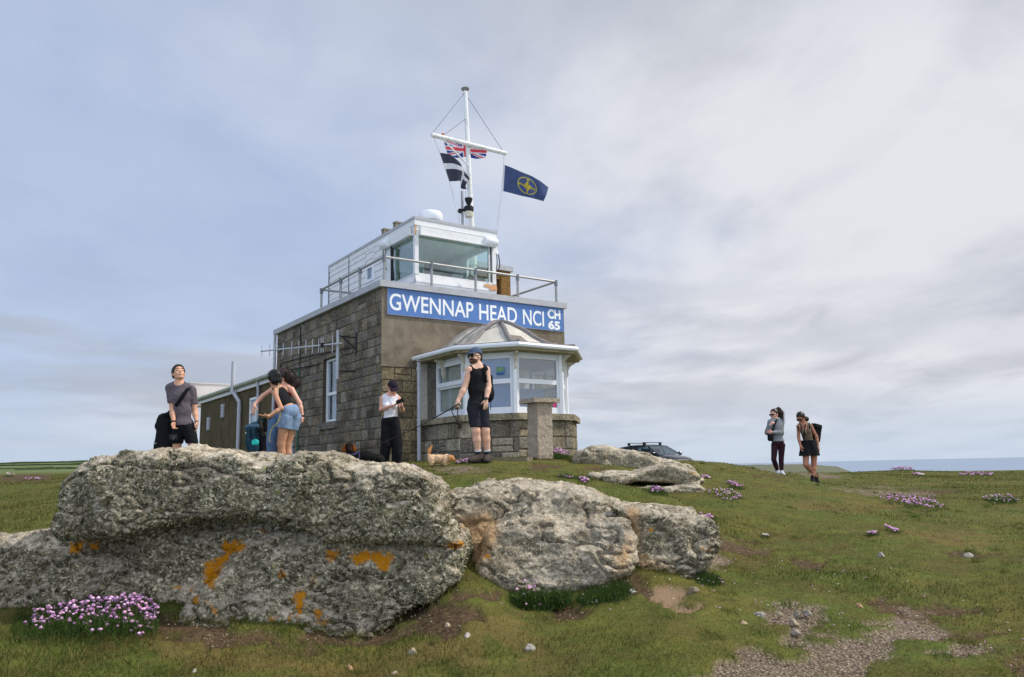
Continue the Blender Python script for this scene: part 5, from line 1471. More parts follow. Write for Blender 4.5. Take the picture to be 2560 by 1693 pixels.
flag('flag', 'navy', [[c2f(912, 922), c2f(1000, 955), c2f(1100, 1000), c2f(1215, 1045), c2f(1310, 1100), c2f(1398, 1170)], [c2f(902, 1065), c2f(1000, 1095), c2f(1100, 1130), c2f(1200, 1175), c2f(1290, 1215), c2f(1378, 1245)], [c2f(892, 1208), c2f(990, 1232), c2f(1100, 1262), c2f(1190, 1280), c2f(1270, 1300), c2f(1345, 1322)]],
     yr[1] + .0, 'navy flag with a gold compass star in a ring on the right yardarm', FG, lambda U, V: .16 * np.sin(U * 7.0 - V * 3.2 + .4) * U + .05 * np.sin(U * 15 + V * 5))
# halyards
M_ROPE = mat_plain('rope', srgb(196, 198, 204), .8)
m = MB(); m.tube([on_yard(1082), at(1099, 382, ym - .55), at(1123, 452, ym - .5), at(1147, 552, ym - .2), bw(2.5, 1.3, CZ)], .011, 5); m.build('halyard', M_ROPE, mast)
m = MB(); m.tube([on_yard(1260), at(1259, 412, yr[1]), at(1254, 478, yr[1]), at(1242, 590, yr[1])  + np.array([-.0, .1, 0])], .011, 5); m.build('halyard', M_ROPE, mast)
m = MB(); m.tube([at(1131, 470, ym + .2), at(1150, 530, ym + .1), bw(2.55, 1.5, CZ)], .006, 4); m.build('halyard', M_ROPE, mast)
m = MB(); m.tube([at(1164, 478, ym - .12), at(1167, 562, ym - .12)], .012, 5); m.build('halyard', M_ROPE, mast)
m = MB(); m.tube([at(1249, 505, yr[1] - .2), at(1236, 590, yr[1])], .006, 4); m.build('halyard', M_ROPE, mast)

# second, thin pole with its lamp
pb = bw(2.62, 1.2, CZ)
qb = at(1156.5, 560, pb[1]); qt = at(1155, 478, pb[1] - .05)
lp_ = thing('lamp_pole', 'thin grey pole carrying a black lantern on the watch room roof', 'lamp pole', qb)
m = MB(); m.tube([np.array([qb[0], qb[1], bw(0, 0, CZ)[2] - .02]), qt], .045, 10); m.build('pole', M_GALV, lp_)
ctr = at(1172, 532, pb[1] - .1)
m = MB(); m.lathe(ctr, [(.13, -.16), (.145, -.1), (.15, .0), (.15, .03)], 16); m.build('lens', mat_plain('lamp_glass', srgb(190, 184, 166), .3, .5), lp_)
m = MB(); m.lathe(ctr, [(.16, .03), (.17, .06), (.17, .2), (.12, .24), (.05, .27), (.09, .36), (.13, .44), (.14, .52), (.05, .53)], 16); m.build('lamp_head', M_BLACK, lp_)
m = MB(); m.tube([ctr + np.array([0, 0, .12]), np.array([qb[0] - .05, qb[1] - .03, ctr[2] + .12]), at(1150, 527, pb[1] - .05)], .05, 8); m.lathe(at(1150, 527, pb[1] - .12), [(.03, 0), (.085, .01), (.085, .06), (.03, .07)], 12, (0, 1, 0)); m.build('lamp_arm', M_BLACK, lp_)

rd = thing('radar_dome', 'round white radar dome on the watch room roof', 'radar', bw(1.36, .62, CZ))
rc = np.array([1.36, .62])
m = BB(); m.lathe((rc[0], rc[1], CZ), [(.12, 0), (.1, .06), (.225, .075), (.243, .11), (.246, .17), (.24, .22), (.215, .255), (.15, .272), (.02, .278)], 32); m.build('dome', mat_plain('radar_white', srgb(228, 232, 236), .3, .5, var=.02), rd)
m = BB(); m.lathe((rc[0], rc[1], CZ), [(.05, 0), (.16, .02), (.16, .09), (.05, .1)], 12); m.build('bracket', M_GALV, rd)

# yagi aerial on its wall brackets
ya = thing('yagi_aerial', 'long grey yagi aerial on a short pole bracketed to the side wall', 'aerial', bw(-.35, 1.19, 2.72))
m = BB(); m.tube([(-.35, 1.19, 2.72), (-.35, 1.19, 3.66)], .03, 10); m.build('pole', M_PIPE, ya)
b0 = np.array([-.33, 1.02, 3.385]); b1 = np.array([-1.353, 2.683, 3.385])
m = BB(); m.tube([b0, b1], .016, 8); bo = m.build('boom', M_PIPE, ya)
for s, hl in ((.115, .17), (.225, .145), (.25, .145), (.28, .135), (.355, .135), (.435, .13), (.52, .13), (.61, .125), (.715, .125), (.82, .12), (.885, .115), (.985, .11)):
    c = b0 + (b1 - b0) * s
    m = BB(); m.tube([c - np.array([0, 0, hl]), c + np.array([0, 0, hl])], .0085, 6); m.build('element', M_PIPE, ya)
m = BB(); c = b0 + (b1 - b0) * .235; m.box(c[0] - .03, c[0] + .03, c[1] - .04, c[1] + .04, c[2] - .04, c[2] + .04); m.build('feed_box', M_BLACK, ya)
m = BB()
m.tube([(-.36, 1.19, 3.55), (-.0, 1.13, 3.53)], .016, 6); m.tube([(-.26, 1.17, 3.53), (-.0, 1.13, 3.3)], .013, 6); m.tube([(-.004, 1.13, 3.62), (-.004, 1.13, 3.2)], .022, 6)
m.build('bracket', M_DARK, ya)
m = BB(); m.tube([(-.38, 1.19, 2.87), (-.0, 1.15, 2.88)], .014, 6); m.build('bracket', M_DARK, ya)
m = BB(); m.tube([b0 + (b1 - b0) * .235, (-.36, 1.2, 3.33), (-.25, 1.18, 3.2), (-.1, 1.14, 3.2), (-.02, 1.12, 3.35)], .007, 5); m.build('cable', M_BLACK, ya)

# ------------------------------------------------------------------ stone pillar
PLY = 14.0
pb_ = at(1352, 1143, PLY); 
pil = thing('stone_pillar', 'square granite pillar with a slanting flat cap stone in front of the bay window', 'pillar', (pb_[0], pb_[1], pb_[2]))
ang = R_(33)
ex = np.array([math.cos(ang), math.sin(ang), 0]); ey = np.array([-math.sin(ang), math.cos(ang), 0])
zt_ = at(1352, 998, PLY)[2]; zb_ = gz(pb_[0], pb_[1]) - .1
def stone(name, c, a, b, z0, z1, mat, par, seed, n=20, rough=.006, tilt=0.0, col=(.3, .27, .23)):
    """a rough-hewn block"""
    nz_ = max(6, int((z1 - z0) / .04))
    V, F = [], []
    for k in range(nz_ + 1):
        z = z0 + (z1 - z0) * k / nz_
        for i in range(4 * n):
            s, q = divmod(i, n); tq = -1 + 2 * q / n
            x, y = [(tq, -1), (1, tq), (-tq, 1), (-1, -tq)][s]
            V.append(c + ex * x * a + ey * y * b + np.array([0, 0, z - c[2]]))
    m4 = 4 * n
    for k in range(nz_):
        for i in range(m4): F.append((k * m4 + i, k * m4 + (i + 1) % m4, (k + 1) * m4 + (i + 1) % m4, (k + 1) * m4 + i))
    F.append(tuple(range(m4))[::-1]); F.append(tuple(range(nz_ * m4, (nz_ + 1) * m4)))
    V = np.array(V)
    V[:, 2] += tilt * ((V - c) @ ex)
    dv = np.stack([fbm(V, 14, 4, seed), fbm(V, 14, 4, seed + 50), fbm(V, 14, 4, seed + 90) * .6], -1)
    V = V + dv * rough * 2.2
    return np_mesh(name, V, F, mat, par, False, cols=np.tile(np.array(col), (len(V), 1)))
pw = .158
t = NT('pillar_granite', .92, .12)
p = t.pos(); c = t.mix(t.ramp(t.noise(40, 3, .75, p), [(.4, 0.), (.62, 1.)]), srgb(150, 136, 120)[:3], srgb(190, 178, 162)[:3])
c = t.mix(t.ramp(t.noise(62, 2, .7, p), [(.58, 0.), (.7, .7)]), c, srgb(84, 76, 68)[:3]); c = t.mix(t.ramp(t.noise(4, 6, .7, p), [(.5, 0.), (.7, .5)]), c, srgb(132, 126, 104)[:3])
t.color(c); t.bump(t.noise(24, 6, .75, p), .8, .02); M_PILL = t.m
cc = np.array([pb_[0], pb_[1], 0.0])
stone('shaft', cc, pw, pw, zb_, zt_ - .076, M_PILL, pil, 4)
stone('cap', cc + np.array([0, 0, 0]), .275, .245, zt_ - .075, zt_ - .0, M_PILL, pil, 9, rough=.006, tilt=.0)

# paving slab under the bay
slb = MB(); q = [at(1225, 1157, 13.3), at(1318, 1157, 13.3), at(1345, 1150, 14.2), at(1250, 1150, 14.3)]
zz = max(gz(p_[0], p_[1]) for p_ in q) + .02
slb.add([(p_[0], p_[1], zz) for p_ in q] + [(p_[0], p_[1], zz - .2) for p_ in q], [(0, 1, 2, 3), (0, 4, 5, 1), (1, 5, 6, 2), (2, 6, 7, 3), (3, 7, 4, 0)])
tag(slb.build('paving_slab', mat_plain('grey_concrete', srgb(122, 114, 98), .95, .1, var=.25, bump=.4)), 'worn grey paving slab at the foot of the bay window by the pillar', 'slab')

# ------------------------------------------------------------------ parked car
CY = 40.0
def car():
    W2 = .88
    fx, rx = 2.15, -2.2            # nose and tail
    # side profile: (x, z) of the body with the greenhouse on top
    belt = [(rx, .55), (rx - .02, .85), (rx + .1, 1.0), (-1.2, 1.0), (.75, .96), (1.2, .93), (1.75, .82), (2.05, .68), (fx, .5), (2.1, .28), (rx + .05, .3)]
    root = thing('parked_car', 'dark grey estate car with roof bars parked behind the rock and the grass rise', 'car', (0, 0, 0))
    M_CAR = NT('car_paint', .28, .5, .35); M_CAR.color(srgb(44, 46, 58)); M_CAR.set(M_CAR.b, 'Coat Weight', .3); mp = M_CAR.m
    def shell(name, sec, mat, par):
        """sec: list of (x, list of (y, z)) rings, mirrored"""
        V, F = [], []
        for x, prof in sec:
            full = [(y, z) for y, z in prof] + [(-y, z) for y, z in reversed(prof)]
            V += [(x, y, z) for y, z in full]
        n = len(sec[0][1]) * 2
        for i in range(len(sec) - 1):
            for k in range(n): F.append((i * n + k, i * n + (k + 1) % n, (i + 1) * n + (k + 1) % n, (i + 1) * n + k))
        F.append(tuple(range(n))[::-1]); F.append(tuple(range((len(sec) - 1) * n, len(sec) * n)))
        m = MB(); m.add(V, F, True); return m.build(name, mat, par)
    body = []
    for x, zt, w, zb in ((-2.2, .8, .7, .45), (-2.15, .95, .82, .35), (-1.6, 1.0, .88, .25), (-.6, .99, .9, .25), (.5, .96, .9, .25), (.95, .94, .9, .25), (1.4, .88, .88, .25), (1.8, .8, .83, .28), (2.05, .7, .74, .33), (2.15, .58, .6, .4)):
        body.append((x, [(w * .92, zb), (w, zb + .15), (w, zt - .22), (w * .97, zt - .08), (w * .88, zt - .01), (w * .4, zt + .035)]))
    bo = shell('body', body, mp, root)
    rf = []
    for x, z, w in ((-1.9, 1.3, .55), (-1.6, 1.42, .6), (-1.0, 1.475, .64), (-.3, 1.48, .65), (.1, 1.455, .64), (.3, 1.42, .62)):
        rf.append((x, [(w * .98, z - .05), (w, z - .03), (w * .93, z), (w * .4, z + .025)]))
    shell('roof', rf, mp, root)
    # pillars
    def bar(a, b, w=.04):
        for s in (1, -1):
            m = MB(); m.tube([(a[0], a[1] * s, a[2]), (b[0], b[1] * s, b[2])], w, 6); m.build('pillar', mp, root)
    bar((1.12, .8, .95), (.28, .6, 1.41), .035); bar((.0, .86, .96), (-.12, .64, 1.44), .04); bar((-.95, .86, .98), (-1.0, .64, 1.44), .04); bar((-2.05, .74, .96), (-1.72, .58, 1.36), .06)
    mg = mat_glass('car_glass', (.3, .38, .4), .02)
    m = MB(); m.add([(1.14, .76, .96), (1.14, -.76, .96), (.3, -.58, 1.425), (.3, .58, 1.425)], [(0, 1, 2, 3)]); m.build('windscreen', mg, root)
    m = MB(); m.add([(-2.06, .7, .96), (-2.06, -.7, .96), (-1.78, -.55, 1.34), (-1.78, .55, 1.34)], [(0, 1, 2, 3)]); m.build('rear_window', mg, root)
    for s in (1, -1):
        for x0, x1, a0, a1 in ((1.02, .02, .28, -.1), (-.04, -.92, -.16, -.97), (-1.0, -1.98, -1.04, -1.68)):
            m = MB(); m.add([(x0, .845 * s, .97), (x1, .845 * s, .97), (a1, .625 * s, 1.42), (a0, .615 * s, 1.40)], [(0, 1, 2, 3)]); m.build('side_window', mg, root)
        m = MB(); m.lathe((.92, .93 * s, 1.02), [(.03, -.07), (.09, -.05), (.1, .05), (.04, .09)], 10, (0, 1, 0)); m.build('wing_mirror', mp, root)
        m = MB(); m.obox((1.98, .6 * s, .66), (.1, .03 * s, 0), (0, .14, 0), (0, 0, .05)); m.build('headlight', mat_plain('headlight_lens', srgb(214, 220, 226), .2, .6), root)
        for x in (1.35, -1.4):
            m = MB(); m.lathe((x, .72 * s, .32), [(.2, 0), (.3, .01), (.325, .05), (.325, .15), (.3, .19), (.2, .2)], 20, (0, s, 0)); w = m.build('wheel', M_BLACK, root)
            m = MB(); m.lathe((x, .915 * s, .32), [(.2, 0), (.2, .012), (.05, .02)], 14, (0, s, 0)); m.build('rim', M_GALV, w)
    for x in (-.05, -1.15):
        m = MB(); m.box(x - .03, x + .03, -.66, .66, 1.575, 1.605); o = m.build('roof_bar', M_BLACK, root)
        m = MB()
        for s in (1, -1): m.box(x - .05, x + .05, s * .56 - .05, s * .56 + .05, 1.47, 1.574)
        split_build(m, 'bar_foot', M_BLACK, o)
    m = MB(); m.box(-1.9, .9, -.6, .6, .3, .9); m.build('interior', M_BLACK, root)
    m = MB()
    for s in (.38, -.38): m.box(-.25, -.1, s - .22, s + .22, .9, 1.28)
    split_build(m, 'front_seat', M_BLACK, root)
    return root
cr = car()
cpos = at(1632, 1106, CY)
cr.location = (cpos[0], CY, cpos[2] - 1.6)
cr.rotation_euler = (0, 0, R_(-55))
# ------------------------------------------------------------------ turf blades, thrift, stones
def blades(P, L, w, rg, spread=.55, up=(0, 0, 1.0)):
    n = len(P)
    d = np.array(up) + rg.normal(0, spread, (n, 3)); d[:, 2] = np.abs(d[:, 2]) + .15; d /= np.linalg.norm(d, axis=1)[:, None]
    s = np.cross(d, rg.normal(0, 1, (n, 3))); s /= np.linalg.norm(s, axis=1)[:, None] + 1e-9
    L = L[:, None]; w = w[:, None]
    return np.stack([P - s * w, P + s * w, P + d * L], 1).reshape(-1, 3), np.arange(3 * n).reshape(-1, 3)
def mat_blade(name):
    t = NT(name, .8, .15); c = t.attr('Col', 0); t.color(c)
    tl = t.n.new('ShaderNodeBsdfTranslucent'); t.l.new(c, tl.inputs[0])
    mx = t.n.new('ShaderNodeMixShader'); mx.inputs[0].default_value = .3
    t.l.new(t.b.outputs[0], mx.inputs[1]); t.l.new(tl.outputs[0], mx.inputs[2]); t.l.new(mx.outputs[0], t.n['Material Output'].inputs[0])
    return t.m
M_BLADE = mat_blade('grass_blade')
rg = np.random.default_rng(11)
N = 520000
d = np.exp(rg.uniform(math.log(3.7), math.log(48), N)); a = rg.uniform(-R_(39), R_(39), N)
x, y = np.sin(a) * d, np.cos(a) * d
g, n1_, nf_ = surf(x, y, terr0(x, y))
bare = np.maximum.reduce([g['gravel'], g['peat'], g['sand']])
P2 = np.stack([x, y, 0 * x], -1)
lushn = fbm(P2, .7, 5, 61); patch = fbm(P2, 3.1, 4, 71)
keep = rg.uniform(0, 1, N) > np.clip(np.maximum.reduce([g['gravel'], .78 * g['peat'], .9 * g['sand']]) * 1.1 - .25 * g['gravel'] * (fbm(P2, 6, 3, 77) > .05), 0, .95)
keep &= rg.uniform(0, 1, N) < np.clip(.75 + 1.2 * patch, .15, 1)
x, y, d, bare, lushn, patch, dry = [q[keep] for q in (x, y, d, bare, lushn, patch, g['dry'])]
z = ground(x, y) - .004
n = len(x)
hgt = rg.uniform(.012, .034, n) * (1 + .9 * np.clip(lushn * 2, -.4, .8)) * (1 + .018 * d) * (1 - .4 * bare)
wd = .0011 * (1 + .16 * d) * rg.uniform(.7, 1.4, n)
V, F = blades(np.stack([x, y, z], -1), hgt, wd, rg)
cA, cB, cC, cD = [np.array(srgb(*c)[:3]) for c in ((82, 94, 41), (108, 104, 50), (138, 127, 78), (58, 72, 32))]
k = sstep(-.25, .3, lushn + .25 * patch)[:, None]
col = cB * (1 - k) + cA * k
r = rg.uniform(0, 1, (n, 1)); col = np.where(r < .15 + .25 * dry[:, None], cC, col); col = np.where(r > .8, cD, col)
br = sstep(.12, .4, fbm(np.stack([x, y, 0 * x], -1), 1.9, 4, 97))[:, None] * (rg.uniform(0, 1, (n, 1)) < .7)
col = col * (1 - br) + np.array(srgb(98, 84, 50)[:3]) * br
col = col * rg.uniform(.75, 1.2, (n, 1)) * (1 + .45 * patch[:, None])
tag(np_mesh('grass', V, F, M_BLADE, None, False, cols=np.repeat(col, 3, 0)), kind='stuff')

# taller tufts and dead stalks here and there
M = 420
d = np.exp(rg.uniform(math.log(4.0), math.log(20), M)); a = rg.uniform(-R_(38), R_(38), M)
tx, ty = np.sin(a) * d, np.cos(a) * d
ok_ = fbm(np.stack([tx, ty, 0 * tx], -1), .9, 3, 83) > -.08
tx, ty = tx[ok_], ty[ok_]
k_ = 46
bx_ = (tx[:, None] + rg.normal(0, .035, (len(tx), k_))).ravel(); by_ = (ty[:, None] + rg.normal(0, .035, (len(tx), k_))).ravel()
dist = np.hypot(bx_, by_)
V, F = blades(np.stack([bx_, by_, ground(bx_, by_) - .004], -1), rg.uniform(.025, .07, len(bx_)), .0012 * (1 + .12 * dist) * rg.uniform(.7, 1.3, len(bx_)), rg, .7)
tone = np.repeat(rg.integers(0, 3, len(tx)), k_)
col = np.array([srgb(*c)[:3] for c in ((70, 92, 38), (96, 104, 46), (146, 130, 84))])[tone] * rg.uniform(.7, 1.2, (len(bx_), 1))
tag(np_mesh('grass_tufts', V, F, M_BLADE, None, False, cols=np.repeat(col, 3, 0)), kind='stuff')

# loose gravel on the bare ground
def pebble_mesh(P, R, rg, cols):
    base = np.array([(1, 0, 0), (-1, 0, 0), (0, 1, 0), (0, -1, 0), (0, 0, 1), (0, 0, -1)], float)
    tri = np.array([(0, 2, 4), (2, 1, 4), (1, 3, 4), (3, 0, 4), (2, 0, 5), (1, 2, 5), (3, 1, 5), (0, 3, 5)])
    n = len(P)
    s = rg.uniform(.6, 1.25, (n, 6, 1)) * R[:, None, None] * np.array([1, 1, .6])
    th = rg.uniform(0, 6.3, n); c, si = np.cos(th), np.sin(th)
    B = base[None] * s
    B = np.stack([B[..., 0] * c[:, None] - B[..., 1] * si[:, None], B[..., 0] * si[:, None] + B[..., 1] * c[:, None], B[..., 2]], -1)
    V = (P[:, None] + B).reshape(-1, 3)
    F = (tri[None] + 6 * np.arange(n)[:, None, None]).reshape(-1, 3)
    return V, F, np.repeat(cols, 6, 0)
N = 110000
d = np.exp(rg.uniform(math.log(3.7), math.log(22), N)); a = rg.uniform(-R_(38), R_(38), N)
x, y = np.sin(a) * d, np.cos(a) * d
g, _, _ = surf(x, y, terr0(x, y))
kp = rg.uniform(0, 1, N) < np.maximum(g['gravel'], .18 * g['peat'] + .3 * g['sand']) * .9 + .002
x, y, d = x[kp], y[kp], d[kp]
cols = np.array([srgb(*c)[:3] for c in ((158, 142, 124), (136, 122, 106), (112, 100, 88), (184, 170, 152), (150, 124, 100))])[rg.integers(0, 5, len(x))] * rg.uniform(.75, 1.15, (len(x), 1))
V, F, C = pebble_mesh(np.stack([x, y, ground(x, y) - .022 * (g['gravel'][kp] > .3)], -1), rg.uniform(.0025, .0068, len(x)) * (1 + .03 * d), rg, cols)
t = NT('pebble', .9, .15); t.color(t.attr('Col', 0)); M_PEB = t.m
tag(np_mesh('gravel', V, F, M_PEB, None, False, cols=C), kind='stuff')

def loose_stone(px, py, r, col, label, seed):
    p = on_ground(px, py)
    s = SDF(p - r * 1.9, p + r * 1.9, r / 9)
    rg_ = random.Random(seed)
    s.ell(p + np.array([0, 0, r * .1]), (r, r * .8, r * .62), None, 0)
    for q in range(9):
        nrm = np.array([rg_.uniform(-1, 1), rg_.uniform(-1, 1), rg_.uniform(.0, 1)]); nrm /= np.linalg.norm(nrm)
        s.cut(p + np.array([0, 0, r * .1]) + nrm * r * rg_.uniform(.38, .62), nrm)
    V, Q = s.mesh(); N_ = vnormals(V, Q); V = V + N_ * (fbm(V, 2.2 / r, 4, seed) * r * .13)[:, None]
    o = np_mesh('loose_stone', V, Q, mat_plain('stone', tuple(.75 * q for q in srgb(*col)[:3]), .95, .1, var=.35, scale=40, bump=.5, bscale=60), None, True, loc=p)
    tag(o, label, 'stone', 'loose stones in the turf')
c8 = lambda x, y: (1760 + x / 2.557, 1080 + y / 2.557)
c7 = lambda x, y: (1060 + x / 2.557, 1080 + y / 2.557)
c6 = lambda x, y: (x / 1.976, 1080 + y / 1.976)
for q, r, col, lab in (
    (c8(990, 1090), .034, (206, 166, 132), 'orange tinted loose stone standing alone beside the dark peat strip'),
    (c8(355, 1160), .042, (178, 172, 166), 'pale grey loose stone at the left of a stony patch of turf'),
    (c8(250, 1222), .028, (204, 178, 148), 'small tan loose stone below the pale grey stone'),
    (c8(485, 1155), .026, (172, 158, 134), 'small brown loose stone left of the bare stony soil'),
    (c8(660, 1140), .034, (168, 160, 146), 'grey loose stone at the upper right of the stony soil patch'),
    (c8(565, 1205), .045, (182, 168, 146), 'broad flat loose stone in the middle of the stony soil patch'),
    (c8(600, 1145), .026, (160, 152, 138), 'dull loose stone between the stony soil and the grey stone'),
    (c8(580, 1275), .04, (176, 164, 152), 'flat loose stone at the foot of the stony soil patch'),
    (c8(1135, 800), .05, (184, 178, 168), 'rounded grey loose stone on the open turf of the right slope'),
    (c8(1685, 795), .05, (176, 168, 158), 'loose stone by a dark scrape in the far right turf'),
    (c7(680, 1385), .04, (176, 170, 160), 'grey loose stone on open turf below the thrift at the two-tiered boulder'),
    (c7(275, 1300), .032, (190, 184, 172), 'pale loose stone lying in short turf left of centre'),
    (c7(150, 1235), .024, (206, 186, 160), 'small cream loose stone above the pale one in short turf'),
    (c7(1325, 1035), .026, (206, 202, 196), 'whitish loose stone under the small rounded boulder'),
    (c7(1715, 1010), .05, (150, 138, 116), 'brown loose stone beside the thrift under the small rounded boulder'),
    (c6(1725, 1150), .035, (196, 158, 124), 'tan loose stone on bare soil in front of the orange streaked boulder'),
    (c6(2035, 1085), .045, (190, 176, 152), 'broad cream loose stone in turf right of the orange streaked boulder'),
    (c6(1950, 1178), .022, (200, 190, 172), 'small cream loose stone at the bottom edge of the picture'),
    (c6(960, 1180), .022, (186, 180, 166), 'small grey loose stone in the grass below the big boulders'),
    (c6(2310, 1000), .026, (184, 176, 162), 'grey loose stone beside a tuft right of the boulders')):
    loose_stone(q[0], q[1], r, col, lab, int(q[0] * 7 + q[1]))

# ------------------------------------------------------------------ thrift (pink tufts)
M_PINK = mat_attr('thrift_pink', .8, .1, var=.12, scale=60)
bm0 = bmesh.new(); bmesh.ops.create_icosphere(bm0, subdivisions=1, radius=1.0)
ICO_V = np.array([v.co[:] for v in bm0.verts]); ICO_F = np.array([[v.index for v in f.verts] for f in bm0.faces]); bm0.free()
PINKS = np.array([srgb(*c)[:3] for c in ((216, 166, 210), (200, 148, 196), (226, 184, 220), (184, 132, 182), (218, 168, 198))])
def head_geo(p, r, rg):
    V = ICO_V * rg.uniform(.7, 1.2, (len(ICO_V), 1)) * np.array([r, r, r * .78]) + p
    c = PINKS[rg.integers(0, 5)] * rg.uniform(.8, 1.15)
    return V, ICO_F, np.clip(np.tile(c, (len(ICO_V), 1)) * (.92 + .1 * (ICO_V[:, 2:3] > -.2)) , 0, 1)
TG = 'clumps of pink thrift'
def thrift(poly, nheads, rad, label, foot=None, cushion=None, Y=None, parts=False, seed=1, spread=.12, nblade=900, white=0.0):
    """heads fill a photo outline; the plant stands on the ground below it"""
    rg = np.random.default_rng(seed)
    A = np.array(poly, float)
    fpx, fpy = foot if foot else (A[:, 0].mean(), A[:, 1].max())
    base = on_ground(fpx, fpy)
    if Y: base = np.array(at(fpx, fpy, Y)); base[2] = gz(base[0], base[1]) if base[2] < gz(base[0], base[1]) else base[2]
    root = thing('thrift_clump', label, 'flowers', base, TG)
    pts = []
    while len(pts) < nheads:
        q = rg.uniform(A.min(0), A.max(0), (400, 2))
        q = q[_inpoly(q[:, 0], q[:, 1], A) < 0]
        pts += [tuple(k) for k in q]
    pts = sorted(pts[:nheads], key=lambda k: -k[1])
    hv = []
    for i, (qx, qy) in enumerate(pts):
        Yq = base[1] + (fpy - qy) * .0 + rg.normal(0, spread * .5) + spread * (fpy - qy) / max(20, fpy - A[:, 1].min())
        p = at(qx, qy, Yq)
        gzz = gz(p[0], p[1])
        if p[2] < gzz + rad: p[2] = gzz + rad * 1.2
        hv.append(p)
    hv = np.array(hv)
    gh = ground(hv[:, 0], hv[:, 1])
    rs = rg.uniform(.75, 1.15, nheads) * rad
    order = np.argsort(hv[:, 1])          # nearest first
    nsep = 100 if parts else 0
    rest = []
    for j, i in enumerate(order):
        V, F, C = head_geo(hv[i], rs[i], rg)
        if rg.uniform() < white: C = np.tile(np.array(srgb(214, 206, 196)[:3]) * rg.uniform(.8, 1.05), (len(V), 1))
        if j < nsep: np_mesh('flower_head', V, F, M_PINK, root, True, cols=C)
        else: rest.append((V, F, C))
    if rest:
        off = np.cumsum([0] + [len(v[0]) for v in rest])
        o = np_mesh('blossom', np.concatenate([v[0] for v in rest]), np.concatenate([v[1] + off[i] for i, v in enumerate(rest)]), M_PINK, root, True, cols=np.concatenate([v[2] for v in rest]))
        o['kind'] = 'stuff'
    # stems and the leafy cushion
    lo = hv.copy(); lo[:, 2] = np.minimum(gh, hv[:, 2] - .02); lo[:, :2] += rg.normal(0, .01, (nheads, 2))
    sd = np.cross(hv - lo, np.array([0, 1.0, 0])); sd /= np.linalg.norm(sd, axis=1)[:, None] + 1e-9; sd *= .0012 * (1 + base[1] * .1)
    V = np.stack([lo - sd, lo + sd, hv + sd, hv - sd], 1).reshape(-1, 3)
    cs = np.tile(np.array(srgb(92, 104, 60)[:3]), (len(V), 1))
    np_mesh('stem', V, np.arange(4 * nheads).reshape(-1, 4), M_BLADE, root, False, cols=cs)['kind'] = 'stuff'
    if cushion:
        B = np.array(cushion, float); q = rg.uniform(B.min(0), B.max(0), (nblade * 4, 2)); q = q[_inpoly(q[:, 0], q[:, 1], B) < 0][:nblade]
        Pp = np.array([at(qx, qy, base[1] + rg.normal(0, spread * .5) + .3 * spread) for qx, qy in q]); gg = ground(Pp[:, 0], Pp[:, 1])
        Pp[:, 2] = np.maximum(gg, Pp[:, 2] - .03)
    else:
        i = rg.integers(0, nheads, nblade); Pp = lo[i] + rg.normal(0, rad * 2.2, (nblade, 3)) * np.array([1, 1, .25]); gg = ground(Pp[:, 0], Pp[:, 1]); Pp[:, 2] = np.maximum(gg - .005, np.minimum(Pp[:, 2], gg + .02))
    V, F = blades(Pp, rg.uniform(.02, .06, len(Pp)) * (min(2.2, 1 + base[1] * .05) if base[1] < 7.5 else .55), .0013 * (1 + .12 * base[1]) * rg.uniform(.7, 1.4, len(Pp)), rg, .8)
    cc = np.array([srgb(*c)[:3] for c in ((62, 86, 38), (78, 102, 46), (50, 70, 32))])[rg.integers(0, 3, len(Pp))] * rg.uniform(.7, 1.2, (len(Pp), 1))
    np_mesh('leaf_cushion', V, F, M_BLADE, root, False, cols=np.repeat(cc, 3, 0))['kind'] = 'stuff'
    return root
thrift(_c6([(110, 930), (190, 870), (330, 840), (480, 805), (620, 790), (740, 815), (790, 870), (770, 920), (740, 1000), (690, 1010), (620, 970), (540, 950), (470, 1000), (380, 950), (300, 920), (200, 990), (140, 960)]), 430, .0125,
    'large pink thrift clump flowering at the left in front of the shaded boulder', foot=(245, 1596), Y=4.85, parts=True, seed=4, spread=.3, nblade=9000,
    cushion=_c6([(60, 1000), (200, 930), (420, 890), (700, 890), (790, 960), (740, 1060), (500, 1110), (200, 1110), (60, 1060)]))
thrift(_c7([(545, 1040), (600, 1000), (650, 940), (715, 940), (720, 990), (790, 1060), (770, 1130), (730, 1140), (650, 1110), (560, 1100)]), 24, .013, 'loose pink thrift at the foot of the two-tiered boulder', foot=(1325, 1518), Y=5.35, seed=5, spread=.1, nblade=4000,
    cushion=_c7([(540, 1030), (650, 1000), (950, 1010), (940, 1080), (860, 1140), (700, 1150), (590, 1110)]))
thrift(_c7([(1010, 1040), (1140, 1060), (1250, 1080), (1240, 1130), (1100, 1140), (1000, 1100)]), 34, .009, 'thin whitish thrift in leafy turf under the two-tiered boulder', foot=(1498, 1528), Y=5.35, seed=6, white=.8, nblade=3000, cushion=_c7([(960, 1050), (1190, 1010), (1340, 1100), (1300, 1180), (1100, 1170)]))
thrift(_c7([(1760, 950), (1820, 930), (1880, 960), (1910, 990), (1860, 1005), (1780, 1000)]), 30, .013, 'small thrift tuft with deep pink heads beside the small rounded boulder', foot=(1775, 1495), Y=5.75, seed=7, nblade=2500, cushion=_c7([(1750, 980), (1900, 990), (1860, 1090), (1770, 1090)]))
thrift(_c8([(1120, 415), (1200, 402), (1330, 408), (1460, 430), (1550, 480), (1500, 485), (1420, 478), (1330, 462), (1230, 440), (1150, 428)]), 150, .016, 'long low thrift drift in the open turf on the right slope', foot=c8(1400, 492), seed=8, spread=1.6, nblade=2500)
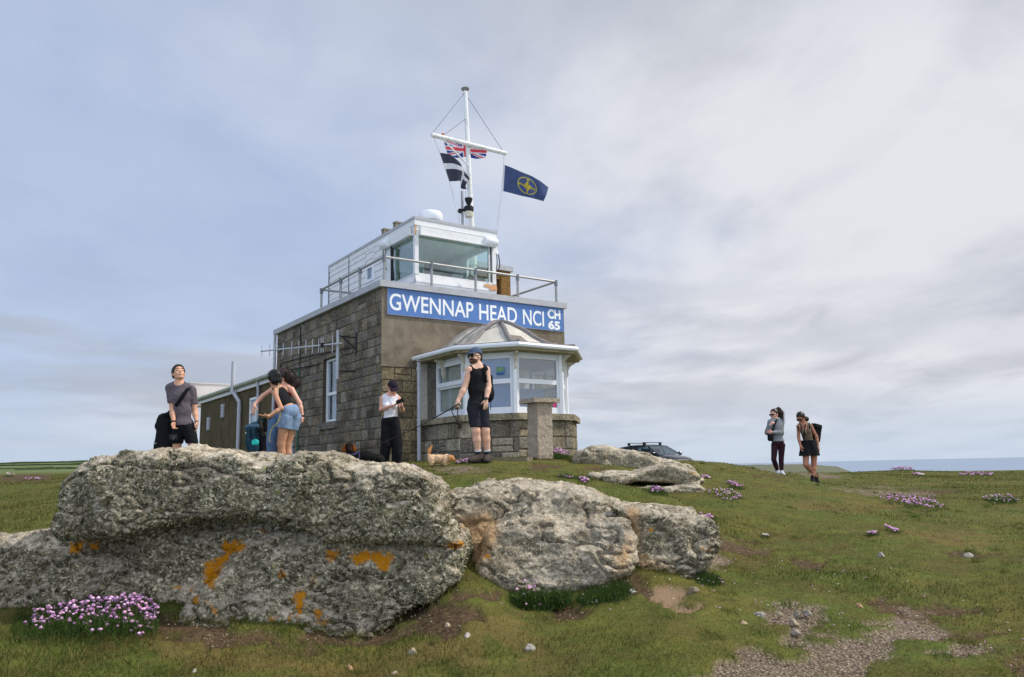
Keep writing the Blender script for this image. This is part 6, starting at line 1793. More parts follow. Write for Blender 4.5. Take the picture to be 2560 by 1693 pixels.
thrift(_c8([(1770, 415), (1850, 398), (1960, 398), (2010, 440), (1950, 452), (1880, 440), (1800, 430)]), 60, .016, 'faded thrift hummock near the right edge of the turf', foot=c8(1890, 458), seed=9, spread=.6, nblade=3000, white=.25, cushion=_c8([(1780, 425), (1850, 405), (1990, 410), (2000, 452), (1880, 460)]))
thrift(_c8([(1180, 232), (1260, 218), (1330, 222), (1345, 240), (1280, 240)]), 70, .04, 'thrift covered mound on the skyline against the sea', foot=c8(1265, 246), seed=10, spread=1.5, nblade=1200)
thrift(_c8([(1600, 262), (1720, 250), (1860, 262), (1840, 276), (1660, 276)]), 70, .035, 'wide far thrift band on the skyline near the right edge', foot=c8(1730, 279), seed=12, spread=1.5, nblade=1200)
thrift(_c8([(1325, 258), (1380, 262), (1410, 276), (1350, 278)]), 45, .045, 'pale far thrift patch right of the skyline mound', foot=c8(1370, 280), seed=13, spread=1.0, nblade=600, white=.3)
thrift(_c8([(140, 312), (190, 312), (250, 340), (240, 352), (160, 335)]), 30, .016, 'bright thrift streak high on the grass slope right of the outcrops', foot=c8(200, 356), seed=14, spread=.4, nblade=700)
thrift(_c8([(20, 360), (90, 350), (190, 370), (260, 410), (200, 440), (90, 430), (30, 400)]), 60, .013, 'scattered faded thrift on the slope right of the layered outcrop', foot=c8(130, 445), seed=15, spread=.8, nblade=800, white=.35)
thrift(_c8([(-20, 270), (20, 275), (40, 295), (-10, 290)]), 18, .019, 'little pink thrift spot beside the end of the layered outcrop', foot=c8(10, 300), seed=16, nblade=300)
thrift(_c8([(-20, 530), (40, 528), (78, 545), (20, 552), (-15, 548)]), 30, .016, 'thrift fringe along the top edge of the small rounded boulder', foot=c8(40, 556), seed=17, nblade=500)
thrift(_c7([(985, 312), (1010, 302), (1050, 318), (1045, 332), (1000, 328)]), 16, .016, 'pink thrift tuft behind the top of the two-tiered boulder', foot=c7(1020, 334), seed=18, nblade=200)
thrift(_c7([(860, 296), (950, 298), (955, 314), (880, 310)]), 14, .013, 'sparse thrift left of the pink tuft behind the two-tiered boulder', foot=c7(900, 316), seed=19, nblade=200)
thrift(_c7([(810, 112), (860, 100), (930, 125), (925, 150), (880, 145), (830, 128)]), 60, .017, 'thrift on a green tussock at the foot of the pillar', foot=c7(870, 180), seed=20, spread=.3, nblade=4000, cushion=_c7([(740, 178), (790, 145), (860, 132), (930, 150), (950, 185), (850, 190)]))
thrift(_c7([(190, 190), (230, 172), (290, 170), (280, 195), (220, 202)]), 40, .016, 'thrift beside the boots of the man with the dogs', foot=c7(240, 204), seed=21, spread=.2, nblade=500)
thrift([(1024, 1162), (1040, 1160), (1042, 1168), (1026, 1169)], 14, .014, 'thrift speck on the rim of the big overhanging boulder', foot=(1033, 1172), seed=22, nblade=200)
thrift(_c8([(1040, 640), (1110, 630), (1110, 655), (1060, 656)]), 16, .015, 'pink thrift group low on the open right slope, left one of a pair', foot=c8(1080, 660), seed=23, nblade=300)
thrift(_c8([(1150, 590), (1190, 600), (1250, 625), (1240, 642), (1180, 620)]), 18, .015, 'pink thrift group low on the open right slope, right one of a pair', foot=c8(1200, 645), seed=24, nblade=300)
thrift(_c8([(370, 650), (410, 645), (410, 662), (375, 664)]), 9, .013, 'few whitish thrift heads on the slope above the stony soil', foot=c8(390, 668), seed=25, nblade=150, white=.7)
thrift(_c7([(1440, 350), (1480, 345), (1530, 365), (1520, 378), (1470, 385)]), 22, .016, 'thrift tucked under the lower ledge of the layered outcrop', foot=c7(1480, 392), seed=26, nblade=400)
thrift([(60, 1194), (85, 1193), (104, 1195), (100, 1198), (64, 1198)], 22, .03, 'far thrift strip in the turf at the left edge', foot=(82, 1200), seed=27, spread=1, nblade=300)
thrift([(16, 1182), (30, 1180), (36, 1186), (18, 1188)], 16, .035, 'whitish thrift on the dark scrub bank at the left edge', foot=(26, 1192), seed=28, spread=1, nblade=900, white=.5)

# scattered daisies and single thrift heads in the turf
N = 2600
d = np.exp(rg.uniform(math.log(5), math.log(26), N)); a = rg.uniform(-R_(2), R_(37), N)
x, y = np.sin(a) * d, np.cos(a) * d
P2 = np.stack([x, y, 0 * x], -1); kp = fbm(P2, .5, 3, 91) + .2 * rg.normal(0, 1, N) > .22
x, y = x[kp], y[kp]; gg = ground(x, y) + rg.uniform(.01, .04, len(x)); n = len(x)
cols = np.where(rg.uniform(0, 1, (n, 1)) < .45, np.array(srgb(214, 206, 190)[:3]), np.array(srgb(206, 160, 190)[:3]))
V, F, C = pebble_mesh(np.stack([x, y, gg], -1), rg.uniform(.004, .0085, n) * (1 + .02 * np.hypot(x, y)), rg, cols)
tag(np_mesh('meadow_flowers', V, F, M_PINK, None, False, cols=C), kind='stuff')
# ------------------------------------------------------------------ people
def unit(v): v = np.array(v, float); return v / (np.linalg.norm(v) + 1e-12)
def mat_skin(name, c, flush=(200, 130, 110)):
    t = NT(name, .55, .35)
    b = srgb(*c)[:3]
    n = t.noise(7, 4, .6)
    t.color(t.mix(t.ramp(n, [(.4, 0.), (.75, .35)]), b, srgb(*flush)[:3]))
    t.set(t.b, 'Subsurface Weight', .08); t.set(t.b, 'Subsurface Radius', (.02, .008, .004))
    return t.m
def mat_cloth(name, c, rough=.85, var=.14, fold=.5, scale=9):
    t = NT(name, rough, .12)
    b = np.array(srgb(*c)[:3])
    n = t.noise(scale, 5, .62, None, .6)
    t.color(t.mix(t.ramp(n, [(.3, 0.), (.7, 1.)]), tuple(b * (1 - var)), tuple(np.minimum(1, b * (1 + var)))))
    t.bump(n, fold, .03)
    return t.m
def mat_denim(name, c):
    t = NT(name, .9, .1); b = np.array(srgb(*c)[:3])
    n = t.noise(14, 6, .65); w = t.noise(160, 2, .6)
    k = t.mix(t.ramp(n, [(.3, 0.), (.7, 1.)]), tuple(b * .72), tuple(np.minimum(1, b * 1.3)))
    t.color(t.mix(t.ramp(w, [(.4, 0.), (.7, .3)]), k, (.5, .55, .62))); t.bump(n, .5, .02)
    return t.m
M_HAIRK = mat_plain('black_hair', srgb(24, 20, 20), .45, .4, var=.4, scale=50)
M_HAIRB = mat_plain('brown_hair', srgb(46, 28, 24), .5, .4, var=.4, scale=50)
M_HAIRF = mat_plain('fair_hair', srgb(176, 146, 108), .55, .3, var=.25, scale=50)
M_SHADES = mat_plain('dark_lens', srgb(16, 16, 18), .12, .6, var=.1)
M_KBLK = mat_cloth('black_cloth', (26, 27, 31)); M_KBLK2 = mat_cloth('black_jersey', (30, 30, 34), fold=.35)
M_STRAP = mat_cloth('black_webbing', (24, 24, 28), fold=.2)

def strands(o, n, d, L, mat, seed=1, keep=None, spread=.35, w=.0022):
    """loose hair standing off a hair mass"""
    rg_ = np.random.default_rng(seed)
    V = np.array([v.co[:] for v in o.data.vertices]) + np.array(o.parent.location)
    if keep is not None: V = V[keep(V)]
    P = V[rg_.integers(0, len(V), n)]
    dd = np.array(d, float) + rg_.normal(0, spread, (n, 3)); dd /= np.linalg.norm(dd, axis=1)[:, None]
    sd = np.cross(dd, rg_.normal(0, 1, (n, 3))); sd /= np.linalg.norm(sd, axis=1)[:, None] + 1e-9
    VV = np.stack([P - sd * w, P + sd * w, P + dd * (rg_.uniform(.4, 1.0, n) * L)[:, None]], 1).reshape(-1, 3); F = np.arange(3 * n).reshape(-1, 3)
    np_mesh('loose_hair', VV, F, mat, o, False)['kind'] = 'stuff'
class Person:
    def __init__(s, label, Y, J, ground_px=None, skin=None, size=1.0, group=None, hb=.0075):
        """J: joint name -> (photo px, photo py, offset away from the viewer in m)"""
        s.J = {k: at(v[0], v[1], Y + (v[2] if len(v) > 2 else 0)) for k, v in J.items()}
        s.sz = size; s.skin = skin; s.hb = hb
        p = s.J['pelvis']
        zb = min(s.J[k][2] for k in s.J) - .06
        s.root = thing('person', label, 'person', (p[0], p[1], gz(p[0], p[1])), group)
    def frame(s):
        J = s.J
        up = unit(J['neck'] - J['pelvis']); r = J['shR'] - J['shL']; r = unit(r - up * (r @ up)); f = np.cross(up, r)
        return r, f, up      # r runs from the left of the picture to the right; f points away from or to the viewer
    def grid(s, names=None, pad=.16, h=.008, pts=None):
        P = np.array(pts if pts is not None else [s.J[k] for k in (names or s.J)])
        return SDF(P.min(0) - pad, P.max(0) + pad, h)
    def emit(s, g, name, mat, parent=None, jit=0.0, seed=1, label=None):
        V, Q = g.mesh()
        if not len(Q): return None
        if jit: V = V + vnormals(V, Q) * (fbm(V * np.array([1, 1, .55]), 13, 3, seed) * jit)[:, None]
        o = np_mesh(name, V, Q, mat, parent or s.root, True)
        if label: o['label'] = label
        return o
    def torso(s, g, o=0.0, k=.05, chest=(.150, .098, .15), belly=(.128, .094, .15), pel=(.148, .106, .115), bust=0.0, fdir=None, parts='cbp'):
        r, f, up = s.frame(); J = s.J; L = np.linalg.norm(J['neck'] - J['pelvis']); A = [r, f, up]
        c = lambda t: J['pelvis'] + up * L * t
        if 'c' in parts: g.ell(c(.70), np.array(chest) * s.sz + o, A, k)
        if 'b' in parts: g.ell(c(.38), np.array(belly) * s.sz + o, A, k)
        if 'p' in parts: g.ell(c(.02), np.array(pel) * s.sz + o, A, k)
        if bust:
            for q in (-.07, .07): g.ell(c(.62) + r * q * s.sz + fdir * .085 * s.sz, np.array([.062, .055, .06]) * s.sz * bust + o, A, .03)
    def yoke(s, g, o=0.0, k=.05):
        J = s.J
        g.cone(J['neck'] - s.frame()[2] * .03, J['shL'], .058 * s.sz + o, .05 * s.sz + o, k)
        g.cone(J['neck'] - s.frame()[2] * .03, J['shR'], .058 * s.sz + o, .05 * s.sz + o, k)
        for S in ('shL', 'shR'): g.cone(J['neck'] + s.frame()[2] * .028, J['neck'] * .42 + J[S] * .58 + s.frame()[2] * .018, .046 * s.sz + o, .042 * s.sz + o, k)
    def arm(s, g, S, o=0.0, k=.02, r=(.05, .04, .042, .026), upto=2.0):
        J = s.J; a, b, c = J['sh' + S], J['el' + S], J['wr' + S]; z = s.sz
        if upto <= 1: g.cone(a, a + (b - a) * upto, r[0] * z + o, (r[0] + (r[1] - r[0]) * upto) * z + o, k)
        else:
            g.cone(a, b, r[0] * z + o, r[1] * z + o, k)
            t = upto - 1; m = b + (c - b) * min(.35, t)
            g.cone(b, m, r[1] * z + o, r[2] * z + o, k); g.cone(m, b + (c - b) * t, r[2] * z + o, (r[2] + (r[3] - r[2]) * t) * z + o, k)
    def leg(s, g, S, o=0.0, k=.025, r=(.088, .06, .056, .038), upto=2.0):
        J = s.J; a, b, c = J['hip' + S], J['kn' + S], J['an' + S]; z = s.sz
        g.cone(a, a + (b - a) * min(1, upto), r[0] * z + o, (r[0] + (r[1] - r[0]) * min(1, upto)) * z + o, k)
        if upto > 1:
            t = upto - 1; back = unit(np.cross(np.cross(c - b, np.array([0, 1.0, 0])), c - b)) * 0
            m = b + (c - b) * .33 + back
            g.cone(b, m, r[1] * z + o, r[2] * z + o, k); g.cone(m, b + (c - b) * t, r[2] * z + o, (r[2] + (r[3] - r[2]) * (t - .33) / .67) * z + o if t > .33 else r[2] * z, k)
    def hand(s, g, S, tip, pn, curl=.5, thumb=None, spread=.16, o=0.0):
        """palm from the wrist towards tip; pn is the palm's normal (fingers curl that way)"""
        J = s.J; w = J['wr' + S]; z = s.sz
        d = unit(np.array(tip) - w); pn = unit(np.array(pn) - d * (np.array(pn) @ d)); side = np.cross(d, pn)
        if thumb is not None and np.dot(side, thumb) < 0: side = -side
        pc = w + d * .045 * z
        g.cone(w, w + d * .02, .026 * z, .027 * z, .015)
        g.ell(pc, np.array([.049, .038, .017]) * z, [d, side, pn], .012)
        for i, (sd, ln) in enumerate(((.028, .066), (.0095, .074), (-.0095, .07), (-.027, .054))):
            b0 = w + d * .084 * z + side * sd * z; dd = unit(d + side * sd * 4 * spread); ang = curl * (1 + .08 * i)
            p = b0; cur = dd
            for j, fr in enumerate((.45, .32, .23)):
                cur = unit(cur * math.cos(ang * (.7 if j == 0 else .9)) + pn * math.sin(ang * (.7 if j == 0 else .9))); q = p + cur * ln * fr * z
                g.cone(p, q, (.0092 - .0008 * j) * z, (.0086 - .0008 * j) * z, .003); p = q
        tb = w + d * .022 * z + side * .03 * z; td = unit(d * .75 + side * .65 + pn * .35); tm = tb + td * .038 * z
        g.cone(w + d * .03 * z, tb, .016 * z, .0125 * z, .01); g.cone(tb, tm, .0125 * z, .0105 * z, .004); g.cone(tm, tm + unit(td * .8 + d * .5 + pn * .3 * curl) * .03 * z, .0105 * z, .0085 * z, .003)
    def headaxes(s, f, u):
        f = unit(f); u = unit(np.array(u) - f * (np.array(u) @ f)); r = np.cross(f, u); return r, f, u
    def head(s, g, f, u, smile=0.0):
        r, f, u = s.headaxes(f, u); H = s.J['head'] - u * .012; s.J['head'] = H; z = s.sz * 1.1; A = [r, f, u]; s.hax = (r, f, u); s.H = H
        g.ell(H + u * .025 * z - f * .012 * z, np.array([.074, .093, .088]) * z, A, .02)
        g.ell(H + f * .02 * z - u * .045 * z, np.array([.06, .068, .072]) * z, A, .03)
        g.ell(H + f * .058 * z - u * .098 * z, np.array([.028, .024, .02]) * z, A, .025)
        g.cone(H + f * .02 * z - u * .07 * z + r * .042 * z, H + f * .05 * z - u * .095 * z + r * .02 * z, .018 * z, .016 * z, .02); g.cone(H + f * .02 * z - u * .07 * z - r * .042 * z, H + f * .05 * z - u * .095 * z - r * .02 * z, .018 * z, .016 * z, .02)
        g.cone(H + f * .082 * z + u * .0 * z, H + f * .1 * z - u * .034 * z, .008 * z, .013 * z, .01)
        g.cone(H + f * .074 * z + u * .016 * z - r * .045 * z, H + f * .074 * z + u * .016 * z + r * .045 * z, .011 * z, .011 * z, .012)
        for q in (-1, 1):
            g.ell(H + r * q * .034 * z + f * .079 * z - u * .004 * z, np.array([.015, .012, .012]) * z, A, 0, sub=True)
            g.ell(H + r * q * .034 * z + f * .074 * z - u * .004 * z, np.array([.013, .012, .012]) * z, A, .003)
            g.ell(H + r * q * .04 * z + f * .058 * z - u * .04 * z, np.array([.022, .022, .02]) * z, A, .02)
            g.ell(H + r * q * .076 * z - f * .006 * z - u * .022 * z, np.array([.009, .02, .031]) * z, A, .006)
        g.ell(H + f * .083 * z - u * .066 * z, np.array([.026, .012, .010]) * z, A, .01)
        J = s.J; g.cone(J['neck'] - (H - J['neck']) * .12, H - u * .06 * z - f * .014 * z, .058 * z, .053 * z, .03)
    def mouth(s, smile=True, teeth=False):
        r, f, u = s.hax; z = s.sz * 1.1; c = s.H + f * .093 * z - u * .066 * z
        m = MB(); P = [c + r * x * z + u * (abs(x) * (.28 if smile else .05)) * z - f * abs(x) * .35 * z for x in np.linspace(-.026, .026, 9)]
        m.tube(P, [.003 * z] + [.0055 * z] * 7 + [.003 * z], 6)
        o = m.build('mouth', mat_plain('teeth', srgb(190, 176, 164), .4) if teeth else mat_plain('lips', srgb(158, 92, 84), .5), s.root)
        if teeth:
            m = MB(); m.tube([p - u * .008 * z + f * .001 for p in P], .003 * z, 6); m.build('lip', mat_plain('lips', srgb(158, 92, 84), .5), o)
    def brows(s, mat):
        r, f, u = s.hax; z = s.sz * 1.1
        for q in (-1, 1):
            m = MB(); m.tube([s.H + r * q * x * z + f * (.09 - (x - .02) * .45) * z + u * (.026 + .003 * math.sin((x - .015) * 60)) * z for x in np.linspace(.014, .058, 6)], .0045 * z, 5); m.build('eyebrow', mat, s.root)
    def eyes(s, closed=False):
        r, f, u = s.hax; z = s.sz * 1.1
        for q in (-1, 1):
            c = s.H + r * q * .034 * z + f * .087 * z - u * .003 * z
            if closed:
                m = MB(); m.tube([c + r * x * z - f * abs(x) * .3 * z - u * (.004 - abs(x) * .15) * z for x in np.linspace(-.015, .015, 6)], .0024 * z, 5); m.build('eyelid', mat_plain('lash_dark', srgb(62, 40, 34), .6), s.root)
    def shades(s, drop=0.0):
        r, f, u = s.hax; z = s.sz * 1.1
        g = SDF(s.H - .16, s.H + .16, .0045)
        for q in (-1, 1):
            g.ell(s.H + r * q * .036 * z + f * .094 * z - u * (.004 + drop) * z, np.array([.031, .013, .024]) * z, [r, f, u], .004)
            g.cone(s.H + r * q * .062 * z + f * .082 * z + u * (.006 - drop) * z, s.H + r * q * .08 * z + f * .0 * z + u * .002 * z, .0055 * z, .0045 * z, .004)
        g.cone(s.H - r * .02 * z + f * .1 * z + u * .006 * z, s.H + r * .02 * z + f * .1 * z + u * .006 * z, .006 * z, .006 * z, .004)
        return s.emit(g, 'sunglasses', M_SHADES)
    def hair_cap(s, g, th=.014, face=.045, low=-.03, k=.0):
        r, f, u = s.hax; z = s.sz * 1.1; A = [r, f, u]; H = s.H
        g.ell(H + u * .03 * z - f * .016 * z, np.array([.078 + th, .096 + th, .09 + th]) * z, A, .01)
        g.ell(H - f * .045 * z - u * .03 * z, np.array([.068 + th, .055 + th, .06 + th * .5]) * z, A, .02)
        g.cut(H + f * face * z + u * .03 * z, unit(f * 1.0 - u * .75))
        g.cut(H + f * .02 * z + u * low * z, unit(f * .75 - u * .45))
    def cap(s, mat, brim=True, name='cap', brim_dir=None):
        r, f, u = s.hax; z = s.sz * 1.1; A = [r, f, u]; H = s.H
        g = SDF(H - .22, H + .26, .006)
        g.ell(H + u * .034 * z - f * .008 * z, np.array([.088, .106, .098]) * z, A, 0)
        g.cut(H + u * .036 * z, -u + f * .12)
        if brim:
            bd = unit(brim_dir) if brim_dir is not None else unit(f - u * .22)
            g.ell(H + u * .04 * z + f * .105 * z + (bd - f) * .05, np.array([.078, .082, .011]) * z, [r, bd, unit(np.cross(r, bd))], .01)
        return s.emit(g, name, mat)
    def shoe(s, S, toe, mat, sole=None, hgt=.055, name='boot', w=.042, cuff=.0):
        J = s.J; a = J['an' + S]; toe = np.array(toe, float)
        d = toe - a; fl = unit(np.array([d[0], d[1], 0])); 
        heel = a - unit(d - np.array([0, 0, d[2]])) * .045 + np.array([0, 0, toe[2] - a[2]]) * .9
        g = SDF(np.minimum(a, toe) - .16, np.maximum(a, toe) + .16, .008)
        g.cone(heel + np.array([0, 0, .02]), toe, w * .95, w * .8, .03); g.cone(heel + (toe - heel) * .35 + np.array([0, 0, .035]), heel + (toe - heel) * .75 + np.array([0, 0, .012]), w, w * .9, .03)
        g.cone(heel + np.array([0, 0, .03]) + fl * .02, a + np.array([0, 0, cuff]), w, .046 * s.sz, .03)
        zmin = min(heel[2], toe[2]) - w * .62
        if abs(heel[2] - toe[2]) < .05: g.cut(np.array([0, 0, zmin]), np.array([0, 0, -1]))
        o = s.emit(g, name, mat)
        if sole is not None and abs(heel[2] - toe[2]) < .05:
            g = SDF(np.minimum(heel, toe) - .12, np.maximum(heel, toe) + .12, .008)
            g.cone(heel + np.array([0, 0, .0]), toe, w + .008, w * .85 + .006, .02); g.cut(np.array([0, 0, zmin + .028]), np.array([0, 0, 1])); g.cut(np.array([0, 0, zmin - .006]), np.array([0, 0, -1]))
            s.emit(g, 'sole', sole, o)
        return o
    def band(s, a, b, t, r, wid, mat, name):
        a, b = np.array(a), np.array(b); d = unit(b - a); c = a + (b - a) * t
        m = MB(); m.tube([c - d * wid, c + d * wid], r, 14); return m.build(name, mat, s.root)
    def strap(s, pts, w, th, mat, name='strap', nrm=None):
        """flat webbing along points"""
        P = [np.array(p, float) for p in pts]; V, F = [], []
        for i, p in enumerate(P):
            t_ = unit(P[min(i + 1, len(P) - 1)] - P[max(i - 1, 0)]); n_ = unit(nrm if nrm is not None else (0, -1, .1)); sd = unit(np.cross(t_, n_)); n2 = unit(np.cross(sd, t_))
            V += [p + sd * w + n2 * th, p - sd * w + n2 * th, p - sd * w - n2 * th, p + sd * w - n2 * th]
        for i in range(len(P) - 1):
            for k in range(4): F.append((i * 4 + k, i * 4 + (k + 1) % 4, (i + 1) * 4 + (k + 1) % 4, (i + 1) * 4 + k))
        m = MB(); m.add(V, F + [(0, 1, 2, 3), tuple(range(4 * len(P) - 4, 4 * len(P)))], False); return m.build(name, mat, s.root)

def zline(px, py, Y): return at(px, py, Y)[2]
TOV = np.array([0, -1.0, 0])            # towards the viewer

# ---- man in the grey T-shirt on the left, head thrown back towards the sun
Y = 12.2
SK1 = mat_skin('skin_tan', (208, 160, 132))
p = Person('man in a grey t-shirt and black shorts with his smiling face turned up', Y, dict(
    head=(446.5, 931), neck=(449, 963), shL=(425.5, 971, -.04), shR=(479, 975, .06), elL=(431, 1023, -.06), wrL=(434, 1056, -.16), elR=(487.5, 1028, .08), wrR=(491.5, 1056, .0),
    pelvis=(457, 1066), hipL=(447, 1074), hipR=(471, 1073), knL=(441, 1126), knR=(485, 1124, -.03), anL=(438, 1192, .05), anR=(494, 1191, .03)), skin=SK1)
g = p.grid(h=.008, pad=.2)
p.head(g, (.55, -.72, .38), (-.25, .28, .92)); p.torso(g); p.yoke(g); p.arm(g, 'L'); p.arm(g, 'R'); p.leg(g, 'L'); p.leg(g, 'R')
p.hand(g, 'L', at(434, 1076, Y - .18), (.6, -.2, .1), 1.15, thumb=(.3, -1, 0)); p.hand(g, 'R', at(494, 1086, Y), (-.8, -.2, 0), .45, thumb=(-.3, -1, 0))
p.emit(g, 'body', SK1); p.eyes(True); p.brows(M_HAIRK); p.mouth(True, True)
r, f, u = p.hax
g = SDF(p.H - .2, p.H + .2, .006); p.hair_cap(g, .012, .05, -.0); g.ell(p.H + u * .1 + f * .02, (.06, .06, .03), [r, f, u], .02); g.cut(p.H - u * .045, -u); p.emit(g, 'hair', M_HAIRK, jit=.004)
T1 = mat_cloth('grey_tshirt', (96, 88, 96), fold=.7, scale=11)
g = p.grid(['neck', 'shL', 'shR', 'elL', 'elR', 'pelvis'], .24, .008)
p.torso(g, .02, .06, pel=(.15, .108, .13)); p.yoke(g, .012); J = p.J
p.arm(g, 'L', .02, .03, upto=.62); p.arm(g, 'R', .02, .03, upto=.6)
g.cut(at(455, 1064, Y), np.array([0, 0, -1.0])); g.ell(J['neck'] + (0, -.03, .035), (.075, .09, .06), None, 0, sub=True)
for S_ in 'LR':
    q = J['sh' + S_] + (J['el' + S_] - J['sh' + S_]) * .6; g.cone(q + unit(J['el' + S_] - J['sh' + S_]) * .055, q + unit(J['el' + S_] - J['sh' + S_]) * .12, .055, .05, 0, sub=True)
p.emit(g, 't_shirt', T1, jit=.010, seed=3)
SH1 = mat_cloth('black_shorts', (24, 26, 32))
g = p.grid(['pelvis', 'hipL', 'hipR', 'knL', 'knR'], .2, .008)
p.torso(g, .012, .05, parts='p'); p.leg(g, 'L', .018, .012, upto=.9); p.leg(g, 'R', .018, .012, upto=.9); g.cut(at(470, 1109, Y), np.array([.0, 0, -1.0])); p.emit(g, 'shorts', SH1, jit=.007, seed=4)
for S_ in 'LR': p.shoe(S_, p.J['an' + S_] + np.array([.05, -.16, -.055]), M_KBLK, name='shoe')
p.strap([at(474, 968, Y - .01), at(469, 973, Y - .115), at(461, 985, Y - .145), at(452, 998, Y - .15), at(443, 1010, Y - .14), at(436, 1018, Y - .08)], .028, .004, M_STRAP)
p.band(p.J['elL'], p.J['wrL'], .98, .033, .012, M_KBLK, 'watch'); p.band(p.J['elR'], p.J['wrR'], .97, .032, .008, M_STRAP, 'watch')
# the black jacket hanging beside him and the camera in his hand
jk = thing('jacket', 'black jacket hanging from the bag strap of the man in the grey t-shirt', 'jacket', at(415, 1060, Y + .08))
g = SDF(at(378, 1160, Y) - np.array([.1, .3, .35]), at(445, 1020, Y) + np.array([.15, .4, .1]), .011)
P_ = lambda x, y, dy: at(380 + x / 6.814, 900 + y / 6.814, Y + dy)
g.cone(P_(300, 920, .12), P_(200, 1010, .1), .05, .085, .05); g.cone(P_(200, 1010, .1), P_(140, 1120, .08), .085, .075, .05)
for x0, x1, dy in ((140, 95, .06), (190, 160, .02), (240, 230, .03), (290, 300, .05), (330, 350, .1)): g.cone(P_(x0 + 20, 1080, dy + .03), P_(x1, 1620, dy), .06, .075, .035)
V, Q = g.mesh(); V = V + vnormals(V, Q) * (fbm(V * np.array([2.2, 2, .5]), 9, 3, 5) * .022)[:, None]
np_mesh('cloth', V, Q, M_KBLK, jk, True)
m = MB(); m.obox(P_(52, 1425, -.05), (.02, 0, .006), (0, .012, 0), (0, 0, .006)); m.build('zip_pull', M_PIPE, jk)
cm = thing('hand_camera', 'small black camera held low by the man in the grey t-shirt', 'camera', P_(360, 1320, -.2))
g = SDF(P_(360, 1320, -.2) - .15, P_(360, 1320, -.2) + .15, .006); g.rbox(P_(362, 1320, -.2), (.058, .03, .045), .012, None, .008); g.cone(P_(362, 1325, -.23), P_(362, 1330, -.3), .034, .032, .006); V, Q = g.mesh(); np_mesh('camera_body', V, Q, M_BLACK, cm, True)
m = MB(); m.lathe(P_(362, 1331, -.325), [(.026, 0), (.026, .004)], 14, (0, -1, 0)); m.build('lens', M_SHADES, cm)

# ---- two women leaning together
Y = 12.05
SK2 = mat_skin('skin_warm', (190, 142, 112)); SK3 = mat_skin('skin_fair', (222, 170, 150))
p = Person('woman in black top and pale denim shorts leaning forward, seen from behind', Y, dict(
    head=(686, 945, -.05), neck=(690.5, 968), shL=(684, 978, -.1), shR=(712, 974, .16), elL=(703.5, 1021, -.2), wrL=(671, 1041, -.3), elR=(716, 1012, .3), wrR=(690, 1036, .3),
    pelvis=(726, 1030), hipL=(714, 1044, -.06), hipR=(734, 1044, .08), knL=(702.5, 1110, -.04), knR=(718, 1110, .1), anL=(707, 1180, .0), anR=(722, 1180, .14)), skin=SK2, size=.94)
g = p.grid(h=.008, pad=.2); J = p.J
p.head(g, (-.62, .7, -.25), (-.2, -.05, .95)); p.torso(g, 0, .05, (.142, .09, .15), (.115, .085, .14), (.165, .12, .12)); p.yoke(g, -.006); p.arm(g, 'L', -.002, r=(.046, .036, .037, .023)); p.arm(g, 'R', -.002, r=(.046, .036, .037, .023))
p.leg(g, 'L', .004, r=(.098, .06, .056, .036)); p.leg(g, 'R', .004, r=(.098, .06, .056, .036))
p.hand(g, 'L', at(647, 1038.5, Y - .36), (0, .1, 1), .12, thumb=(0, -1, .3)); p.hand(g, 'R', at(672, 1044, Y + .3), (0, .1, -1), .4)
p.emit(g, 'body', SK2)
r, f, u = p.hax
g = SDF(p.H - .25, p.H + .25, .007); p.hair_cap(g, .016, .06, -.1); g.ell(p.H - f * .1 + u * .03, (.05, .045, .05), None, .03); g.ell(p.H - f * .03 - u * .06, (.075, .07, .055), [r, f, u], .03); ho = p.emit(g, 'hair', M_HAIRK, jit=.008, seed=6); strands(ho, 500, (-.2, 0, -.2), .05, M_HAIRK, 4, None, .6)
g = p.grid(['neck', 'shL', 'shR', 'pelvis'], .22, .008); tr, tf_, tu = p.frame()
p.torso(g, .010, .05, (.142, .09, .15), (.115, .085, .14), parts='cb'); 
g.cut(J['pelvis'] + tu * .085, -tu); g.cut(J['neck'] - tu * .03, tu)
for S_ in ('L', 'R'): g.ell(J['sh' + S_] + tr * (-.035 if S_ == 'L' else .035) + tu * .0, (.075, .12, .11), [tr, tf_, tu], 0, sub=True)
p.emit(g, 'top', M_KBLK2, jit=.004, seed=7)
for q in (-.075, .075): p.strap([J['neck'] - tu * .05 + tr * q + TOV * .085, J['neck'] + tr * q * .9 - tu * .005 + TOV * .05, J['neck'] + tr * q * .9 - tu * .03 - TOV * .04], .008, .003, M_STRAP)
DN = mat_denim('pale_denim', (112, 138, 172))
g = p.grid(['pelvis', 'hipL', 'hipR', 'knL', 'knR'], .24, .008)
p.torso(g, .014, .05, pel=(.165, .12, .13), parts='p'); p.leg(g, 'L', .022, .012, r=(.1, .095, .1, .1), upto=.55); p.leg(g, 'R', .022, .012, r=(.1, .095, .1, .1), upto=.55)
g.cut(at(727, 1014.5, Y), unit(tu + np.array([.12, 0, .3]))); g.cut(at(722, 1073.5, Y), np.array([-.18, 0, -1.0])); p.emit(g, 'shorts', DN, jit=.008, seed=8)
for S_ in 'LR': p.shoe(S_, J['an' + S_] + np.array([-.1, .08, -.055]), mat_plain('white_shoe', srgb(206, 204, 200), .6), name='shoe')
p.strap([at(697, 958, Y - .12), at(696, 970, Y - .15), at(695, 985, Y - .16)], .006, .003, mat_plain('cream_cord', srgb(206, 182, 140), .8), 'bag_cord')
p.strap([at(701, 1030, Y - .2), at(700, 1043, Y - .22), at(695, 1056, Y - .24), at(682, 1068, Y - .25), at(676, 1080, Y - .25), at(672, 1100, Y - .24), at(677, 1105, Y - .24)], .007, .004, mat_plain('braided_cord', srgb(168, 150, 92), .8, var=.4, scale=60), 'bag_cord')

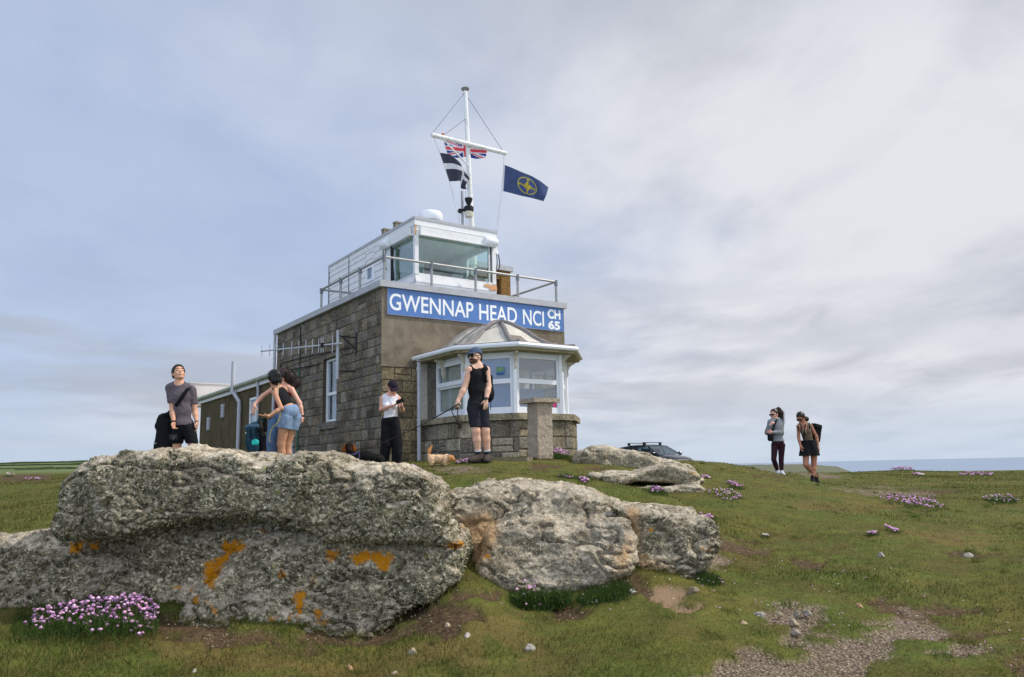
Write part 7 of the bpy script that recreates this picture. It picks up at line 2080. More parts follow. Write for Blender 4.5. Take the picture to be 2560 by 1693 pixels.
Y = 12.4
p = Person('woman with long dark wind-blown hair and jeans, hugging the woman in denim shorts', Y, dict(
    head=(707, 941), neck=(709, 966, .02), shL=(684, 972, .1), shR=(729, 974, -.06), elL=(657, 990, -.05), wrL=(635, 1014, -.18), elR=(749, 1008, -.12), wrR=(756.5, 1042, -.12),
    pelvis=(703, 1040), hipL=(688, 1050, .04), hipR=(714, 1050), knL=(679, 1112), knR=(716, 1112), anL=(677, 1184), anR=(719, 1184)), skin=SK3, size=.97)
g = p.grid(h=.008, pad=.2); J = p.J
p.head(g, (-.92, -.3, -.05), (.08, 0, 1)); p.torso(g, 0, .05, (.14, .09, .15), (.118, .088, .14), (.155, .11, .12)); p.yoke(g, -.006)
for S_ in 'LR': p.arm(g, S_, -.002, r=(.046, .037, .038, .024)); p.leg(g, S_)
p.hand(g, 'L', at(630.5, 1042, Y - .2), (.2, .6, -.2), .25, thumb=(1, -.2, 0)); p.hand(g, 'R', at(753.5, 1066, Y - .14), (-1, 0, 0), .8, thumb=(-.2, -1, 0))
p.emit(g, 'body', SK3); p.shades(); p.mouth(False)
r, f, u = p.hax
g = SDF(p.H - np.array([.25, .25, .35]), p.H + np.array([.4, .25, .25]), .008); p.hair_cap(g, .016, .04, -.1)
for a, b, ra, rb in (((712, 928), (731, 945), .075, .06), ((722, 940), (742, 958), .065, .05), ((716, 945), (733, 966), .07, .045), ((726, 948), (740, 965), .05, .03), ((730, 940), (743, 952), .045, .025)):
    g.cone(at(*a, Y + .04), at(*b, Y + .02), ra, rb, .03)
ho = p.emit(g, 'hair', M_HAIRB, jit=.02, seed=9); strands(ho, 1500, (.9, 0, -.45), .085, M_HAIRB, 3, lambda V: V[:, 0] > p.H[0] + .02, .3)
g = p.grid(['neck', 'shL', 'shR', 'pelvis'], .22, .009); tr, tf_, tu = p.frame()
p.torso(g, .012, .05, (.14, .09, .15), (.118, .088, .14)); g.cut(J['neck'] - tu * .045, tu); g.cut(J['pelvis'] + tu * .02, -tu)
for S_ in 'LR': g.ell(J['sh' + S_] + tr * (-.04 if S_ == 'L' else .04), (.07, .12, .1), [tr, tf_, tu], 0, sub=True)
p.emit(g, 'top', mat_cloth('maroon_top', (92, 40, 42)), jit=.005)
for q in (-.1, .1): p.strap([J['neck'] + tr * q - tu * .07 + TOV * .1, J['neck'] + tr * q + TOV * .03 + tu * .0, J['neck'] + tr * q - TOV * .06 - tu * .04], .012, .004, M_STRAP)
g = p.grid(['pelvis', 'hipL', 'hipR', 'anL', 'anR'], .2, .009); p.torso(g, .012, .05, parts='p')
for S_ in 'LR': p.leg(g, S_, .018, .03, r=(.09, .068, .068, .06), upto=1.95)
g.cut(J['pelvis'] + tu * .09, tu); p.emit(g, 'jeans', mat_denim('blue_denim', (84, 118, 160)), jit=.006)
for S_ in 'LR': p.shoe(S_, J['an' + S_] + np.array([-.12, -.1, -.055]), M_KBLK, name='shoe')
p.band(J['elR'], J['wrR'], .97, .033, .014, M_KBLK, 'watch')
ph = thing('mobile_phone', 'dark phone in the lowered right hand of the long haired woman', 'phone', at(749, 1066, Y - .16)); g = SDF(at(749, 1066, Y - .16) - .14, at(749, 1066, Y - .16) + .14, .005); g.rbox(at(749, 1065, Y - .16), (.006, .034, .07), .005, [unit((1, .2, .25)), (0, 1, 0), unit((-.25, 0, 1))], 0); V, Q = g.mesh(); np_mesh('phone_case', V, Q, M_BLACK, ph, True)

# rucksack between them
Y = 11.85
c0 = at(642, 1094, Y)
bp = thing('rucksack', 'dark teal roll-top rucksack with a turquoise patch held up by the two women', 'rucksack', c0 - np.array([0, 0, .35]))
P_ = lambda x, y, dy=0: at(600 + x / 7.128, 910 + y / 7.128, Y + dy)
TEAL = mat_cloth('teal_nylon', (34, 62, 76), fold=.6)
g = SDF(c0 - np.array([.32, .3, .45]), c0 + np.array([.3, .3, .4]), .009)
g.cone(P_(225, 1190), P_(245, 1400), .088, .108, .04); g.cone(P_(245, 1400), P_(275, 1660), .108, .1, .04); g.ell(P_(165, 1330, -.02), (.045, .06, .1), None, .02); g.ell(P_(250, 1480, -.09), (.07, .035, .1), None, .02)
V, Q = g.mesh(); V = V + vnormals(V, Q) * (fbm(V * np.array([1, 1, .7]), 11, 4, 3) * .02)[:, None]; np_mesh('bag', V, Q, TEAL, bp, True)
g = SDF(P_(225, 1100) - .3, P_(225, 1100) + .3, .008); g.cone(P_(110, 1130, -.03), P_(320, 1120, -.03), .026, .034, .02); g.cone(P_(135, 1095), P_(300, 1060), .022, .032, .03); g.cone(P_(175, 1140), P_(290, 1150), .05, .05, .03); V, Q = g.mesh(); V = V + vnormals(V, Q) * (fbm(V, 13, 3, 6) * .018)[:, None]; np_mesh('roll_top', V, Q, mat_cloth('slate_nylon', (62, 88, 106), fold=.6), bp, True)
for x in (190, 285):
    o = p.strap([P_(x, 1130, -.09), P_(x + 3, 1200, -.1), P_(x + 8, 1330, -.12)], .008, .003, M_STRAP, 'compression_strap'); o.parent = bp; o.location = p.root.location - bp.location
g = SDF(P_(270, 1405, -.1) - .16, P_(270, 1405, -.1) + .16, .006); g.ell(P_(272, 1400, -.112), (.056, .016, .05), None, 0); g.cut(P_(272, 1445, -.11), (0, 0, -1)); V, Q = g.mesh(); np_mesh('patch', V, Q, mat_plain('turquoise', srgb(40, 190, 180), .6), bp, True)
m = MB(); m.tube([P_(330, 1130, -.02), P_(325, 1000, -.02), P_(345, 960, -.02), P_(400, 985, .0), P_(430, 1060, .02)], .014, 6); m.build('handle', TEAL, bp)
g = SDF(P_(390, 1320) - np.array([.25, .2, .4]), P_(390, 1320) + np.array([.2, .2, .4]), .009); g.cone(P_(350, 1160, -.02), P_(410, 1300, -.03), .035, .045, .02); g.cone(P_(410, 1300, -.03), P_(420, 1560, -.02), .045, .045, .02); g.cone(P_(440, 1000, .04), P_(450, 1180, .03), .035, .03, .02); V, Q = g.mesh(); np_mesh('shoulder_strap', V, Q, M_STRAP, bp, True)

# ---- woman in white looking at her phone
Y = 14.1
p = Person('woman in a white sleeveless top, wide black trousers and dark cap looking at her phone', Y, dict(
    head=(981.5, 968, -.05), neck=(976, 990), shL=(955.5, 996, -.02), shR=(995, 996, .04), elL=(952.5, 1024, -.02), wrL=(979, 1015, -.27), elR=(1006, 1026, -.02), wrR=(1004.5, 1016, -.24),
    pelvis=(976.5, 1056), hipL=(967, 1064), hipR=(987, 1064), knL=(965, 1112, -.04), knR=(993, 1112), anL=(958, 1166), anR=(991, 1168)), skin=SK3, size=.95)
g = p.grid(h=.008, pad=.2); J = p.J
p.head(g, (.42, -.75, -.5), (.15, -.5, .85)); p.torso(g, 0, .05, (.142, .092, .15), (.118, .088, .14), (.155, .112, .12), .8, TOV); p.yoke(g, -.004)
for S_ in 'LR': p.arm(g, S_, 0, r=(.047, .038, .038, .024)); p.leg(g, S_)
p.hand(g, 'L', at(997, 1010, Y - .36), (.1, -.2, 1), .5, thumb=(0, 1, .6)); p.hand(g, 'R', at(1003.5, 1000, Y - .32), (-.8, -.4, .1), .6, thumb=(-.5, 0, .6))
p.emit(g, 'body', SK3); p.shades(); p.mouth(False)
r, f, u = p.hax
g = SDF(p.H - .22, p.H + .22, .007); p.hair_cap(g, .008, .02, -.09); g.cone(p.H - f * .09 - u * .03, p.H - f * .1 - u * .09, .035, .025, .02); p.emit(g, 'hair', M_HAIRF, jit=.004)
p.cap(mat_cloth('plum_cap', (40, 32, 44), fold=.2))
g = p.grid(['neck', 'shL', 'shR', 'pelvis'], .22, .008); tr, tf_, tu = p.frame()
p.torso(g, .013, .05, (.142, .092, .15), (.118, .088, .14), (.15, .108, .12), .8, TOV); p.yoke(g, .006, .04); g.ell(J['neck'] + np.array([0, -.02, .045]), (.07, .085, .06), None, 0, sub=True); g.cut(at(975, 1045, Y), np.array([.1, 0, -1.0]))
for S_ in 'LR': g.ell(J['sh' + S_] + tr * (-.045 if S_ == 'L' else .045) - tu * .0, (.06, .1, .095), [tr, tf_, tu], 0, sub=True)
p.emit(g, 'top', mat_cloth('white_ribbed', (222, 224, 232), var=.05, fold=.4, scale=18), jit=.006, seed=5)
g = p.grid(['pelvis', 'hipL', 'hipR', 'anL', 'anR'], .25, .009); p.torso(g, .014, .05, (.1, .1, .1), (.12, .09, .12), (.158, .114, .13), parts='p')
for S_ in 'LR': p.leg(g, S_, .0, .012, r=(.105, .1, .098, .088), upto=2.0)
g.cut(at(976, 1043.5, Y), np.array([-.1, 0, 1.0])); g.cut(np.array([0, 0, J['anR'][2] - .02]), np.array([0, 0, -1.0])); p.emit(g, 'trousers', M_KBLK, jit=.014, seed=6)
for S_ in 'LR': p.shoe(S_, J['an' + S_] + np.array([.03, -.16, -.055]), M_KBLK, name='shoe')
p.band(J['elR'], J['wrR'], .96, .033, .013, M_KBLK, 'watch')
pc = at(1000, 1003, Y - .37)
ph = thing('mobile_phone', 'black phone held up in both hands by the woman in white', 'phone', pc); g = SDF(pc - .14, pc + .14, .005); g.rbox(pc, (.073, .006, .036), .005, [unit((1, -.15, .42)), unit((.1, 1, .3)), unit((-.4, -.3, .9))], 0); V, Q = g.mesh(); np_mesh('phone_case', V, Q, M_BLACK, ph, True)

# ---- man with the dogs
Y = 12.4
SK4 = mat_skin('skin_pale', (222, 180, 156))
p = Person('bearded man in black vest and shorts with blue cap and sunglasses holding dog leads', Y, dict(
    head=(1188.5, 889, -.02), neck=(1193, 917), shL=(1173, 925, -.1), shR=(1216, 925, .06), elL=(1163, 966, -.12), wrL=(1144.5, 1002, -.2), elR=(1221.5, 966, .02), wrR=(1215, 1000, -.1),
    pelvis=(1194, 1010), hipL=(1183.5, 1022, -.03), hipR=(1206, 1022, .03), knL=(1190, 1078, -.08), knR=(1213.5, 1077), anL=(1196, 1140, .0), anR=(1219, 1140, .08)), skin=SK4, size=1.03)
g = p.grid(h=.008, pad=.2); J = p.J
p.head(g, (-.68, -.73, .0), (-.03, 0, 1)); p.torso(g, 0, .05, (.162, .105, .16), (.135, .098, .16), (.145, .108, .12)); p.yoke(g)
for S_ in 'LR': p.arm(g, S_, 0, r=(.055, .043, .046, .028)); p.leg(g, S_, r=(.09, .062, .06, .038))
p.hand(g, 'L', at(1139.5, 1017, Y - .26), (.5, .5, -.1), 1.1, thumb=(.5, -.8, 0)); p.hand(g, 'R', at(1213.5, 1029, Y - .14), (-.3, .8, 0), .35, thumb=(-1, -.2, 0))
p.emit(g, 'body', SK4); p.shades(); p.mouth(True)
r, f, u = p.hax; H = p.H
g = SDF(H - .2, H + .2, .006); g.ell(H + f * .026 - u * .055, (.076, .09, .09), [r, f, u], 0); g.ell(H + f * .068 - u * .112, (.036, .034, .03), [r, f, u], .03); g.cut(H - u * .05 + f * .07, unit(u - f * .35)); g.cut(H + f * .0, -f); g.ell(H + f * .115 - u * .076, (.026, .03, .008), [r, f, u], 0, sub=True); p.emit(g, 'beard', mat_plain('brown_beard', srgb(84, 60, 48), .8, var=.3, scale=60), jit=.004)
g = SDF(H - .2, H + .2, .006); g.cone(H + f * .1 - u * .064 - r * .034, H + f * .117 - u * .056, .007, .011, .004); g.cone(H + f * .1 - u * .064 + r * .034, H + f * .117 - u * .056, .007, .011, .004); p.emit(g, 'moustache', mat_plain('brown_beard', srgb(74, 52, 42), .8, var=.3, scale=60))
g = SDF(H - .2, H + .2, .006); p.hair_cap(g, .004, .0, -.05); p.emit(g, 'hair', M_HAIRB)
p.cap(mat_cloth('blue_grey_cap', (72, 88, 110), fold=.2))
g = p.grid(['neck', 'shL', 'shR', 'pelvis'], .24, .008); tr, tf_, tu = p.frame()
p.torso(g, .016, .05, (.162, .105, .16), (.138, .1, .17), (.148, .11, .12)); p.yoke(g, .007, .04); fr_ = unit((-.5, -.85, 0))
g.ell(J['neck'] + fr_ * .05 + np.array([0, 0, .01]), (.07, .1, .075), None, 0, sub=True); g.cut(at(1194, 1006, Y), np.array([0, 0, -1.0]))
for S_ in 'LR': g.ell(J['sh' + S_] + tr * (-.055 if S_ == 'L' else .055) - tu * .01, (.062, .11, .11), [tr, tf_, tu], 0, sub=True)
p.emit(g, 'vest', M_KBLK2, jit=.008, seed=4)
g = p.grid(['pelvis', 'hipL', 'hipR', 'knL', 'knR'], .2, .008); p.torso(g, .014, .05, (.1, .1, .1), (.13, .1, .14), (.15, .112, .13), parts='p')
for S_ in 'LR': p.leg(g, S_, .012, .012, r=(.092, .068, .068, .068), upto=.98)
g.cut(at(1194, 1004, Y), np.array([0, 0, 1.0])); g.cut(at(1200, 1069, Y), np.array([0, 0, -1.0])); p.emit(g, 'shorts', mat_cloth('charcoal_shorts', (42, 43, 50)), jit=.009, seed=5)
BOOT = mat_plain('brown_boot', srgb(66, 56, 52), .8, var=.3, scale=30, bump=.4)
SOLE = mat_plain('boot_sole', srgb(40, 38, 40), .9)
for S_, toe in (('L', (-.12, -.13)), ('R', (-.02, -.19))):
    p.shoe(S_, J['an' + S_] + np.array([toe[0], toe[1], -.068]), BOOT, SOLE, w=.05, cuff=.02)
    a, b = J['kn' + S_], J['an' + S_]
    g = SDF(b - .15, b + .25, .007); g.cone(b + (a - b) * .28, b - unit(a - b) * .02, .046, .044, 0); g.cut(b + (a - b) * .3, a - b); so = p.emit(g, 'sock', mat_plain('black_sock', srgb(34, 36, 52), .9))
    m = MB(); m.tube([b + (a - b) * .185, b + (a - b) * .255], [.051, .0525], 14); m.build('sock_stripe', mat_plain('white_knit', srgb(220, 220, 226), .9), so)
p.band(J['elR'], J['wrR'], .93, .035, .014, M_KBLK, 'watch_strap')
wc = J['elR'] + (J['wrR'] - J['elR']) * .94 + np.array([-.005, -.034, 0]); m = MB(); m.lathe(wc, [(.026, 0), (.027, .008), (.02, .012)], 16, (-.2, -1, .1)); m.build('watch_face', mat_plain('watch_green', srgb(58, 70, 66), .4), p.root)
m = MB(); m.lathe(J['wrR'] + np.array([-.02, -.03, -.1]), [(.011, -.004), (.011, .004)], 10, (0, 0, 1)); m.build('ring', mat_plain('ring_gold', srgb(196, 172, 110), .3, .5, .8), p.root)
# small rucksack on his back
c0 = at(1218, 972, Y + .22)
bp = thing('rucksack', 'small black rucksack on the back of the man with the dogs', 'rucksack', c0)
g = SDF(c0 - np.array([.3, .25, .4]), c0 + np.array([.25, .25, .4]), .009); g.rbox(at(1214, 968, Y + .2), (.12, .08, .22), .07, [unit((1, .35, 0)), unit((-.35, 1, 0)), (0, 0, 1)], 0); g.ell(at(1220, 985, Y + .23), (.1, .1, .14), None, .04); V, Q = g.mesh(); np_mesh('bag', V, Q, M_KBLK, bp, True)
m = MB(); m.tube([at(1226, 1000, Y + .12), at(1227, 1012, Y + .1), at(1226.5, 1026, Y + .1)], .006, 5); m.build('strap_end', M_STRAP, bp)
p.strap([at(1211, 912, Y + .12), at(1209, 915, Y + .0), at(1208.5, 922, Y - .07), at(1210, 935, Y - .09), at(1214, 950, Y - .06), at(1219, 962, Y + .05)], .02, .005, M_STRAP, 'rucksack_strap', (-.3, -1, .3))
p.strap([at(1182, 914, Y + .05), at(1181, 917, Y - .06), at(1177, 930, Y - .16), at(1175, 945, Y - .12)], .014, .004, M_STRAP, 'rucksack_strap', (-.3, -1, .3))

# ---- the two walkers on the right
Y = 18.8
p = Person('woman in a grey hooded top and burgundy leggings with a ponytail, walking on the slope', Y, dict(
    head=(1935.5, 1034.5), neck=(1940, 1051), shL=(1926, 1056, -.04), shR=(1953.5, 1057, .08), elL=(1917.5, 1082, -.06), wrL=(1925, 1064, -.16), elR=(1953.5, 1083, -.02), wrR=(1930, 1081, -.18),
    pelvis=(1944.5, 1107), hipL=(1937, 1113), hipR=(1954, 1113), knL=(1934.5, 1149, -.05), knR=(1953, 1149), anL=(1944, 1178, .14), anR=(1954, 1181)), skin=SK3, size=.95)
g = p.grid(h=.009, pad=.2); J = p.J
p.head(g, (-.86, -.5, -.1), (-.04, 0, 1)); p.torso(g, 0, .05, (.14, .09, .15), (.118, .088, .14), (.155, .11, .12)); p.yoke(g, -.004)
for S_ in 'LR': p.arm(g, S_, 0, r=(.046, .037, .037, .024)); p.leg(g, S_, 0, .012, r=(.082, .056, .054, .036))
p.hand(g, 'L', at(1933, 1054, Y - .2), (.5, .5, -.5), .9, thumb=(0, -.2, 1)); p.hand(g, 'R', at(1921, 1080, Y - .22), (0, .8, .2), .8, thumb=(0, 0, 1))
p.emit(g, 'body', SK3); p.shades(); p.mouth(True)
r, f, u = p.hax
g = SDF(p.H - np.array([.22, .22, .35]), p.H + np.array([.32, .22, .25]), .008); p.hair_cap(g, .008, .03, -.05); g.ell(p.H - f * .085 + u * .085, (.045, .045, .045), None, .02)
g.cone(at(1946, 1022, Y + .02), at(1951, 1030, Y + .02), .045, .05, .02); g.cone(at(1951, 1030, Y + .02), at(1953.5, 1040, Y + .02), .05, .035, .02); g.cone(at(1953, 1040, Y + .02), at(1957, 1048, Y + .02), .035, .012, .02); ho = p.emit(g, 'hair', M_HAIRB, jit=.008); strands(ho, 500, (.5, 0, -.8), .12, M_HAIRB, 5, lambda V: V[:, 0] > p.H[0] + .1, .25, .003)
HOOD = mat_cloth('grey_fleece', (128, 134, 142), fold=.5)
g = p.grid(['neck', 'shL', 'shR', 'elL', 'elR', 'wrL', 'wrR', 'pelvis'], .22, .009); tr, tf_, tu = p.frame()
p.torso(g, .026, .06, (.14, .095, .15), (.125, .095, .14), (.155, .112, .12)); p.yoke(g, .014)
p.arm(g, 'L', .016, .03, upto=1.9); p.arm(g, 'R', .016, .03, upto=1.92); g.cone(J['neck'] - tu * .02, J['neck'] + tu * .04, .075, .062, .02); g.ell(J['neck'] + tu * .07 + TOV * .02, (.05, .055, .05), None, 0, sub=True)
g.cut(at(1945, 1104, Y), np.array([0, 0, -1.0])); p.emit(g, 'hooded_top', HOOD, jit=.009, seed=3)
g = p.grid(['pelvis', 'hipL', 'hipR', 'anL', 'anR'], .2, .009); p.torso(g, .008, .05, parts='p')
for S_ in 'LR': p.leg(g, S_, .004, .012, r=(.084, .058, .056, .038), upto=1.93)
p.emit(g, 'leggings', mat_cloth('burgundy_jersey', (58, 34, 44), fold=.2), jit=.002)
for S_, toe in (('L', (-.03, -.14, -.08)), ('R', (-.01, -.19, -.055))):
    p.shoe(S_, J['an' + S_] + np.array(toe), mat_plain('white_trainer', srgb(206, 210, 220), .6), name='trainer')
    m = MB(); a, b = J['kn' + S_], J['an' + S_]; m.tube([b, b + (a - b) * .16], [.046, .048], 12); m.build('sock', mat_plain('white_knit', srgb(220, 220, 226), .9), p.root)
p.strap([at(1943, 1047, Y - .06), at(1940, 1054, Y - .15), at(1935, 1068, Y - .19), at(1930, 1082, Y - .18), at(1926, 1092, Y - .15)], .016, .004, M_STRAP, 'bag_strap')
bc = at(1926, 1094, Y - .17); bg_ = thing('shoulder_bag', 'little black shoulder bag worn by the woman in the grey hooded top', 'bag', bc); g = SDF(bc - .2, bc + .2, .008); g.rbox(bc, (.065, .05, .085), .04, None, 0); V, Q = g.mesh(); np_mesh('bag', V, Q, M_KBLK, bg_, True)

Y = 18.4
p = Person('woman in a brown vest and black skirt looking down as she walks, black rucksack behind', Y, dict(
    head=(2001.5, 1043, -.06), neck=(2010.5, 1061), shL=(1996, 1066, -.06), shR=(2027, 1066, .06), elL=(1996.5, 1093, -.06), wrL=(2001.5, 1116, -.12), elR=(2041, 1092, .06), wrR=(2046.5, 1121, -.02),
    pelvis=(2023, 1112), hipL=(2015, 1119), hipR=(2034, 1119), knL=(2014.5, 1162, -.12), knR=(2035, 1161), anL=(2041, 1192, .22), anR=(2032, 1196, -.05)), skin=mat_skin('skin_brown', (168, 118, 94)), size=.95)
SK5 = p.skin
g = p.grid(h=.009, pad=.2); J = p.J
p.head(g, (-.62, -.55, -.55), (-.35, -.3, .88)); p.torso(g, 0, .05, (.14, .09, .15), (.118, .088, .14), (.16, .115, .12), .9, unit((-.4, -.85, 0))); p.yoke(g, -.004)
for S_ in 'LR': p.arm(g, S_, 0, r=(.046, .037, .037, .024)); p.leg(g, S_, r=(.094, .062, .06, .038))
p.hand(g, 'L', at(2006, 1132, Y - .14), (.8, .2, 0), .3, thumb=(.2, -1, 0)); p.hand(g, 'R', at(2049, 1137, Y - .06), (-.8, .2, 0), .7, thumb=(-.2, -1, 0))
p.emit(g, 'body', SK5); p.shades(); p.mouth(False)
r, f, u = p.hax
g = SDF(p.H - .25, p.H + .28, .008); p.hair_cap(g, .012, .04, -.06); g.ell(at(2016.5, 1047.5, Y), (.055, .05, .06), None, .02); p.emit(g, 'hair', M_HAIRK, jit=.005)
g = p.grid(['neck', 'shL', 'shR', 'pelvis'], .22, .009); tr, tf_, tu = p.frame()
p.torso(g, .012, .05, (.14, .09, .15), (.118, .088, .14), (.158, .112, .1), .9, unit((-.4, -.85, 0))); p.yoke(g, .005, .04)
g.ell(J['neck'] + unit((-.45, -.9, 0)) * .07 - tu * .05, (.065, .09, .12), None, 0, sub=True); g.cut(at(2023, 1107, Y), np.array([0, 0, -1.0]))
for S_ in 'LR': g.ell(J['sh' + S_] + tr * (-.048 if S_ == 'L' else .048), (.06, .11, .1), [tr, tf_, tu], 0, sub=True)
p.emit(g, 'vest', mat_cloth('brown_vest', (96, 84, 70)), jit=.006)
g = p.grid(['pelvis', 'hipL', 'hipR', 'knL', 'knR'], .25, .009); zt_s, zb_s = at(2023, 1103, Y)[2], at(2023, 1139.5, Y)[2]
cx = (J['hipL'] + J['hipR']) / 2
g.cone((cx[0] - .0, cx[1], zt_s), (cx[0] + .015, cx[1], zb_s - .05), .15, .2, .02); g.cone((J['hipL'][0] + .01, J['hipL'][1], zt_s - .03), (J['knL'][0] + .03, J['knL'][1] + .05, zb_s - .05), .13, .15, .02); g.cut((0, 0, zt_s + .02), (0, 0, 1)); g.cut((0, 0, zb_s), (.0, 0, -1)); p.emit(g, 'skirt', M_KBLK, jit=.01, seed=2)
p.shoe('R', J['anR'] + np.array([-.05, -.14, -.07]), M_KBLK, SOLE, w=.046, cuff=.03)
p.shoe('L', J['anL'] + np.array([-.01, -.1, -.14]), M_KBLK, w=.046, cuff=.04)
for a, b, c_, d_ in (((2017.5, 1057), (2013, 1064), (2011, 1080), (2010, 1098)),): p.strap([at(*a, Y + .0), at(*b, Y - .12), at(*c_, Y - .19), at(*d_, Y - .19)], .012, .004, M_STRAP, 'bag_strap')
p.strap([at(2024, 1057, Y + .1), at(2023, 1061, Y - .03), at(2024, 1070, Y - .08), at(2029, 1082, Y - .02)], .016, .004, M_STRAP, 'rucksack_strap'); p.strap([at(1996, 1060, Y + .02), at(1995, 1066, Y - .12), at(1998, 1078, Y - .16)], .014, .004, M_STRAP, 'rucksack_strap')
p.band(J['elR'], J['wrR'], .93, .029, .006, mat_plain('bracelet', srgb(214, 196, 176), .5), 'bracelet')
bc = at(2040, 1082, Y + .22); bp = thing('rucksack', 'black square-topped rucksack on the woman in the brown vest', 'rucksack', bc)
g = SDF(bc - .4, bc + .4, .009); g.rbox(at(2039, 1083, Y + .2), (.12, .07, .2), .04, [unit((1, .3, -.25)), unit((-.3, 1, 0)), unit((.25, 0, 1))], 0); g.rbox(at(2041, 1066, Y + .2), (.11, .085, .055), .03, [unit((1, .3, -.25)), unit((-.3, 1, 0)), unit((.25, 0, 1))], .02); V, Q = g.mesh(); np_mesh('bag', V, Q, M_KBLK, bp, True)
# ------------------------------------------------------------------ dogs and leads
def fur(name, pal, scale=60):
    t = NT(name, .9, .12); t.color(t.mix(t.ramp(t.noise(scale, 5, .7), [(.3, 0.), (.7, 1.)]), srgb(*pal[0])[:3], srgb(*pal[1])[:3])); t.bump(t.noise(90, 4, .7), .6, .01); return t.m
# light curly dog walking right, nose low, tail up
Y = 12.7
P_ = lambda x, y, dy=0: at(840 + x / 7.41, 1080 + y / 7.41, Y + dy)
FURL = fur('cream_fur', ((214, 174, 132), (236, 202, 164))); FURT = fur('ginger_fur', ((188, 130, 80), (214, 160, 108)))
b0 = P_(1900, 600); gl_ = gz(b0[0], b0[1])
dog = thing('dog', 'small cream and ginger dog with its tail up sniffing along the grass', 'dog', (b0[0], b0[1], gl_))
g = SDF(P_(1660, 640) - .2, P_(2230, 300) + .25, .006)
g.cone(P_(1775, 500), P_(1900, 495), .062, .060, .03); g.cone(P_(1900, 500), P_(2040, 505, -.01), .062, .072, .03); g.ell(P_(1780, 515), (.06, .062, .075), None, .03); g.ell(P_(2030, 530, -.01), (.06, .065, .075), None, .03)
g.cone(P_(2050, 480, -.02), P_(2120, 480, -.05), .052, .045, .03)
for x, dy, hind in ((1765, -.05, 1), (1800, .05, 1), (2020, -.055, 0), (2055, .045, 0)):
    zf = gz(P_(x, 600, dy)[0], P_(x, 600, dy)[1]); foot = P_(x, 600, dy); foot[2] = zf + .018
    k = P_(x, 560, dy)
    if hind: kn = k + np.array([.018, 0, .0]); hk = foot + np.array([-.022, 0, .06])
    else: kn = k + np.array([-.006, 0, 0]); hk = foot + np.array([.004, 0, .055])
    g.cone(P_(x + 5, 525, dy * .8), kn, .045, .032, .02); g.cone(kn, hk, .03, .021, .015); g.cone(hk, foot, .021, .02, .012); g.cone(foot, foot + np.array([.022, -.004, -.004]), .021, .018, .01)
g.cone(P_(1725, 450, .0), P_(1712, 415), .02, .022, .015)
V, Q = g.mesh(); V = V + vnormals(V, Q) * (fbm(V, 34, 3, 2) * .008)[:, None]; np_mesh('body', V, Q, FURL, dog, True)
g = SDF(P_(1700, 430) - .1, P_(1800, 230) + .1, .006); g.cone(P_(1712, 420), P_(1730, 340), .02, .03, .01); g.cone(P_(1730, 340), P_(1775, 250), .03, .012, .01); V, Q = g.mesh(); V = V + vnormals(V, Q) * (fbm(V, 34, 3, 5) * .009)[:, None]; np_mesh('tail', V, Q, FURT, dog, True)
g = SDF(P_(2130, 490, -.06) - .18, P_(2130, 490, -.06) + .18, .005); g.ell(P_(2125, 478, -.06), (.052, .048, .046), None, .02); g.cone(P_(2150, 495, -.07), P_(2185, 515, -.08), .032, .022, .02); g.ell(P_(2105, 492, -.11), (.022, .012, .038), None, .008); g.ell(P_(2100, 480, .0), (.022, .012, .038), None, .008); V, Q = g.mesh(); V = V + vnormals(V, Q) * (fbm(V, 40, 3, 7) * .006)[:, None]; np_mesh('head', V, Q, FURT, dog, True)
m = MB(); m.lathe(P_(2197, 518, -.085), [(.004, -.01), (.011, -.004), (.011, .004), (.003, .01)], 8, (1, 0, 0)); m.build('nose', M_BLACK, dog)
m = MB(); m.lathe(P_(2150, 478, -.105), [(.002, 0), (.006, .003), (.006, .006), (.002, .008)], 8, (.3, -1, 0)); m.build('eye', M_BLACK, dog)
m = MB(); m.tube([P_(1995, 495, -.005), P_(2003, 500, -.005)], [.082, .082], 14); m.build('harness', mat_plain('grey_webbing', srgb(86, 92, 108), .8), dog)
m = MB(); m.tube([P_(2076, 478, -.025), P_(2090, 482, -.03)], [.058, .056], 14); m.build('collar', mat_plain('blue_collar', srgb(80, 96, 140), .7, var=.4, scale=40), dog)

# black and tan dog lying by the wall, head turned away
Y = 13.4
FURK = fur('black_fur', ((18, 18, 20), (34, 32, 32))); FURB = fur('tan_fur', ((120, 66, 26), (158, 92, 40)))
b0 = P_(550, 640); gl_ = gz(b0[0], b0[1])
dog2 = thing('dog', 'black and tan dog in a violet harness half hidden behind the big boulder', 'dog', (b0[0], b0[1], gl_))
g = SDF(P_(120, 760) - .25, P_(950, 180) + .3, .009)
g.cone(P_(330, 480), P_(560, 470), .105, .11, .04); g.cone(P_(560, 470), P_(800, 520), .11, .09, .04); g.cone(P_(280, 470), P_(255, 350), .075, .062, .03); g.ell(P_(780, 530), (.1, .09, .1), None, .03)
for x, dy, hind in ((330, -.07, 0), (370, .07, 0), (800, -.07, 1), (760, .07, 1)):
    foot = P_(x, 700, dy); foot[2] = gz(foot[0], foot[1]) + .025; top = P_(x, 520, dy)
    kn = (top + foot) / 2 + np.array([.03 if not hind else -.03, 0, .02]); g.cone(top, kn, .06, .04, .03); g.cone(kn, foot, .036, .028, .02); g.cone(foot, foot + np.array([-.05, 0, -.005]), .03, .024, .02)
g.cone(P_(850, 540), P_(930, 640), .03, .014, .02)
V, Q = g.mesh(); V = V + vnormals(V, Q) * (fbm(V, 26, 3, 2) * .008)[:, None]; np_mesh('body', V, Q, FURK, dog2, True)
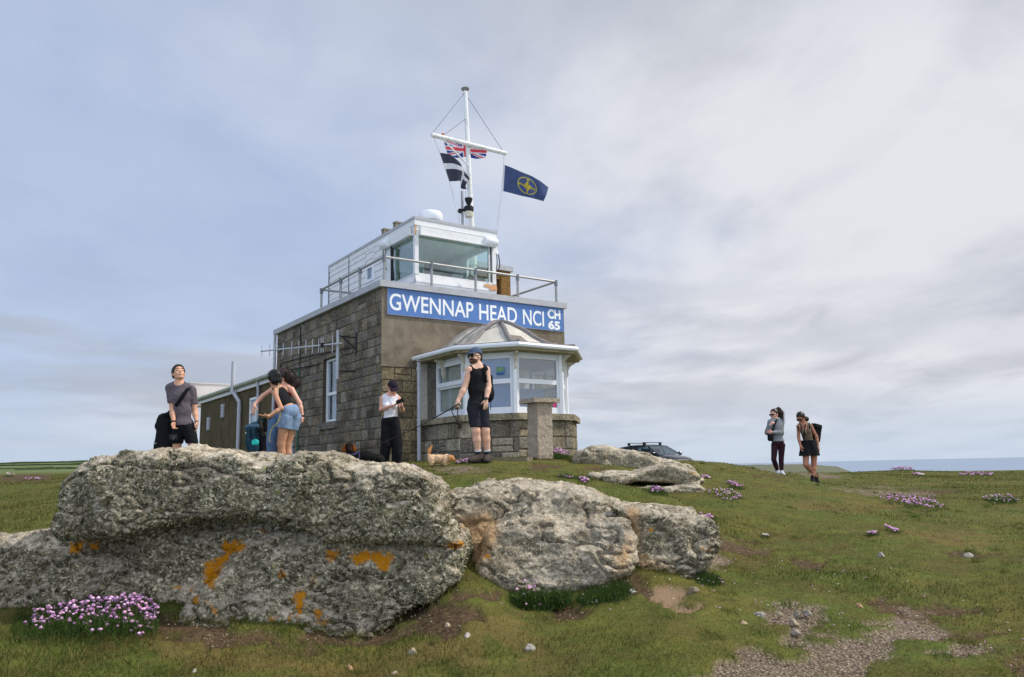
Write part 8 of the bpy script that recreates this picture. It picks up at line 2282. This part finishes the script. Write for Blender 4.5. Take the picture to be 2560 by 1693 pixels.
g = SDF(P_(240, 290) - .25, P_(240, 290) + .25, .007); g.ell(P_(255, 275), (.085, .085, .08), None, .02); g.cone(P_(250, 300, -.02), P_(262, 345, -.1), .05, .038, .03); V, Q = g.mesh(); np_mesh('head', V, Q, fur('dark_head_fur', ((30, 22, 18), (52, 36, 28))), dog2, True)
for x, y, xx, yy in ((175, 260, 150, 330), (315, 255, 340, 330)):
    g = SDF(P_(x, y) - .16, P_(x, y) + .16, .006); g.cone(P_(x, y, -.03), P_(xx, yy, -.03), .028, .04, .01, .5, (0, 1, 0)); V, Q = g.mesh(); np_mesh('ear', V, Q, FURB, dog2, True)
m = MB(); m.tube([P_(330, 395, -.02), P_(430, 365, -.05), P_(330, 420, -.12), P_(220, 430, -.1), P_(260, 385, -.06)], .014, 6); m.tube([P_(430, 365, -.05), P_(430, 460, -.125), P_(420, 560, -.1)], .013, 6); m.build('harness', mat_plain('violet_webbing', srgb(72, 66, 104), .8), dog2)
m = MB(); m.lathe(P_(440, 352, -.05), [(.012, 0), (.012, .012)], 8); m.build('harness_ring', M_GALV, dog2)

# lead from his hand to the black dog, and the spare loop with its pouch
hnd = at(1140, 1014, 12.17)
ld_ = thing('dog_lead', 'long dark lead from the bearded man to the black and tan dog', 'lead', hnd)
A_ = at(1146, 1010, 12.12); B_ = P_(440, 350, -.05)
pts = [A_ + (B_ - A_) * s - np.array([0, 0, .10 * 4 * s * (1 - s) * .6]) for s in np.linspace(0, 1, 24)]
m = MB(); m.tube(pts, [.010] * 6 + [.007] * 18, 6); m.build('webbing', mat_plain('lead_brown', srgb(58, 46, 44), .7), ld_)
q = lambda x, y, dy=0: at(840 + x / 3.705, 820 + y / 3.705, 12.15 + dy)
ld2 = thing('dog_lead', 'short looped black lead with a dark pouch dangling from the hand of the bearded man', 'lead', q(1100, 745))
m = MB(); m.tube([q(1085, 740), q(1072, 770), q(1085, 805), q(1112, 838), q(1128, 855), q(1132, 830), q(1126, 790), q(1128, 755), q(1110, 740)], .008, 6); m.tube([q(1100, 745), q(1120, 742), q(1150, 738)], .007, 6); m.build('webbing', M_STRAP, ld2)
g = SDF(q(1140, 895) - .16, q(1140, 895) + .16, .006); g.rbox(q(1150, 905), (.03, .022, .045), .015, None, .01); g.ell(q(1128, 880), (.035, .02, .03), None, .015); g.cone(q(1125, 850), q(1135, 880), .012, .018, .01); V, Q = g.mesh(); V = V + vnormals(V, Q) * (fbm(V, 40, 2, 3) * .006)[:, None]; np_mesh('pouch', V, Q, mat_plain('pouch_dark', srgb(44, 38, 32), .8, var=.4, scale=40), ld2, True)
# ------------------------------------------------------------------ grass growing up against rocks, the pillar and the feet
def fringe(name, objs, n, L, lo=-.05, hi=.03, seed=1):
    rg_ = np.random.default_rng(seed); pts = []
    for o in objs:
        off = np.array(o.location); q = o.parent
        while q is not None: off = off + np.array(q.location); q = q.parent
        V = np.empty(len(o.data.vertices) * 3, np.float32); o.data.vertices.foreach_get('co', V); V = V.reshape(-1, 3) + off
        dz = V[:, 2] - ground(V[:, 0], V[:, 1]); V = V[(dz > lo) & (dz < hi) & (V[:, 1] < np.median(V[:, 1]) + .3)]
        if len(V): pts.append(V[rg_.integers(0, len(V), n)])
    P = np.concatenate(pts); P = P + rg_.normal(0, .022, P.shape) * np.array([1, 1, 0]) + np.array([0, -.012, 0]); P[:, 2] = ground(P[:, 0], P[:, 1]) - .004
    dist = np.hypot(P[:, 0], P[:, 1])
    V, F = blades(P, rg_.uniform(.3, 1, len(P)) * L, .0012 * (1 + .13 * dist), rg_, .6)
    col = np.array([srgb(*c)[:3] for c in ((70, 86, 36), (92, 96, 44), (132, 120, 74), (54, 68, 30))])[rg_.integers(0, 4, len(P))] * rg_.uniform(.7, 1.15, (len(P), 1))
    tag(np_mesh(name, V, F, M_BLADE, None, False, cols=np.repeat(col, 3, 0)), kind='stuff')
OB = list(bpy.data.objects)
fringe('grass_fringe', [o for o in OB if o.name.split('.')[0] == 'boulder'], 1700, .065, seed=3)
fringe('grass_fringe', [o for o in OB if o.name.split('.')[0] in ('outcrop', 'shaft')], 900, .07, lo=-.08, hi=.05, seed=5)
fringe('grass_fringe', [o for o in OB if o.name.split('.')[0] in ('boot', 'trainer')], 120, .05, lo=-.08, hi=.04, seed=7)
